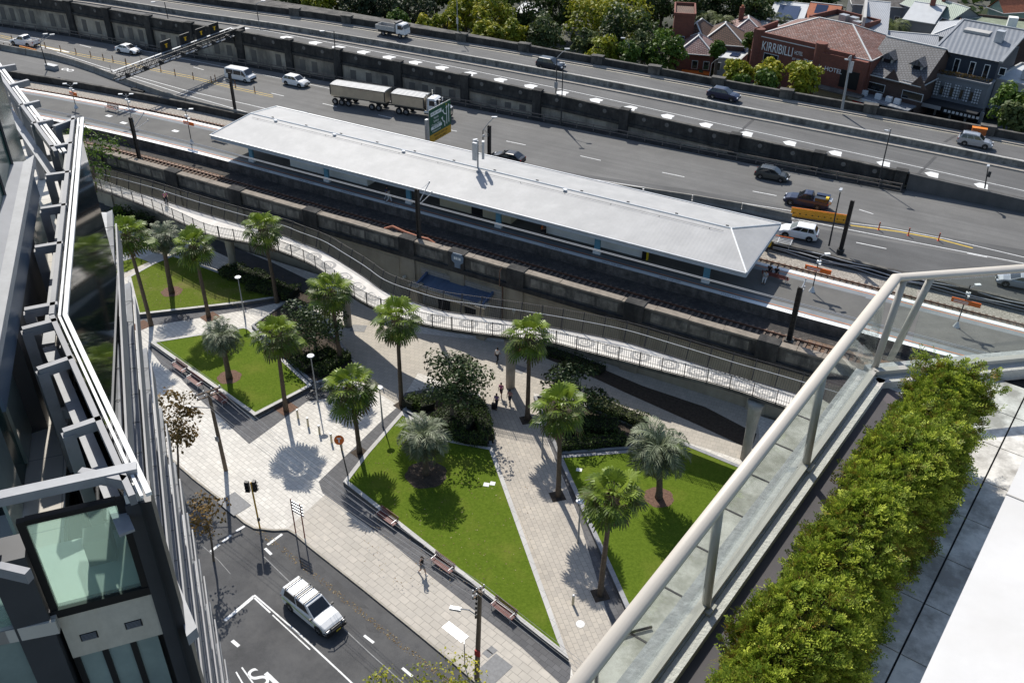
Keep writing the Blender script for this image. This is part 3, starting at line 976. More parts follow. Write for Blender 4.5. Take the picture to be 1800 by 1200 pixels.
for (p, q) in ((a, b), (b, c_), (c_, d), (d, a)):
    g.beam(p + Vector((0, 0, -0.27)), q + Vector((0, 0, -0.27)), 0.10, 0.5)
g.build('fascia', FASC, t, world=True)
g = MB(); g.beam(a + Vector((0, -.12, 0.0)), b + Vector((0, -.12, 0.0)), 0.18, 0.12); g.beam(d + Vector((0, .12, 0)), c_ + Vector((0, .12, 0)), 0.18, 0.12); g.build('gutter', LGREY, t, world=True)
g = MB()
for p, q in ((r0, r1), (r0, a), (r0, d), (r1, b), (r1, c_)):
    g.tube([p + Vector((0, 0, .02)), q + Vector((0, 0, .03))], 0.09, 6)
g.build('ridge_cap', WHITE, t, world=True)
# a thin safety wire along the near slope with little stands
g = MB()
yw = cym - 0.9; zw = CZ - 0.9 * (CZ - EZ) / (cym - cy0) + 0.12
g.tube([(rx0 + 1, yw, zw), (rx1 - .5, yw, zw)], 0.018, 4)
for k in range(12):
    x = rx0 + 2 + k * (rx1 - rx0 - 4) / 11
    g.tube([(x, yw, zw - 0.15), (x, yw, zw + 0.02)], 0.03, 4); g.box((x + 1.5, yw + 1.2, zw + 0.1), (0.3, 0.12, 0.12))
g.build('safety_wire', DARKM, t, world=True)
for (px, py) in [(140 / 4 + 450, 868 / 4), (588, 241), (709, 267), (993, 333)]:
    q = GY(px, py, cym - 0.4); g = MB(); g.box((q.x, q.y, CZ + 0.06), (0.42, 0.3, 0.1)); g.build('roof_light', mat('bright_roof_light', (0.9, 0.9, 0.9), 0.1, 0.0), t, world=True)
postx = [cx0 + 4.6 + k * (cx1 - cx0 - 9.0) / 5 for k in range(6)]
for i, x in enumerate(postx):
    for y in (cy0 + 2.0, cy1 - 2.0):
        g = MB(); g.bx(x - .32, x + .32, y - .12, y + .12, PZ, EZ - .3)
        g.build('post', BLUEP, t, world=True)
        g = MB(); g.bx(x - .42, x + .42, y - .22, y + .22, PZ, PZ + .35); g.build('post_base', WHITE, t, world=True)
g = MB()
for x in postx:
    g.beam((x, cy0 + .3, EZ - .5), (x, cy1 - .3, EZ - .5), .2, .35)
g.build('roof_beam', GREYM, t, world=True, split=True)

CREAM = mat('cream_wall', (0.52, 0.46, 0.33), 0.8, 0.08)
# station rooms under the canopy
s0 = G(772, 362, PZ); s1 = G(899, 393, PZ)
sy = (s0.y + s1.y) / 2
t = T('station_office', 'cream station office under the long canopy', 'building', ((s0.x + s1.x) / 2, sy + 2, PZ))
g = MB(); g.bx(s0.x, s1.x, sy, sy + 3.6, PZ, EZ - .35); g.build('wall', CREAM, t, world=True)
dx = s0.x + 4.4
g = MB(); g.bx(dx, dx + 1.5, sy - .03, sy + .05, PZ, PZ + 2.3); g.build('door', BLACK, t, world=True)
for x0 in (s0.x + .6, s0.x + 1.6):
    g = MB(); g.bx(x0, x0 + .8, sy - .04, sy + .04, PZ + 1.0, PZ + 2.2); g.build('notice_board', DARKM, t, world=True)
g = MB(); g.bx(s0.x + 7.4, s0.x + 8.2, sy - .04, sy + .04, PZ + 1.2, PZ + 2.2); g.build('window', CARGLASS, t, world=True)
g = MB(); g.bx(s0.x + 9.9, s0.x + 11.2, sy - .04, sy + .04, PZ + 1.3, PZ + 2.2); g.build('window', CARGLASS, t, world=True)
# low stair walls under the canopy
for k, (p0, p1, lab) in enumerate([((512, 291), (645, 328), 'low white balustrade around the stairwell at the left end of the canopy'), ((958, 411), (1132, 452), 'low white balustrade around the stairwell right of the cream office')]):
    A_ = G(*p0, PZ); B_ = G(*p1, PZ); y = (A_.y + B_.y) / 2
    t = T('stairwell_balustrade', lab, 'balustrade', ((A_.x + B_.x) / 2, y, PZ))
    g = MB(); g.wallrun([(A_.x, y), (B_.x, y), (B_.x, y + 3.0)], PZ, PZ + 0.95, .16); g.wallrun([(A_.x, y + 3.0), (B_.x, y + 3.0)], PZ, PZ + .95, .16); g.build('low_wall', WHITE, t, world=True)
    g = MB(); g.tube([(A_.x, y + .08, PZ + 1.2), (B_.x, y + .08, PZ + 1.2), (B_.x + .05, y + 2.9, PZ + 1.2)], .03, 6)
    for j in range(14):
        x = A_.x + (B_.x - A_.x) * j / 13; g.tube([(x, y + .08, PZ + .9), (x, y + .08, PZ + 1.2)], .02, 4)
    g.build('handrail', GALV, t, world=True)
    g = MB(); g.bx(A_.x + .3, B_.x - .3, y + .3, y + 2.8, PZ + .015, PZ + .022); g.build('stair_opening', BLACK, t, world=True)
q = G(1133, 455, PZ); t = T('yellow_machine', 'yellow and black ticket reader post at the end of the right stairwell wall', 'machine', (q.x, q.y, PZ))
g = MB(); g.box((0, 0, .8), (.55, .35, 1.6)); g.build('cabinet', BLACK, t)
g = MB(); g.box((.3, -.02, .85), (.12, .37, 1.7)); g.build('side_panel', mat('bright_yellow', (.75, .55, .02), .5, 0), t)

# mobile-phone aerial standing on the ridge
q = GY(840, 297, cym); AZ0 = CZ
t = T('phone_mast', 'grey cluster of phone antennas standing on the canopy ridge', 'antenna', (q.x, cym, CZ))
g = MB(); g.cyl((0, 0, 0), .10, 3.3, 8); g.build('mast', GREYM, t)
for k in range(3):
    a = k * 2.09 + .5
    g = MB(); g.box((.62 * math.cos(a), .62 * math.sin(a), 2.2), (.28, .55, 2.1), a); g.build('panel_antenna', LGREY, t)
    g = MB(); g.beam((0, 0, 2.7), (.62 * math.cos(a), .62 * math.sin(a), 2.7), .06, .06); g.beam((0, 0, 1.7), (.62 * math.cos(a), .62 * math.sin(a), 1.7), .06, .06); g.build('bracket', GREYM, t, split=True)
# ================================================================== HIGHWAYS
LZ = 6.4                     # lower roadway level
YWX = [(-260, 92), (-205, 102.5), (-171, 108.8), (-153, 111.3), (-131, 112.6), (-113, 114.7), (-96, 115.7), (-75, 116.8), (-56, 117.5), (-34, 117.8), (-9, 118.9), (6, 119.3), (30, 120.2), (80, 122)]


def interp(tab, x):
    return float(np.interp(x, [a for a, b in tab], [b for a, b in tab]))


def yw(x):
    return interp(YWX, x)


def on_wall(px, py):
    """point of the retaining wall seen at a photo point"""
    d = RX * (px - 900) - UX * (py - 600) + FX * FPX
    lo, hi = 60 / d.y, 200 / d.y
    for _ in range(50):
        t = (lo + hi) / 2
        if d.y * t < yw(d.x * t):
            lo = t
        else:
            hi = t
    return Vector((d.x * t, d.y * t, CAM_H + d.z * t))


_tops = [on_wall(*p) for p in [(30, 0), (120, 4), (235, 14), (300, 28), (450, 58), (520, 75), (600, 92), (690, 113), (770, 130), (985, 166), (1110, 197), (1240, 227), (1400, 262), (1580, 302), (1800, 345)]]
_fit = np.polyfit([p.x for p in _tops], [p.z for p in _tops], 2)


def ztop(x):
    return float(np.polyval(_fit, min(max(x, -185), 25)))


def zr(x):
    return ztop(x) - 0.95


def GS(px, py, off=0.0):
    """point on the upper roadway seen at a photo point"""
    z = 9.0
    for _ in range(12):
        p = G(px, py, z); z = zr(p.x) + off
    return G(px, py, z)


def on_far(pix, off):
    return [GS(px, py, off) for px, py in pix]


HX = [-260, -230, -205, -185, -171, -160, -153, -142, -131, -122, -113, -104, -96, -86, -75, -66, -56, -45, -34, -22, -9, 0, 6, 18, 30, 55, 80]
wl = [Vector((x, yw(x), 0)) for x in HX]
# fits of the median and of the far parapet
_med = on_far([(450, 46), (675, 81), (900, 123), (1000, 144), (1125, 169), (1350, 210), (1575, 252), (1800, 294)], 0.0)
_mf = np.polyfit([p.x for p in _med], [p.y - yw(p.x) for p in _med], 1)
_far = on_far([(385, 0), (450, 7), (520, 16), (600, 29), (740, 52), (880, 75), (1040, 100), (1160, 120)], 1.27) + on_far([(1350, 158), (1400, 166), (1560, 192), (1700, 215), (1800, 233)], 1.27)
_ff = np.polyfit([p.x for p in _far], [p.y - yw(p.x) for p in _far], 1)


def ymed(x):
    return yw(x) + float(np.polyval(_mf, x))


def yfar(x):
    return yw(x) + float(np.polyval(_ff, x))


print('o', ztop(0)) if 0 else print('fits', _mf, _ff, [round(ztop(x), 2) for x in (-170, -130, -96, -56, -9, 6)])

# lower roadway sheet from the track wall to the retaining wall
TW = [(x, 94.6 + tb(x) * 0.9) for x in HX]
g = MB(); g.ribbon([(x, y, LZ) for x, y in TW], [(x, yw(x) + .3, LZ) for x in HX]); struct(g.build('lower_highway', ASPH_L))
# darker resurfaced lane beside the railway and a darker strip on the far side of the barrier
_bar = GL([(-70, 70), (0, 88), (70, 99), (140, 116), (200, 140), (270, 166), (340, 188), (430, 207), (560, 238), (640, 255), (740, 283), (860, 303), (1000, 323), (1130, 343), (1240, 357), (1340, 377)], LZ)
_bt = sorted([(p.x, p.y) for p in _bar])


def ybar(x):
    k = [interp(_bt, x + d) for d in (-6, -3, 0, 3, 6)]
    return sum(k) / 5 + (0.13 * (x + 14) if x > -14 else 0)


def rowsheet(name, fa, fb, z, m, x0, x1, n=30):
    xs = np.linspace(x0, x1, n)
    g = MB(); g.ribbon([(x, fa(x), z(x) if callable(z) else z) for x in xs], [(x, fb(x), z(x) if callable(z) else z) for x in xs])
    return struct(g.build(name, m))


rowsheet('dark_lane', lambda x: 94.62 + tb(x) * .9, lambda x: ybar(x) - .4, LZ + .004, ASPH_D, -70, 60)
rowsheet('dark_lane', lambda x: ybar(x) + .4, lambda x: ybar(x) + 3.6, LZ + .004, ASPH_D, -95, 60)
# low dark wall between railway and road
t = T('track_wall', 'low dark wall between the railway track and the lower highway', 'retaining wall', (-60, 94.3, 6.0))
g = MB(); g.wallrun(TW[2:-2], 5.4, LZ + .55, .35, 0, -1); g.build('wall_face', CONCB, t, world=True)
g = MB(); g.wallrun([(x, y + .06) for x, y in TW[2:-2]], LZ + .55, LZ + .68, .47, 0, -1); g.build('coping', CONCD, t, world=True)

# concrete barrier segments
BARM = mat('barrier_concrete', (0.27, 0.255, 0.225), 0.9, 0.2, 0.8, bump=0.15, dirt=(0.13, 0.122, 0.11), dscale=0.5, damt=0.6)
prof = [(-.3, 0), (-.3, .08), (-.13, .33), (-.1, .95), (.1, .95), (.13, .33), (.3, .08), (.3, 0)]


def jersey(L=5.9):
    g = MB(); g.loft([[Vector((x, y, z)) for y, z in prof] for x in (-L / 2, L / 2)])
    return g.build('concrete_barrier', BARM, origin=(0, 0, 0))


x = -168.0; first = None; n = 0
xe = G(1416, 386, LZ).x - 2.0
while x < xe:
    x1 = x + 6.0
    a = math.atan2(ybar(x1) - ybar(x), 6.0)
    if first is None:
        first = jersey(); o = first; o.location = ((x + x1) / 2, ybar((x + x1) / 2), LZ); o.rotation_euler = (0, 0, a)
    else:
        o = dup(first, ((x + x1) / 2, ybar((x + x1) / 2), LZ), a)
    tag(o, 'grey concrete barrier block in the long row dividing the lower highway', 'barrier', 'concrete barrier blocks on the lower highway')
    n += 1; x = x1

# water-filled amber barriers
AMB2 = mat('orange_barrier_plastic', (0.78, 0.30, 0.06), 0.5, 0.12)


def waterbarrier():
    t = T('water_barrier', 'amber plastic water-filled barrier block in the row beside the dark pickup', 'barrier')
    g = MB()
    P = [(-.32, 0), (-.32, .25), (-.2, .38), (-.2, .55), (-.13, .62), (-.13, .98), (.13, .98), (.13, .62), (.2, .55), (.2, .38), (.32, .25), (.32, 0)]
    g.loft([[Vector((x, y * (0.92 if abs(x) > .45 else 1), z)) for y, z in P] for x in (-.49, -.44, .44, .49)])
    g.build('shell', ORANGEY, t)
    g = MB()
    for s in (-.25, .25):
        g.cyl((s, 0, .98), .09, .06, 8)
    g.bx(-.5, .5, -.05, .05, 1.0, 1.05); g.build('cap', ORANGE, t)
    g = MB()
    for s in (-.21, .21):
        g.box((0, s, .42), (.18, .04, .14))
    g.build('slot', BLACK, t)
    return t


wa = G(1389, 378, LZ); wb = G(1487, 392, LZ)
wb0 = waterbarrier(); N = 9
for k in range(N):
    p = wa.lerp(wb, (k + .5) / N)
    a = math.atan2(wb.y - wa.y, wb.x - wa.x)
    s = (wb - wa).length / N
    o = wb0 if k == 0 else dup(wb0, p, a)
    o.location = p; o.rotation_euler = (0, 0, a); o.scale = (s, 1, 1)
    o['group'] = 'amber water barriers beside the dark pickup'
wa = G(37, 91, LZ); wb = G(66, 98, LZ)
for k in range(4):
    p = wa.lerp(wb, (k + .5) / 4)
    dup(wb0, p, math.atan2(wb.y - wa.y, wb.x - wa.x), 'amber plastic water-filled barrier in the short row beside the white pickup', 'amber water barriers beside the white pickup', ((wb - wa).length / 4, 1, 1))

# lane lines on the lower highway
def lm(pix, w=.13, m=None):
    return mark(pix, w, LZ + .01, m)


lm([(0, 80), (60, 90), (200, 127), (330, 168), (440, 199)], .13)
lm([(100, 92), (180, 118), (330, 160), (450, 187), (560, 213), (740, 262), (900, 293)], .13)
lm([(440, 185), (640, 233), (760, 264), (960, 302), (1180, 337), (1400, 372)], .12)
lm([(1000, 318), (1180, 345), (1380, 381), (1500, 405), (1800, 463)], .14)
lm([(1495, 392), (1560, 400), (1660, 419), (1800, 452)], .12)
lm([(0, 43), (120, 61), (260, 91), (420, 123), (590, 158)], .12)
lm([(0, 72), (40, 79), (80, 87)], .12)
YL = [(0, 62), (60, 77), (130, 93), (200, 107), (280, 123), (330, 133), (420, 155), (480, 168)]
lm(YL, .12, YEL); lm([(a, b + 3.2) for a, b in YL], .12, YEL)
lm([(60, 80), (95, 87), (122, 92)], .5)
lm([(1495, 396), (1580, 407), (1650, 420), (1710, 436)], .22, YEL)
for a, b in [((477, 164), (499, 169)), ((567, 182), (592, 188)), ((665, 202), (690, 208)), ((788, 228), (803, 231)), ((890, 248), (924, 255)), ((1020, 274), (1056, 282)), ((1164, 303), (1203, 311)), ((1323, 336), (1365, 344)), ((1505, 426), (1558, 437)), ((1510, 368), (1535, 376)), ((340, 118), (358, 123)), ((140, 79), (160, 84)), ((270, 100), (285, 104)), ((1700, 445), (1735, 452))]:
    lm([a, b], .14)
# painted rings (bike/lane symbols)
for (px, py) in [(119, 123), (1140, 337)]:
    c = G(px, py, LZ + .012); g = MB()
    for s in (-.65, .65):
        pts = [(c.x + s + .62 * math.cos(k * .4488), c.y + .55 * math.sin(k * .4488), c.z) for k in range(15)]
        g.ribbon(pts, [(c.x + s + (p[0] - c.x - s) * .62, c.y + (p[1] - c.y) * .62, c.z) for p in pts])
    struct(g.build('road_marking', LINE))

# flexible lane posts
def lanepost(h=1.0):
    t = T('lane_post', 'dark amber flexible post standing in the yellow lane line', 'bollard')
    g = MB(); g.lathe((0, 0, 0), [(.16, 0), (.16, .04), (.07, .07), (.065, h - .04), (.03, h)], 8); g.build('post', mat('amber_post', (0.30, 0.13, 0.03), .6, .2), t)
    g = MB(); g.cyl((0, 0, h * .62), .075, .14, 8); g.cyl((0, 0, h * .82), .072, .1, 8); g.build('reflective_band', BLACK, t)
    return t


lp = None
for (px, py) in [(9, 86), (19, 88), (28, 90), (22, 72), (80, 84), (107, 90), (134, 95), (160, 100), (182, 105), (199, 108), (222, 113), (251, 113), (283, 125), (308, 132), (340, 138), (372, 145), (379, 142), (414, 153), (448, 162)]:
    p = G(px, py, LZ)
    if lp is None:
        lp = lanepost(); lp.location = p; lp['group'] = 'amber lane posts along the yellow line'
    else:
        dup(lp, p, 0, group='amber lane posts along the yellow line')
t0 = None
for (px, py) in [(1544, 404), (1596, 414), (1649, 423)]:
    p = G(px, py, LZ)
    o = dup(lp, p, 0, 'orange flexible post in the lane line right of the dark catenary mast', 'orange posts right of the dark mast')
    for ch in o.children:
        if ch.name.startswith('post'):
            ch.data = ch.data.copy(); ch.data.materials[0] = mat('bright_orange_post', (.65, .10, .03), .5, .1)

# ------------------------------------------------------------------ retaining wall between the two roadways
t = T('highway_wall', 'tall dark weathered wall with windows between the lower and upper highway', 'retaining wall', (-60, yw(-60), LZ))
FACADE = mat('grimy_render', (0.40, 0.36, 0.29), 0.92, 0.2, 0.5, dirt=(0.11, 0.10, 0.085), dscale=0.3, damt=0.75)
xsW = [x for x in HX if x <= 80]
g = MB(); L = [(x, yw(x)) for x in xsW]
g.wallrun(L, LZ - .5, [max(LZ + .6, ztop(x) - 2.1) for x in xsW], .6); g.build('wall_face', FACADE, t, world=True)
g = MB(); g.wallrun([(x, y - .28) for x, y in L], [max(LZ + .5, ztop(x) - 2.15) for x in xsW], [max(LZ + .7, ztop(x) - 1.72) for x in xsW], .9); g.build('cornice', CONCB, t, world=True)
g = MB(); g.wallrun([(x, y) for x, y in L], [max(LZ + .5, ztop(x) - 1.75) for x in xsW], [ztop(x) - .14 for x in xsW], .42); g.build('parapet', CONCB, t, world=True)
g = MB(); g.wallrun([(x, y - .08) for x, y in L], [ztop(x) - .14 for x in xsW], [ztop(x) for x in xsW], .56); g.build('coping', CONCD, t, world=True)
piers = [on_wall(px, py).x for px, py in [(120, 8), (185, 10), (258, 24), (332, 40), (420, 60), (507, 77), (594, 97), (700, 118), (818, 142), (945, 170), (1098, 205), (1293, 242), (1440, 275), (1585, 303)]]
piers = [-190, -177] + piers
for x in piers:
    y = yw(x); a = math.atan2(yw(x + 1) - yw(x - 1), 2)
    g = MB(); g.box((x, y + .05, (LZ - .4 + ztop(x) + .12) / 2), (1.35, 1.0, ztop(x) + .12 - LZ + .4), a); g.box((x, y + .02, ztop(x) + .18), (1.5, 1.15, .14), a)
    g.build('pier', CONCB, t, world=True)
WIN = mat('dark_window_pane', (0.018, 0.022, 0.024), 0.2, 0.3, 3.0)
WINF = mat('grey_window_frame', (0.14, 0.13, 0.115), .7, .1)
DISC = mat('parapet_disc', (0.16, 0.152, 0.14), .9, .3, 2)
for i in range(len(piers) - 1):
    a, b = piers[i] + 1.2, piers[i + 1] - 1.2
    if b - a < 3:
        continue
    hw = ztop((a + b) / 2) - 2.15 - LZ
    k = max(2, int((b - a) / 2.3)); w = (b - a) / k
    if hw > 1.6:
        for j in range(k):
            x = a + (j + .5) * w
            if (j * 7 + i * 3) % 5 == 0:
                continue
            z0 = LZ + (.5 if hw < 3 else .9); z1 = LZ + hw - .55
            g = MB(); an = math.atan2(yw(x + 1) - yw(x - 1), 2)
            g.box((x, yw(x) - .01, (z0 + z1) / 2), (1.05, .1, z1 - z0), an, 0); f = g.build('window', WINF, t, world=True)
            g = MB()
            for s in (-.25, .25):
                g.box((x + s * math.cos(an), yw(x) + s * math.sin(an) - .03, (z0 + z1) / 2), (.42, .1, z1 - z0 - .16), an)
            pn = g.build('pane', WIN, f)
    g = MB()
    nd = max(2, int((b - a) / 3.1))
    for j in range(nd):
        x = a + (j + .5) * (b - a) / nd; z = ztop(x) - .75
        q = [(x + .3 * math.cos(s * .5236), yw(x) - .03, z + .3 * math.sin(s * .5236)) for s in range(12)]
        g.hull2([Vector(p) + Vector((0, .05, 0)) for p in q], q)
    g.build('disc', DISC, t, world=True)
# lower plain wall at the right end stands in front
GREYWALL = mat('plain_dark_wall', (0.105, 0.103, 0.10), .9, .2, .5, dirt=(.07, .07, .07), damt=.6)
x0 = on_wall(1588, 310).x + .7
g = MB(); q = np.linspace(x0, 40, 10); g.wallrun([(x, yw(x) - .5) for x in q], LZ - .1, [ztop(x) + .12 for x in q], .45)
tag(g.build('plain_wall', GREYWALL), 'plain dark concrete wall closing the right end of the highway retaining wall', 'wall')
# steel guard fence in front of the wall
t = T('guard_fence', 'rusty steel guard rail fence along the foot of the highway wall', 'fence', (-60, yw(-60) - 1.5, LZ))
FM = mat('rusty_grey_steel', (.16, .14, .125), .7, .25, 3)
q = np.linspace(-190, x0 - .5, 70)
g = MB()
for zz in (.55, 1.05):
    for i in range(len(q) - 1):
        g.beam((q[i], yw(q[i]) - 1.5, LZ + zz), (q[i + 1], yw(q[i + 1]) - 1.5, LZ + zz), .06, .12)
g.build('rail', FM, t, world=True)
g = MB()
for x in q:
    g.box((x, yw(x) - 1.45, LZ + .55), (.12, .1, 1.15))
g.build('post', FM, t, world=True, split=True)
rowsheet('footway', lambda x: yw(x) - 1.6, lambda x: yw(x), LZ + .12, CONCB, -190, x0, 40)
g = MB(); q2 = np.linspace(-190, x0, 40); g.wallrun([(x, yw(x) - 1.66) for x in q2], LZ, LZ + .13, .1); struct(g.build('kerb', CONCB))

# ------------------------------------------------------------------ upper highway
rowsheet('upper_highway', lambda x: yw(x) + .2, lambda x: yfar(x) + .3, zr, ASPH_U, -260, 80, 60)
g = MB(); q = np.linspace(-260, 80, 50)
g.wallrun([(x, yw(x) + .9) for x in q], LZ - .4, [zr(x) - .02 for x in q], 22.0); struct(g.build('viaduct_deck', CONCD))


def um(fun, w, x0, x1, m=None, n=40):
    xs = np.linspace(x0, x1, n)
    g = MB(); g.ribbon([(x, fun(x) - w / 2, zr(x) + .008) for x in xs], [(x, fun(x) + w / 2, zr(x) + .008) for x in xs])
    return struct(g.build('road_marking', m or LINE))


def offfit(pix, base):
    P = [GS(*p) for p in pix]
    return float(np.median([p.y - base(p.x) for p in P]))


o1 = offfit([(500, 72), (700, 113), (900, 155), (1100, 196), (1330, 238), (1500, 278)], yw)
o2 = offfit([(560, 73), (720, 101), (900, 143), (1100, 183), (1340, 226), (1560, 268)], yw)
print('o1o2', o1, o2)
o2 = max(o2, o1 + 1.6)
um(lambda x: yw(x) + o1, .13, -170, 60); um(lambda x: yw(x) + o2, .13, -150, 60)
o3 = offfit([(460, 22), (700, 62), (1000, 113), (1240, 155), (1400, 187), (1650, 232)], lambda x: yfar(x))
um(lambda x: yfar(x) + min(o3, -1.3), .14, -150, 60, mat('cream_marking', (.62, .56, .42), .7, .2, 3))
o4 = offfit([(500, 40), (700, 76), (1000, 129), (1300, 185), (1600, 247)], ymed)
um(lambda x: ymed(x) + max(o4, .8), .12, -150, 60)
um(lambda x: ymed(x) - 1.6, .10, -150, 60) if False else None
ARW = [(215, 10), (248, 13), (280, 18), (318, 24), (357, 30), (425, 50), (490, 71), (545, 79), (586, 87), (632, 95), (677, 104), (724, 113), (772, 122), (822, 132), (876, 143), (930, 154), (985, 166), (1047, 178), (1110, 190), (1176, 204), (1245, 218), (1317, 233), (1395, 247), (1475, 264), (1560, 281), (1645, 298), (1731, 317)]
for k, (px, py) in enumerate(ARW):
    p = GS(px, py); x = p.x; y = yw(x) + (o1 + o2) / 2 if px > 460 else p.y
    s = .66 if px > 460 else 1.2
    a = math.atan2(yw(x + 1) - yw(x - 1), 2)
    ca, sa = math.cos(a), math.sin(a)
    hw = (o2 - o1) / 2 - .18
    P = [(-1.7, 0), (-.7, hw), (1.6, hw), (.8, 0), (1.6, -hw), (-.7, -hw)] if px > 460 else [(-1.6, -hw), (.2, -hw), (1.6, hw), (-.2, hw)]
    g = MB()
    V = [(x + (u * ca - v * sa) * s, y + (u * sa + v * ca) * s, zr(x + u) + .012) for u, v in P]
    if len(V) == 6:
        g.add(V, [(0, 5, 4, 3), (0, 3, 2, 1)])
    else:
        g.sheet(V)
    struct(g.build('road_marking', LINE))
# median: kerbed footing and streaked wall
MEDM = mat('streaked_median', (0.26, 0.25, 0.225), .9, .25, 1.5, dirt=(.07, .068, .063), dscale=1.1, damt=.85)
q = np.linspace(-190, 80, 60)
t = T('median_wall', 'streaky concrete dividing wall along the middle of the upper highway', 'wall', (-50, ymed(-50), zr(-50)))
g = MB(); g.wallrun([(x, ymed(x) - .1) for x in q], [zr(x) - .2 for x in q], [zr(x) + .95 for x in q], .3); g.build('wall_face', MEDM, t, world=True)
g = MB(); g.wallrun([(x, ymed(x) - .14) for x in q], [zr(x) + .95 for x in q], [zr(x) + 1.03 for x in q], .38); g.build('coping', CONC, t, world=True)
g = MB(); g.wallrun([(x, ymed(x) - 1.3) for x in q], [zr(x) - .2 for x in q], [zr(x) + .16 for x in q], 1.2); g.build('footing', mat('median_kerb', (.33, .30, .26), .9, .2, 1), t, world=True)
# far parapet with capped piers
t = T('far_parapet', 'dark stone parapet with capped piers along the far side of the upper highway', 'parapet', (-50, yfar(-50), zr(-50)))
g = MB(); g.wallrun([(x, yfar(x)) for x in q], [zr(x) - 1.5 for x in q], [zr(x) + 1.15 for x in q], .4); g.build('wall_face', CONCB, t, world=True)
g = MB(); g.wallrun([(x, yfar(x) - .06) for x in q], [zr(x) + 1.15 for x in q], [zr(x) + 1.27 for x in q], .52); g.build('coping', CONCD, t, world=True)
for (px, py) in [(520, 20), (612, 33), (810, 66), (920, 84), (1045, 108), (1150, 123), (1260, 145), (1380, 167), (1527, 195), (1735, 231)]:
    p = GS(px, py, .9); x = p.x
    a = math.atan2(yfar(x + 1) - yfar(x - 1), 2)
    g = MB(); g.box((x, yfar(x) + .2, zr(x) + .2), (1.9, .95, 2.5), a); g.box((x, yfar(x) + .2, zr(x) + 1.5), (2.1, 1.15, .14), a); g.build('pier', CONCD, t, world=True)
g = MB(); g.wallrun([(x, yfar(x) - 1.25) for x in q], [zr(x) - .2 for x in q], [zr(x) + .15 for x in q], 1.25); struct(g.build('kerb_walk', MATS['median_kerb']))
# orange work board on the parapet
p = GS(1722, 228, .6)
t = T('orange_crate', 'orange plastic mesh crate standing against the far parapet', 'crate', (p.x, yfar(p.x) - .9, zr(p.x) + .15), 0.1)
g = MB(); g.box((0, 0, .55), (1.9, .7, 1.1)); g.build('body', mat('dirty_orange', (.42, .12, .03), .7, .35, 3), t)
g = MB(); g.box((0, 0, 1.13), (2.0, .8, .08)); g.build('lid', ORANGE, t)
# expansion joints
for a_, b_ in [((1300, 232), (1330, 205)), ((1612, 308), (1645, 275)), ((1660, 250), (1680, 238))]:
    A_ = GS(*a_); B_ = GS(*b_); g = MB(); A_.z += .01; B_.z += .01; d = Vector((.2, 0, 0)); g.quad(A_ - d, A_ + d, B_ + d, B_ - d)
    struct(g.build('expansion_joint', ASPH_P))
# ================================================================== VEGETATION
def rdir(n):
    v = RNG.normal(size=(n, 3)); return v / np.linalg.norm(v, axis=1)[:, None]


def leaf_quads(P, N, size, asp=0.55, curl=0.0):
    """one bent leaf quad per point; N gives the facing"""
    n = len(P)
    ref = rdir(n)
    U = np.cross(N, ref); U /= np.linalg.norm(U, axis=1)[:, None] + 1e-9
    W = np.cross(N, U)
    s = size * (0.6 + 0.8 * RNG.random(n))[:, None]
    a = P - U * s * .5; c = P + U * s * .5
    b = P + W * s * asp * .5 + N * s * curl; d = P - W * s * asp * .5 + N * s * curl
    V = np.stack([a, b, c, d], 1).reshape(-1, 3)
    F = np.arange(4 * n).reshape(-1, 4)
    return V, F


def crown_pts(n, R3, clumps=26, cr=0.36, flat=0.0):
    """points on many small clumps filling an uneven ellipsoid; returns positions, normals, tone"""
    C = rdir(clumps) * (0.35 + 0.55 * RNG.random(clumps) ** 0.5)[:, None]
    C[:, 2] = C[:, 2] * (1 - flat)
    cs = cr * (0.6 + 0.8 * RNG.random(clumps))
    ct = RNG.random(clumps)
    w = cs ** 2; w /= w.sum()
    k = RNG.choice(clumps, n, p=w)
    d = rdir(n); d[:, 2] = np.where(d[:, 2] < -0.3, -d[:, 2] * .6, d[:, 2])
    r = 0.72 + 0.34 * RNG.random(n)
    P = (C[k] + d * (cs[k] * r)[:, None]) * np.array(R3)
    N = d * 0.7 + rdir(n) * 0.6 + np.array([0, 0, .25]); N /= np.linalg.norm(N, axis=1)[:, None]
    tone = np.clip(0.62 * ct[k] + 0.55 * (RNG.random(n) - .25), 0, 1)
    return P, N, tone, C * np.array(R3)


BARK = mat('grey_brown_bark', (0.13, 0.10, 0.075), .95, .35, 6, bump=.6, bscale=10)
PALMT = mat('palm_trunk', (0.105, 0.078, 0.055), .95, .35, 5, bump=.6, bscale=9)
L_YEL = leafmat('yellow_green_leaves', (0.10, 0.135, 0.012), (0.28, 0.30, 0.020), (0.52, 0.44, 0.04))
L_OLV = leafmat('olive_leaves', (0.045, 0.068, 0.024), (0.10, 0.130, 0.042), (0.18, 0.205, 0.07))
L_DRK = leafmat('dark_green_leaves', (0.020, 0.036, 0.010), (0.048, 0.080, 0.018), (0.11, 0.15, 0.035))
L_MID = leafmat('mid_green_leaves', (0.040, 0.080, 0.010), (0.09, 0.155, 0.018), (0.17, 0.235, 0.032))
L_MAG = leafmat('glossy_dark_leaves', (0.016, 0.032, 0.010), (0.048, 0.078, 0.022), (0.115, 0.150, 0.060), rough=.5, trans=.15)
L_AUT = leafmat('autumn_leaves', (0.10, 0.075, 0.02), (0.17, 0.10, 0.025), (0.23, 0.15, 0.05))
L_HED = leafmat('hedge_leaves', (0.026, 0.050, 0.010), (0.062, 0.100, 0.018), (0.13, 0.175, 0.04))
L_CAS = leafmat('feathery_dark_leaves', (0.022, 0.036, 0.018), (0.046, 0.066, 0.030), (0.095, 0.12, 0.05))


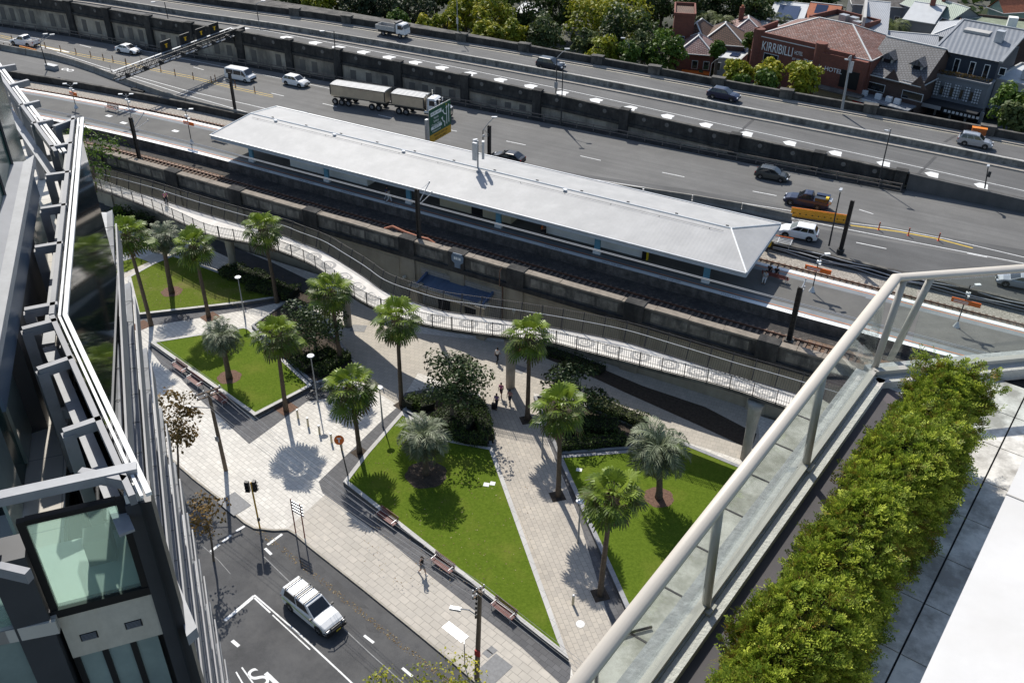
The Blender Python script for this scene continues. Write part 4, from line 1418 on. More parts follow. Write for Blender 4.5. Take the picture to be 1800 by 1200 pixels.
def tree(name, label, cat, base, top_z, R3, m, n=2600, size=.42, clumps=26, group=None, cr=.36, trunk_r=.22, cc=None, flat=0.0):
    """tapered trunk with limbs and a clumpy crown centred at cc (world)"""
    base = Vector(base)
    t = T(name, label, cat, base, 0, group)
    cc = Vector(cc) - base if cc is not None else Vector((0, 0, top_z - base.z - R3[2]))
    P, N, tone, C = crown_pts(n, R3, clumps, cr, flat)
    P = P + np.array(cc)
    V, F = leaf_quads(P, N, size, .6, .08)
    np_mesh('crown', V, F, tone, m, t)
    g = MB()
    f = cc - Vector((0, 0, R3[2] * .55))
    if f.z < .5:
        f.z = .5
    g.tube([(0, 0, -.3), f * .5 + Vector((.1, 0, 0)), f], [trunk_r * 1.25, trunk_r, trunk_r * .8], 8)
    for i in RNG.choice(len(C), min(7, len(C)), replace=False):
        e = Vector(C[i] + np.array(cc))
        g.tube([f, f.lerp(e, .5) + Vector((0, 0, .15)), e], [trunk_r * .6, trunk_r * .35, trunk_r * .12], 5)
    g.build('trunk', BARK, t)
    return t


# ------------------------------------------------------------------ palms
L_FAN = leafmat('fan_palm_leaves', (0.11, 0.07, 0.028), (0.062, 0.105, 0.012), (0.20, 0.27, 0.030), rough=.45, trans=.2)
L_JEL = leafmat('grey_palm_leaves', (0.085, 0.070, 0.032), (0.070, 0.095, 0.048), (0.26, 0.29, 0.18), rough=.5, trans=.15)
L_DEAD = leafmat('dead_palm_skirt', (0.12, 0.08, 0.045), (0.19, 0.13, 0.075), (0.27, 0.20, 0.13), rough=.9, trans=.1)


def fan_crown(nf=34, rad=1.0):
    V = []; F = []; tone = []

    def quad(a, b, c, d, t):
        o = len(V); V.extend([a, b, c, d]); F.append((o, o + 1, o + 2, o + 3)); tone.append(t)
    for i in range(nf):
        u = (i + .5) / nf
        el = R(82 - 138 * u ** 0.85); az = i * 2.39996 + RNG.normal() * .15
        out = np.array([math.cos(az), math.sin(az), 0.]); f = out * math.cos(el) + np.array([0, 0, math.sin(el)])
        s = np.array([-math.sin(az), math.cos(az), 0.])
        up = np.cross(s, f) * -1
        if up[2] < 0 and el > -R(80):
            up = -up
        pl = rad * (0.70 + .45 * RNG.random()); P0 = np.zeros(3); P1 = f * pl - np.array([0, 0, .08 * pl * pl])
        tb_ = 0.35 + .5 * (1 - u) + .15 * RNG.random()
        if u > .78:
            tb_ = .28 + .15 * RNG.random()
        if u > .9:
            tb_ = .02 + .14 * RNG.random()
        w = s * .025
        quad(P0 - w, P0 + w, P1 + w, P1 - w, tb_)
        ns = 15; L = rad * (.66 + .2 * RNG.random())
        fd = f * .8 + np.array([0, 0, -.28]); fd /= np.linalg.norm(fd)
        for j in range(ns):
            ph = R(-112 + 224 * j / (ns - 1))
            d = fd * math.cos(ph) + s * math.sin(ph)
            l = L * (1.0 - .22 * abs(ph) / 1.95) * (.92 + .16 * RNG.random())
            side = np.cross(d, up); side /= np.linalg.norm(side) + 1e-9
            m_ = P1 + d * l * .70 + up * .03 - np.array([0, 0, l * .06])
            wd = side * l * .088
            e = P1 + d * l * .98 - np.array([0, 0, l * (.16 + .16 * RNG.random())])
            tt = float(np.clip(tb_ + .22 * math.sin(i * 12.9) + RNG.normal() * .12, 0, 1))
            quad(P1, m_ - wd + up * .02, m_ + np.array([0, 0, .03]), m_ + wd + up * .02, tt)
            quad(m_ - wd, e - wd * .25, e + wd * .25, m_ + wd, float(np.clip(tt - .05, 0, 1)))
    return np.array(V), np.array(F), np.array(tone)


def feather_crown(nf=40, L=2.1):
    V = []; F = []; tone = []

    def quad(a, b, c, d, t):
        o = len(V); V.extend([a, b, c, d]); F.append((o, o + 1, o + 2, o + 3)); tone.append(t)
    for i in range(nf):
        u = (i + .5) / nf
        el = R(84 - 112 * u ** .9); az = i * 2.39996 + RNG.normal() * .12
        out = np.array([math.cos(az), math.sin(az), 0.]); s = np.array([-math.sin(az), math.cos(az), 0.])
        l = L * (.85 + .3 * RNG.random()) * (1.0 if u < .8 else .85)
        pts = []; p = np.zeros(3); e = el; n = 11
        for k in range(n + 1):
            pts.append(p.copy()); st = l / n
            p = p + (out * math.cos(e) + np.array([0, 0, math.sin(e)])) * st; e -= (R(8.5) + R(10) * k / n)
        tb_ = .2 + .45 * (1 - u) + .3 * RNG.random()
        if u > .9:
            tb_ = .05 + .1 * RNG.random()
        for k in range(n):
            a, b = pts[k], pts[k + 1]; w = s * (.03 * (1 - k / n) + .008)
            quad(a - w, a + w, b + w, b - w, tb_)
            if k < 2:
                continue
            d = (b - a) / np.linalg.norm(b - a); up = np.cross(s, d); up = -up if up[2] < 0 else up
            for q in range(3):
                c = a + (b - a) * (q / 3)
                for sg in (-1, 1):
                    ll = .62 * math.sin(math.pi * min(1, .18 + .8 * (k + q / 3) / n)) + .1
                    dd = s * sg * .72 + d * .62 + up * .30 + rdir(1)[0] * .12; dd /= np.linalg.norm(dd)
                    m_ = c + dd * ll * .6; t_ = c + dd * ll - np.array([0, 0, ll * .25])
                    wd = d * .036
                    quad(c - wd * .6, m_ - wd, t_, m_ + wd, float(np.clip(tb_ + RNG.normal() * .12, 0, 1)))
    return np.array(V), np.array(F), np.array(tone)


FANS = [fan_crown() for _ in range(3)]
JELS = [feather_crown() for _ in range(3)]


def arr_mesh(name, V, F, tone, m):
    o = np_mesh(name, V, F, tone, m); me = o.data; COL.objects.unlink(o); bpy.data.objects.remove(o); return me


FANM = [arr_mesh('crown', *f, L_FAN) for f in FANS]
JELM = [arr_mesh('crown', *f, L_JEL) for f in JELS]
ground_of = lambda px, py: G(px, py, 0)


def palm(kind, label, base, crown, z0, sc=1.0, k=0, group='palms standing in the park', r=.2):
    B = G(*base, z0)
    d = RX * (crown[0] - 900) - UX * (crown[1] - 600) + FX * FPX
    q = math.hypot(B.x, B.y) / math.hypot(d.x, d.y)
    top = Vector((d.x * q, d.y * q, CAM_H + d.z * q))
    t = T('fan_palm' if kind == 'fan' else 'feather_palm', label, 'palm', B, 0, group)
    tp = top - B
    o = bpy.data.objects.new('crown', (FANM if kind == 'fan' else JELM)[k % 3]); COL.objects.link(o); o.parent = t
    o.location = tp; o.scale = (sc * (1.5 if kind == 'fan' else 1.28),) * 3; hs = math.sin(base[0] * 12.9 + base[1]); o.rotation_euler = (.13 * hs, .13 * math.cos(base[0] * 7.1), base[0] * 1.3); o.scale = [q * w for q, w in zip(o.scale, (1 + .08 * hs, 1 - .05 * hs, 1 - .10 * abs(hs)))]
    g = MB()
    n = 14; pts = []; rs = []
    for i in range(n + 1):
        u = i / n
        pts.append(Vector((tp.x * u ** 1.6, tp.y * u ** 1.6, tp.z * u)) + Vector((0, 0, -.1 if i == 0 else 0)))
        rs.append(r * (1.35 - .25 * min(1, u * 6) - .32 * u) * (1 + .05 * (i % 2)))
    g.tube(pts, rs, 9); g.build('trunk', PALMT, t, smooth=True)
    # skirt of old leaf stubs under the crown
    n = 170 if kind == 'fan' else 70
    a = RNG.random(n) * 6.283; zz = -RNG.random(n) ** 1.5 * (1.3 if kind == 'fan' else .8) * sc
    P = np.stack([np.cos(a) * (r * .9 + .22), np.sin(a) * (r * .9 + .22), zz], 1) + np.array(tp)
    N = np.stack([np.cos(a), np.sin(a), np.full(n, .3)], 1); N /= np.linalg.norm(N, axis=1)[:, None]
    V, F = leaf_quads(P, N, .68 * sc, .35, .1); np_mesh('dead_skirt', V, F, RNG.random(n), L_DEAD, t)
    return t


FP = [
    ('fan', 'tall leaning green fan palm next to the silver building ledges, leftmost of the palms', (266, 572), (222, 412), 0, 1.12, 0),
    ('fan', 'tall fan palm on dark paving below the patchy lawn, right of a grey palm', (367, 557), (340, 432), 0, 1.02, 1),
    ('fan', 'green fan palm whose crown overlaps the footbridge deck, behind the service road', (487, 532), (462, 402), 0, .98, 2),
    ('fan', 'fan palm with a brown skirt at the right corner of the diamond lawn', (503, 722), (486, 590), 0, 1.05, 0),
    ('fan', 'fan palm rising from the dense shrub bed beside a bridge column', (598, 634), (581, 512), .3, 1.02, 1),
    ('fan', 'fan palm in the open paved area in front of the entrance canopy', (706, 712), (698, 562), 0, 1.1, 2),
    ('fan', 'fan palm between two disc lamps at the top of the big triangular lawn', (632, 795), (616, 682), 0, 1.08, 0),
    ('fan', 'fan palm beside the bridge column at the top of the diagonal path', (927, 737), (931, 592), 0, 1.0, 1),
    ('fan', 'fan palm with brown hanging leaves on the dark strip by the hedged bed', (981, 872), (984, 718), 0, 1.05, 2),
    ('fan', 'fan palm nearest the balcony rail, at the foot of the diagonal path', (1055, 1045), (1076, 870), 0, 1.05, 0),
    ('jel', 'slender grey-green feather palm on the patchy lawn with a round mulch ring', (302, 514), (286, 418), .42, .95, 0),
    ('jel', 'small grey-green feather palm on the diamond lawn', (403, 664), (389, 592), .42, .95, 1),
    ('jel', 'broad grey-green feather palm in the dark mulch of the big triangular lawn', (749, 832), (746, 768), .42, 1.08, 2),
    ('jel', 'large shaggy grey-green feather palm on the lawn near the balcony rail', (1158, 874), (1156, 790), .42, 1.25, 0),
]
for q in FP:
    palm(q[0], q[1], q[2], q[3], q[4], q[5], q[6], 'green fan palms in the park' if q[0] == 'fan' else 'grey feather palms on the lawns', .2 if q[0] == 'fan' else .26)

# ------------------------------------------------------------------ round trees in the beds
def ptree(name, label, cat, basepx, crownpx, rpx, m, z0=0.0, n=2600, size=.3, zsc=.85, group=None, clumps=30, cr=.36, tr=.18, flat=0.0):
    B = G(*basepx, z0)
    d = RX * (crownpx[0] - 900) - UX * (crownpx[1] - 600) + FX * FPX
    q = math.hypot(B.x, B.y) / math.hypot(d.x, d.y)
    c = Vector((d.x * q, d.y * q, CAM_H + d.z * q))
    rad = 1.22 * rpx * (c - Vector((0, 0, CAM_H))).length / FPX
    return tree(name, label, cat, B, 0, (rad, rad, rad * zsc), m, n, size, clumps, group, cr, tr, c, flat)


ptree('evergreen_tree', 'round glossy dark tree in the bed beside the diamond lawn', 'tree', (555, 622), (548, 572), 50, L_MAG, .3, 3200, .30, .65)
ptree('evergreen_tree', 'round glossy dark tree in the middle of the paving above the big lawn', 'tree', (795, 742), (790, 668), 55, L_MAG, .3, 3800, .30, .62)
ptree('evergreen_tree', 'dark leafy tree in the shade of the bridge above the hedged bed', 'tree', (1010, 735), (1012, 680), 46, L_MAG, .3, 2600, .30, .65)
ptree('street_tree', 'thin autumn-leaved street tree beside the silver ledges', 'tree', (312, 842), (305, 745), 36, L_AUT, 0, 1300, .30, 1.3, clumps=22, tr=.09)
ptree('street_tree', 'sparse small street tree over the road below the autumn tree', 'tree', (375, 985), (362, 905), 30, L_AUT, -.1, 430, .28, 1.0, clumps=20, tr=.08)
ptree('street_tree', 'yellow-green tree whose top pokes up at the bottom of the frame beside the timber pole', 'tree', (790, 1310), (790, 1232), 66, L_YEL, 0, 1500, .22, .9, tr=.15)
ptree('street_tree', 'small yellow-green treetop at the bottom of the frame left of the timber pole', 'tree', (665, 1300), (668, 1222), 34, L_YEL, -.1, 500, .22, .9, tr=.12)
ptree('evergreen_tree', 'green feathery tree squeezed between the silver building and the railway wall', 'tree', (160, 400), (160, 280), 40, L_MID, 0, 1700, .35, 1.3)
ptree('shrub', 'light green sprig growing above the footbridge foot behind the leftmost palm', 'shrub', (212, 385), (210, 372), 13, L_MID, .4, 160, .3, .9, clumps=8, tr=.04)
ptree('shrub', 'small light green plant at the footbridge side next to the leftmost grey palm', 'shrub', (243, 392), (242, 384), 7, L_MID, .4, 90, .3, .9, clumps=6, tr=.04)


# ------------------------------------------------------------------ clipped hedges and shrub masses
def hedge(label, pix, w, h, z0=.3, m=L_HED, dens=95, size=.17, group=None, cat='hedge', name='hedge'):
    line = GL(pix, z0); base = line[len(line) // 2]
    t = T(name, label, cat, base, 0, group)
    L = sum((line[i + 1] - line[i]).length for i in range(len(line) - 1))
    n = int(L * (w + 2 * h) * dens)
    pts = along(line, L / n * .999)
    n = len(pts)
    C = np.array([p[0] for p in pts]); D = np.array([p[1] for p in pts]); S = np.stack([-D[:, 1], D[:, 0], D[:, 2] * 0], 1)
    u = RNG.random(n) * (w + 2 * h)
    off = np.where(u < h, -w / 2, np.where(u < h + w, u - h - w / 2, w / 2)); zz = np.where(u < h, u, np.where(u < h + w, h, 2 * h + w - u))
    ph = C[:, 0] * 2.1 + C[:, 1] * 1.3
    k = 1 + .12 * np.sin(ph) + .08 * np.sin(ph * 2.7)
    P = C + S * (off * k)[:, None]; P[:, 2] += zz * k
    P += RNG.normal(size=(n, 3)) * .07
    nn = np.where((u < h)[:, None], -S, np.where((u < h + w)[:, None], np.array([[0, 0, 1.]]), S))
    N = nn * .6 + rdir(n) * .7; N /= np.linalg.norm(N, axis=1)[:, None]
    V, F = leaf_quads(P - np.array(base), N, size, .6, .08)
    tone = np.clip(RNG.random(n) * .75 + .25 * (np.sin(ph * 1.7) * .5 + .5), 0, 1)
    np_mesh('foliage', V, F, tone, m, t)
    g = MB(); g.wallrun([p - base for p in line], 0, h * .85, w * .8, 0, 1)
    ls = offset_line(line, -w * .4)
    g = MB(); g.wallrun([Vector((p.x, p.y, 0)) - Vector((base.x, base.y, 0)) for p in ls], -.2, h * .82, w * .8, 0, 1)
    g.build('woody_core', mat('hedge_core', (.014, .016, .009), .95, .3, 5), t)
    return t


hedge('low flowering hedge along the upper left edge of the shrub bed beside the diamond lawn', [(503, 618), (520, 635), (545, 655)], 1.3, .8)
hedge('low hedge along the lower edge of the shrub bed beside the diamond lawn', [(556, 660), (585, 645), (612, 628)], 1.2, .8)
hedge('dark hedge in the shade behind the dense shrub bed', [(530, 640), (560, 635), (585, 622)], 1.6, .9, m=L_DRK)
hedge('dark clipped hedge block under the round tree of the big lawn', [(772, 728), (800, 742), (832, 752)], 3.0, .9, m=L_DRK)
hedge('leafy hedge along the diagonal path edge of the round tree bed', [(838, 712), (848, 745), (858, 777)], 1.3, .9)
hedge('low leafy hedge along the lower edge of the round tree bed', [(790, 766), (825, 777), (858, 780)], 1.2, .8)
hedge('leafy shrubs at the upper left corner of the round tree bed', [(718, 716), (738, 706), (752, 722)], 1.5, .9)
hedge('bright hedge along the shaded footpath above the hedged bed', [(1035, 708), (1080, 728), (1135, 752)], 1.3, 1.0, m=L_OLV)
hedge('dark clipped hedge block in the middle of the hedged bed', [(990, 755), (1030, 752), (1085, 757)], 2.2, 1.1, m=L_DRK)
hedge('low hedge along the lower edge of the hedged bed', [(980, 788), (1040, 783), (1100, 776)], 1.2, .8)
hedge('shaded shrubs under the footbridge beside the patchy lawn', [(440, 505), (475, 512), (520, 522)], 2.2, .9, .3, L_DRK, name='shrub', cat='shrub')
hedge('dark shrubs in the shade below the leftmost footbridge column', [(395, 478), (430, 490), (470, 502)], 2.4, 1.0, .3, L_DRK, name='shrub', cat='shrub')
hedge('low dark ground plants along the foot of the wall beneath the footbridge', [(955, 618), (1000, 632), (1060, 655)], 1.4, .6, 0, L_DRK, 60, name='shrub', cat='shrub')
hedge('dark greenery hanging beside the footbridge foot at the left', [(195, 385), (240, 400), (262, 405)], 3.0, 1.4, 0, L_DRK, 50, .25, name='shrub', cat='shrub')

# fallen leaves on the lawns and in the gutter
n = 1500
q = RNG.random((n, 2)); k = RNG.random(n)
px = np.where(k < .4, 430 + 420 * q[:, 0], np.where(k < .7, 640 + 300 * q[:, 0], 240 + 260 * q[:, 0])); py = np.where(k < .4, 905 + .80 * (px - 430) + 14 * RNG.random(n), np.where(k < .7, 770 + 260 * q[:, 1], 480 + 60 * q[:, 1]))
P = np.array([G(a, b, -.118 if c < .4 else (.40 if c < .7 else .41)) for a, b, c in zip(px, py, k)])
V, F = leaf_quads(P, rdir(n) * .25 + np.array([0, 0, 1.]), .11, .6, .1)
struct(np_mesh('leaf_litter', V, F, RNG.random(n), leafmat('dry_leaves', (.10, .06, .02), (.22, .13, .04), (.40, .33, .18))), 'stuff')
# ================================================================== CYCLE RAMP
def rz_(px):
    return float(np.interp(px, [100, 170, 400, 606, 895, 1320, 1600], [5.1, 5.2, 5.5, 5.8, 6.6, 7.05, 7.3]))


near = [(120, 318), (172, 335), (250, 364), (320, 396), (370, 418), (450, 434), (492, 446), (548, 470), (590, 500), (620, 525), (665, 549), (740, 574), (825, 589), (900, 598), (960, 605), (1030, 623), (1100, 641), (1170, 659), (1275, 686), (1350, 711), (1420, 735), (1500, 764)]
farp = [(120, 306), (172, 321), (262, 345), (340, 370), (425, 395), (495, 414), (525, 426), (567, 442), (605, 465), (640, 487), (675, 512), (725, 531), (775, 546), (825, 554), (900, 565), (990, 580), (1090, 600), (1175, 625), (1287, 660), (1350, 678), (1430, 702), (1500, 724)]
NL = smooth_line([G(p[0], p[1], rz_(p[0]) - .35) + Vector((0, 0, .35)) for p in near], 120)
FL = smooth_line([G(p[0], p[1], rz_(p[0])) for p in farp], 120)
NR = 150
NL = resample(NL, NR); FL = resample(FL, NR)
for i in range(NR):
    z = (NL[i].z + FL[i].z) / 2; NL[i].z = z; FL[i].z = z
DECK = mat('pale_deck_paving', (0.66, 0.63, 0.575), .85, .12, .8, bump=.1, dirt=(.54, .50, .46), dscale=.5, damt=.5)
RINGD = mat('grey_deck_paint', (0.33, 0.32, 0.305), .85, .12, 2)
RINGL = mat('cream_deck_paint', (0.62, 0.585, 0.53), .85, .08, 2)
t = T('cycle_bridge', 'long curving cycle and foot bridge with pale deck painted with rings', 'bridge', (-45, 66, 0))
g = MB()
rings = []
for a, b in zip(NL, FL):
    m_ = a.lerp(b, .5)
    rings.append([a + Vector((0, 0, -.35)), m_ + (a - m_) * .35 + Vector((0, 0, -.7)), m_ + (b - m_) * .35 + Vector((0, 0, -.7)), b + Vector((0, 0, -.35)), b + Vector((0, 0, -.05)), a + Vector((0, 0, -.05))])
g.loft(rings); g.build('beam', CONCD, t, world=True)
g = MB(); g.ribbon(NL, FL); 
centre = [a.lerp(b, .5) for a, b in zip(NL, FL)]
for px, py in [(518, 435), (553, 452), (582, 466), (605, 485), (632, 503), (658, 520), (770, 558), (825, 569), (875, 575), (1028, 598), (1083, 612), (1130, 627), (1178, 641), (1220, 654), (1265, 668), (1310, 681), (1350, 692)]:
    p = G(px, py, rz_(px)); i = min(range(NR), key=lambda k: (centre[k] - p).length)
    if i + 1 >= NR:
        continue
    d = (centre[min(i + 1, NR - 1)] - centre[i - 1]); a = math.atan2(d.y, d.x); c = centre[i]; sl = d.z / max(d.xy.length, .01)
    for r0, r1, dz, mi in ((1.0, .62, .008, 1), (.62, .42, .010, 2), (.42, .26, .012, 1), (.26, .0, .014, 2)):
        A_ = []; B_ = []
        for k in range(25):
            w = k / 24 * 2 * math.pi
            for rr, lst in ((r0, A_), (r1, B_)):
                u, v = 1.0 * rr * math.cos(w), .8 * rr * math.sin(w)
                lst.append(Vector((c.x + u * math.cos(a) - v * math.sin(a), c.y + u * math.sin(a) + v * math.cos(a), c.z + dz + u * sl)))
        g.ribbon(A_, B_, mi)
g.build('deck', [DECK, RINGD, RINGL], t, world=True)
# balustrades
BAR = mat('pale_picket_steel', (0.60, 0.57, 0.52), .5, .1)
DBAR = mat('dark_picket_steel', (0.06, 0.055, 0.055), .5, .1)


def balustrade(name, line, h, mt, step, hoop, lean=0.0):
    pts = along(line, step)
    p = T(name, '', '')
    del p['label']; del p['category']
    p.parent = t; p.location = -Vector(t.location)
    o = p
    g = MB()
    for i, (q, d) in enumerate(pts):
        n = Vector((-d.y, d.x, 0)) * lean
        top = q + Vector((0, 0, h)) + n * h
        g.beam(q + Vector((0, 0, .1)), top, .036 if hoop else .022, .036 if hoop else .022)
        if hoop and i % 2 == 0 and i + 1 < len(pts):
            q2, d2 = pts[i + 1]; g.beam(top, q2 + Vector((0, 0, h)) + n * h, .03, .03)
    g.build('pickets', mt, o)
    g = MB()
    for i in range(len(line) - 1):
        d = (line[i + 1] - line[i]).normalized(); n = Vector((-d.y, d.x, 0)) * lean
        g.beam(line[i] + Vector((0, 0, .08)), line[i + 1] + Vector((0, 0, .08)), .05, .07)
        if hoop:
            g.beam(line[i] + Vector((0, 0, .5)) , line[i + 1] + Vector((0, 0, .5)), .03, .03)
    g.build('bottom_rail', DBAR, o)
    g = MB()
    for q, d in along(line, 2.05, .6):
        n = Vector((-d.y, d.x, 0)) * lean
        g.beam(q - Vector((0, 0, .3)), q + Vector((0, 0, h + .02)) + n * h, .09, .06)
    g.build('post', DBAR, o, split=True)
    if not hoop:
        off = offset_line(line, .25)
        g = MB()
        g.tube([q + Vector((0, 0, 1.25)) for q in off], .035, 6); g.build('handrail', LGREY, o)
        g = MB()
        for i in range(len(line) - 1):
            d = (line[i + 1] - line[i]).normalized(); n = Vector((-d.y, d.x, 0)) * lean * h; g.beam(line[i] + n + Vector((0, 0, h - .08)), line[i + 1] + n + Vector((0, 0, h - .08)), .03, .03)
        g.build('top_wire', DBAR, o)
    else:
        off = offset_line(line, .25)
        g = MB(); g.tube([q + Vector((0, 0, 1.1)) for q in off], .03, 6); g.build('handrail', DBAR, o)
    return o


balustrade('balustrade', [v.copy() for v in NL], 1.4, BAR, .21, True)
balustrade('balustrade', [v.copy() for v in FL], 1.9, DBAR, .21, False, .4)
for (qx, qy, r0, r1) in [(412, 478, .55, .42), (612, 573, .55, .42), (897, 680, .62, .45), (1309, 806, .6, .42)]:
    b = G(qx, qy, 0)
    i = min(range(NR), key=lambda k: (centre[k].xy - b.xy).length)
    top = centre[i].z - .66; cc = centre[i]
    g = MB(); g.lathe((b.x, b.y, -.1), [(r1, 0), (r1 * 1.05, top * .5), (r0, top * .92), (r0 * 1.25, top + .12)], 16)
    g.build('column', CONC, t, world=True, smooth=True)

# station entrance canopy against the wall
wl0 = GY(753, 482, WY + .3); wr0 = GY(865, 515, WY + .3)
z0 = (wl0.z + wr0.z) / 2; fl = G(731, 503, z0 - .45); fr = G(843, 538, z0 - .45); fy = (fl.y + fr.y) / 2
BLUER = ribmat('dark_blue_roof', (0.075, 0.11, 0.17), .62, 0.0, .5, 0.0, .8, .15)
t = T('entrance_canopy', 'blue ribbed lean-to roof over the station entrance in the viaduct wall', 'canopy', ((wl0.x + wr0.x) / 2, fy, 0))
xa, xb = wl0.x, wr0.x; ya_, yb_ = fy, WY + .3
g = MB(); g.hull2([Vector((xa, yb_, z0)), Vector((xb, yb_, z0)), Vector((xb, ya_ + .2, z0 - .45)), Vector((xa, ya_ + .2, z0 - .45))], [Vector((xa, yb_, z0 - .15)), Vector((xb, yb_, z0 - .15)), Vector((xb, ya_ + .2, z0 - .6)), Vector((xa, ya_ + .2, z0 - .6))]); g.build('roof_sheet', BLUER, t, world=True)
g = MB()
for x in (xa - .12, xb + .12):
    g.beam((x, yb_, z0 + .1), (x, ya_, z0 - .35), .22, .4)
g.build('side_fascia', mat('blue_fascia', (.07, .11, .19), .5, .1), t, world=True, split=True)
g = MB(); g.wallrun([(xa + .2, ya_ - .1), (xb - .2, ya_ - .1)], z0 - .95, z0 - .32, .3); g.build('front_parapet', RENDER, t, world=True)
for x in (xa - .15, xb + .15):
    g = MB(); g.box((x, ya_, (z0 - .4) / 2), (1.0, 1.0, z0 - .4)); g.box((x, ya_, z0 - .3), (1.25, 1.25, .22)); g.build('pillar', RENDER, t, world=True)
g = MB(); g.bx(xa + 1.2, xb - 1.2, WY + .26, WY + .34, 0, 2.8); g.build('opening', BLACK, t, world=True)
g = MB(); g.beam((xa - .6, ya_ - .35, z0 - .35), (xb + .6, ya_ - .35, z0 - .75), .06, .06); g.build('cable_tray', GALV, t, world=True)
# ================================================================== VEHICLES
def paint(name, col, metal=0.0):
    return mat(name, col, .3, .03, 1.0, metal, coat=.3)


def inset(a, b, c, d, l, r, bt, tp, out):
    """sub-quad of a quad a,b,c,d (a-b bottom, d-c top)"""
    def P(u, v):
        return a.lerp(b, u).lerp(d.lerp(c, u), v)
    n = (b - a).cross(d - a).normalized() * out
    return [P(l, bt) + n, P(r, bt) + n, P(r, tp) + n, P(l, tp) + n]


def wheel(t, x, y, r=.34, w=.24, name='wheel'):
    sg = 1 if y > 0 else -1
    g = MB()
    prof = [(r * .55, -w / 2), (r * .94, -w / 2), (r, -w / 2 + .04), (r, w / 2 - .04), (r * .94, w / 2), (r * .55, w / 2)]
    n = 18; vs = []; fs = []
    for pr, py in prof:
        for k in range(n):
            a = 2 * math.pi * k / n; vs.append((pr * math.cos(a), py, pr * math.sin(a)))
    for i in range(len(prof) - 1):
        for k in range(n):
            fs.append((i * n + k, (i + 1) * n + k, (i + 1) * n + (k + 1) % n, i * n + (k + 1) % n))
    g.add(vs, fs); o = g.build('wheel', RUBBER, t, origin=None)
    o.location = (x, y, r)
    g = MB(); yy = sg * (w / 2 - .03)
    for k in range(5):
        a = k * 1.2566; g.beam((0, yy, 0), (r * .58 * math.cos(a), yy, r * .58 * math.sin(a)), .08, .03)
    g.tube([(0, yy - .02, 0), (0, yy + .02, 0)], .09, 10)
    vs = [(r * .6 * math.cos(k * .349), yy - sg * .05, r * .6 * math.sin(k * .349)) for k in range(18)]; g.add(vs, [tuple(range(18))])
    g.build('rim', RIM, o)
    return o


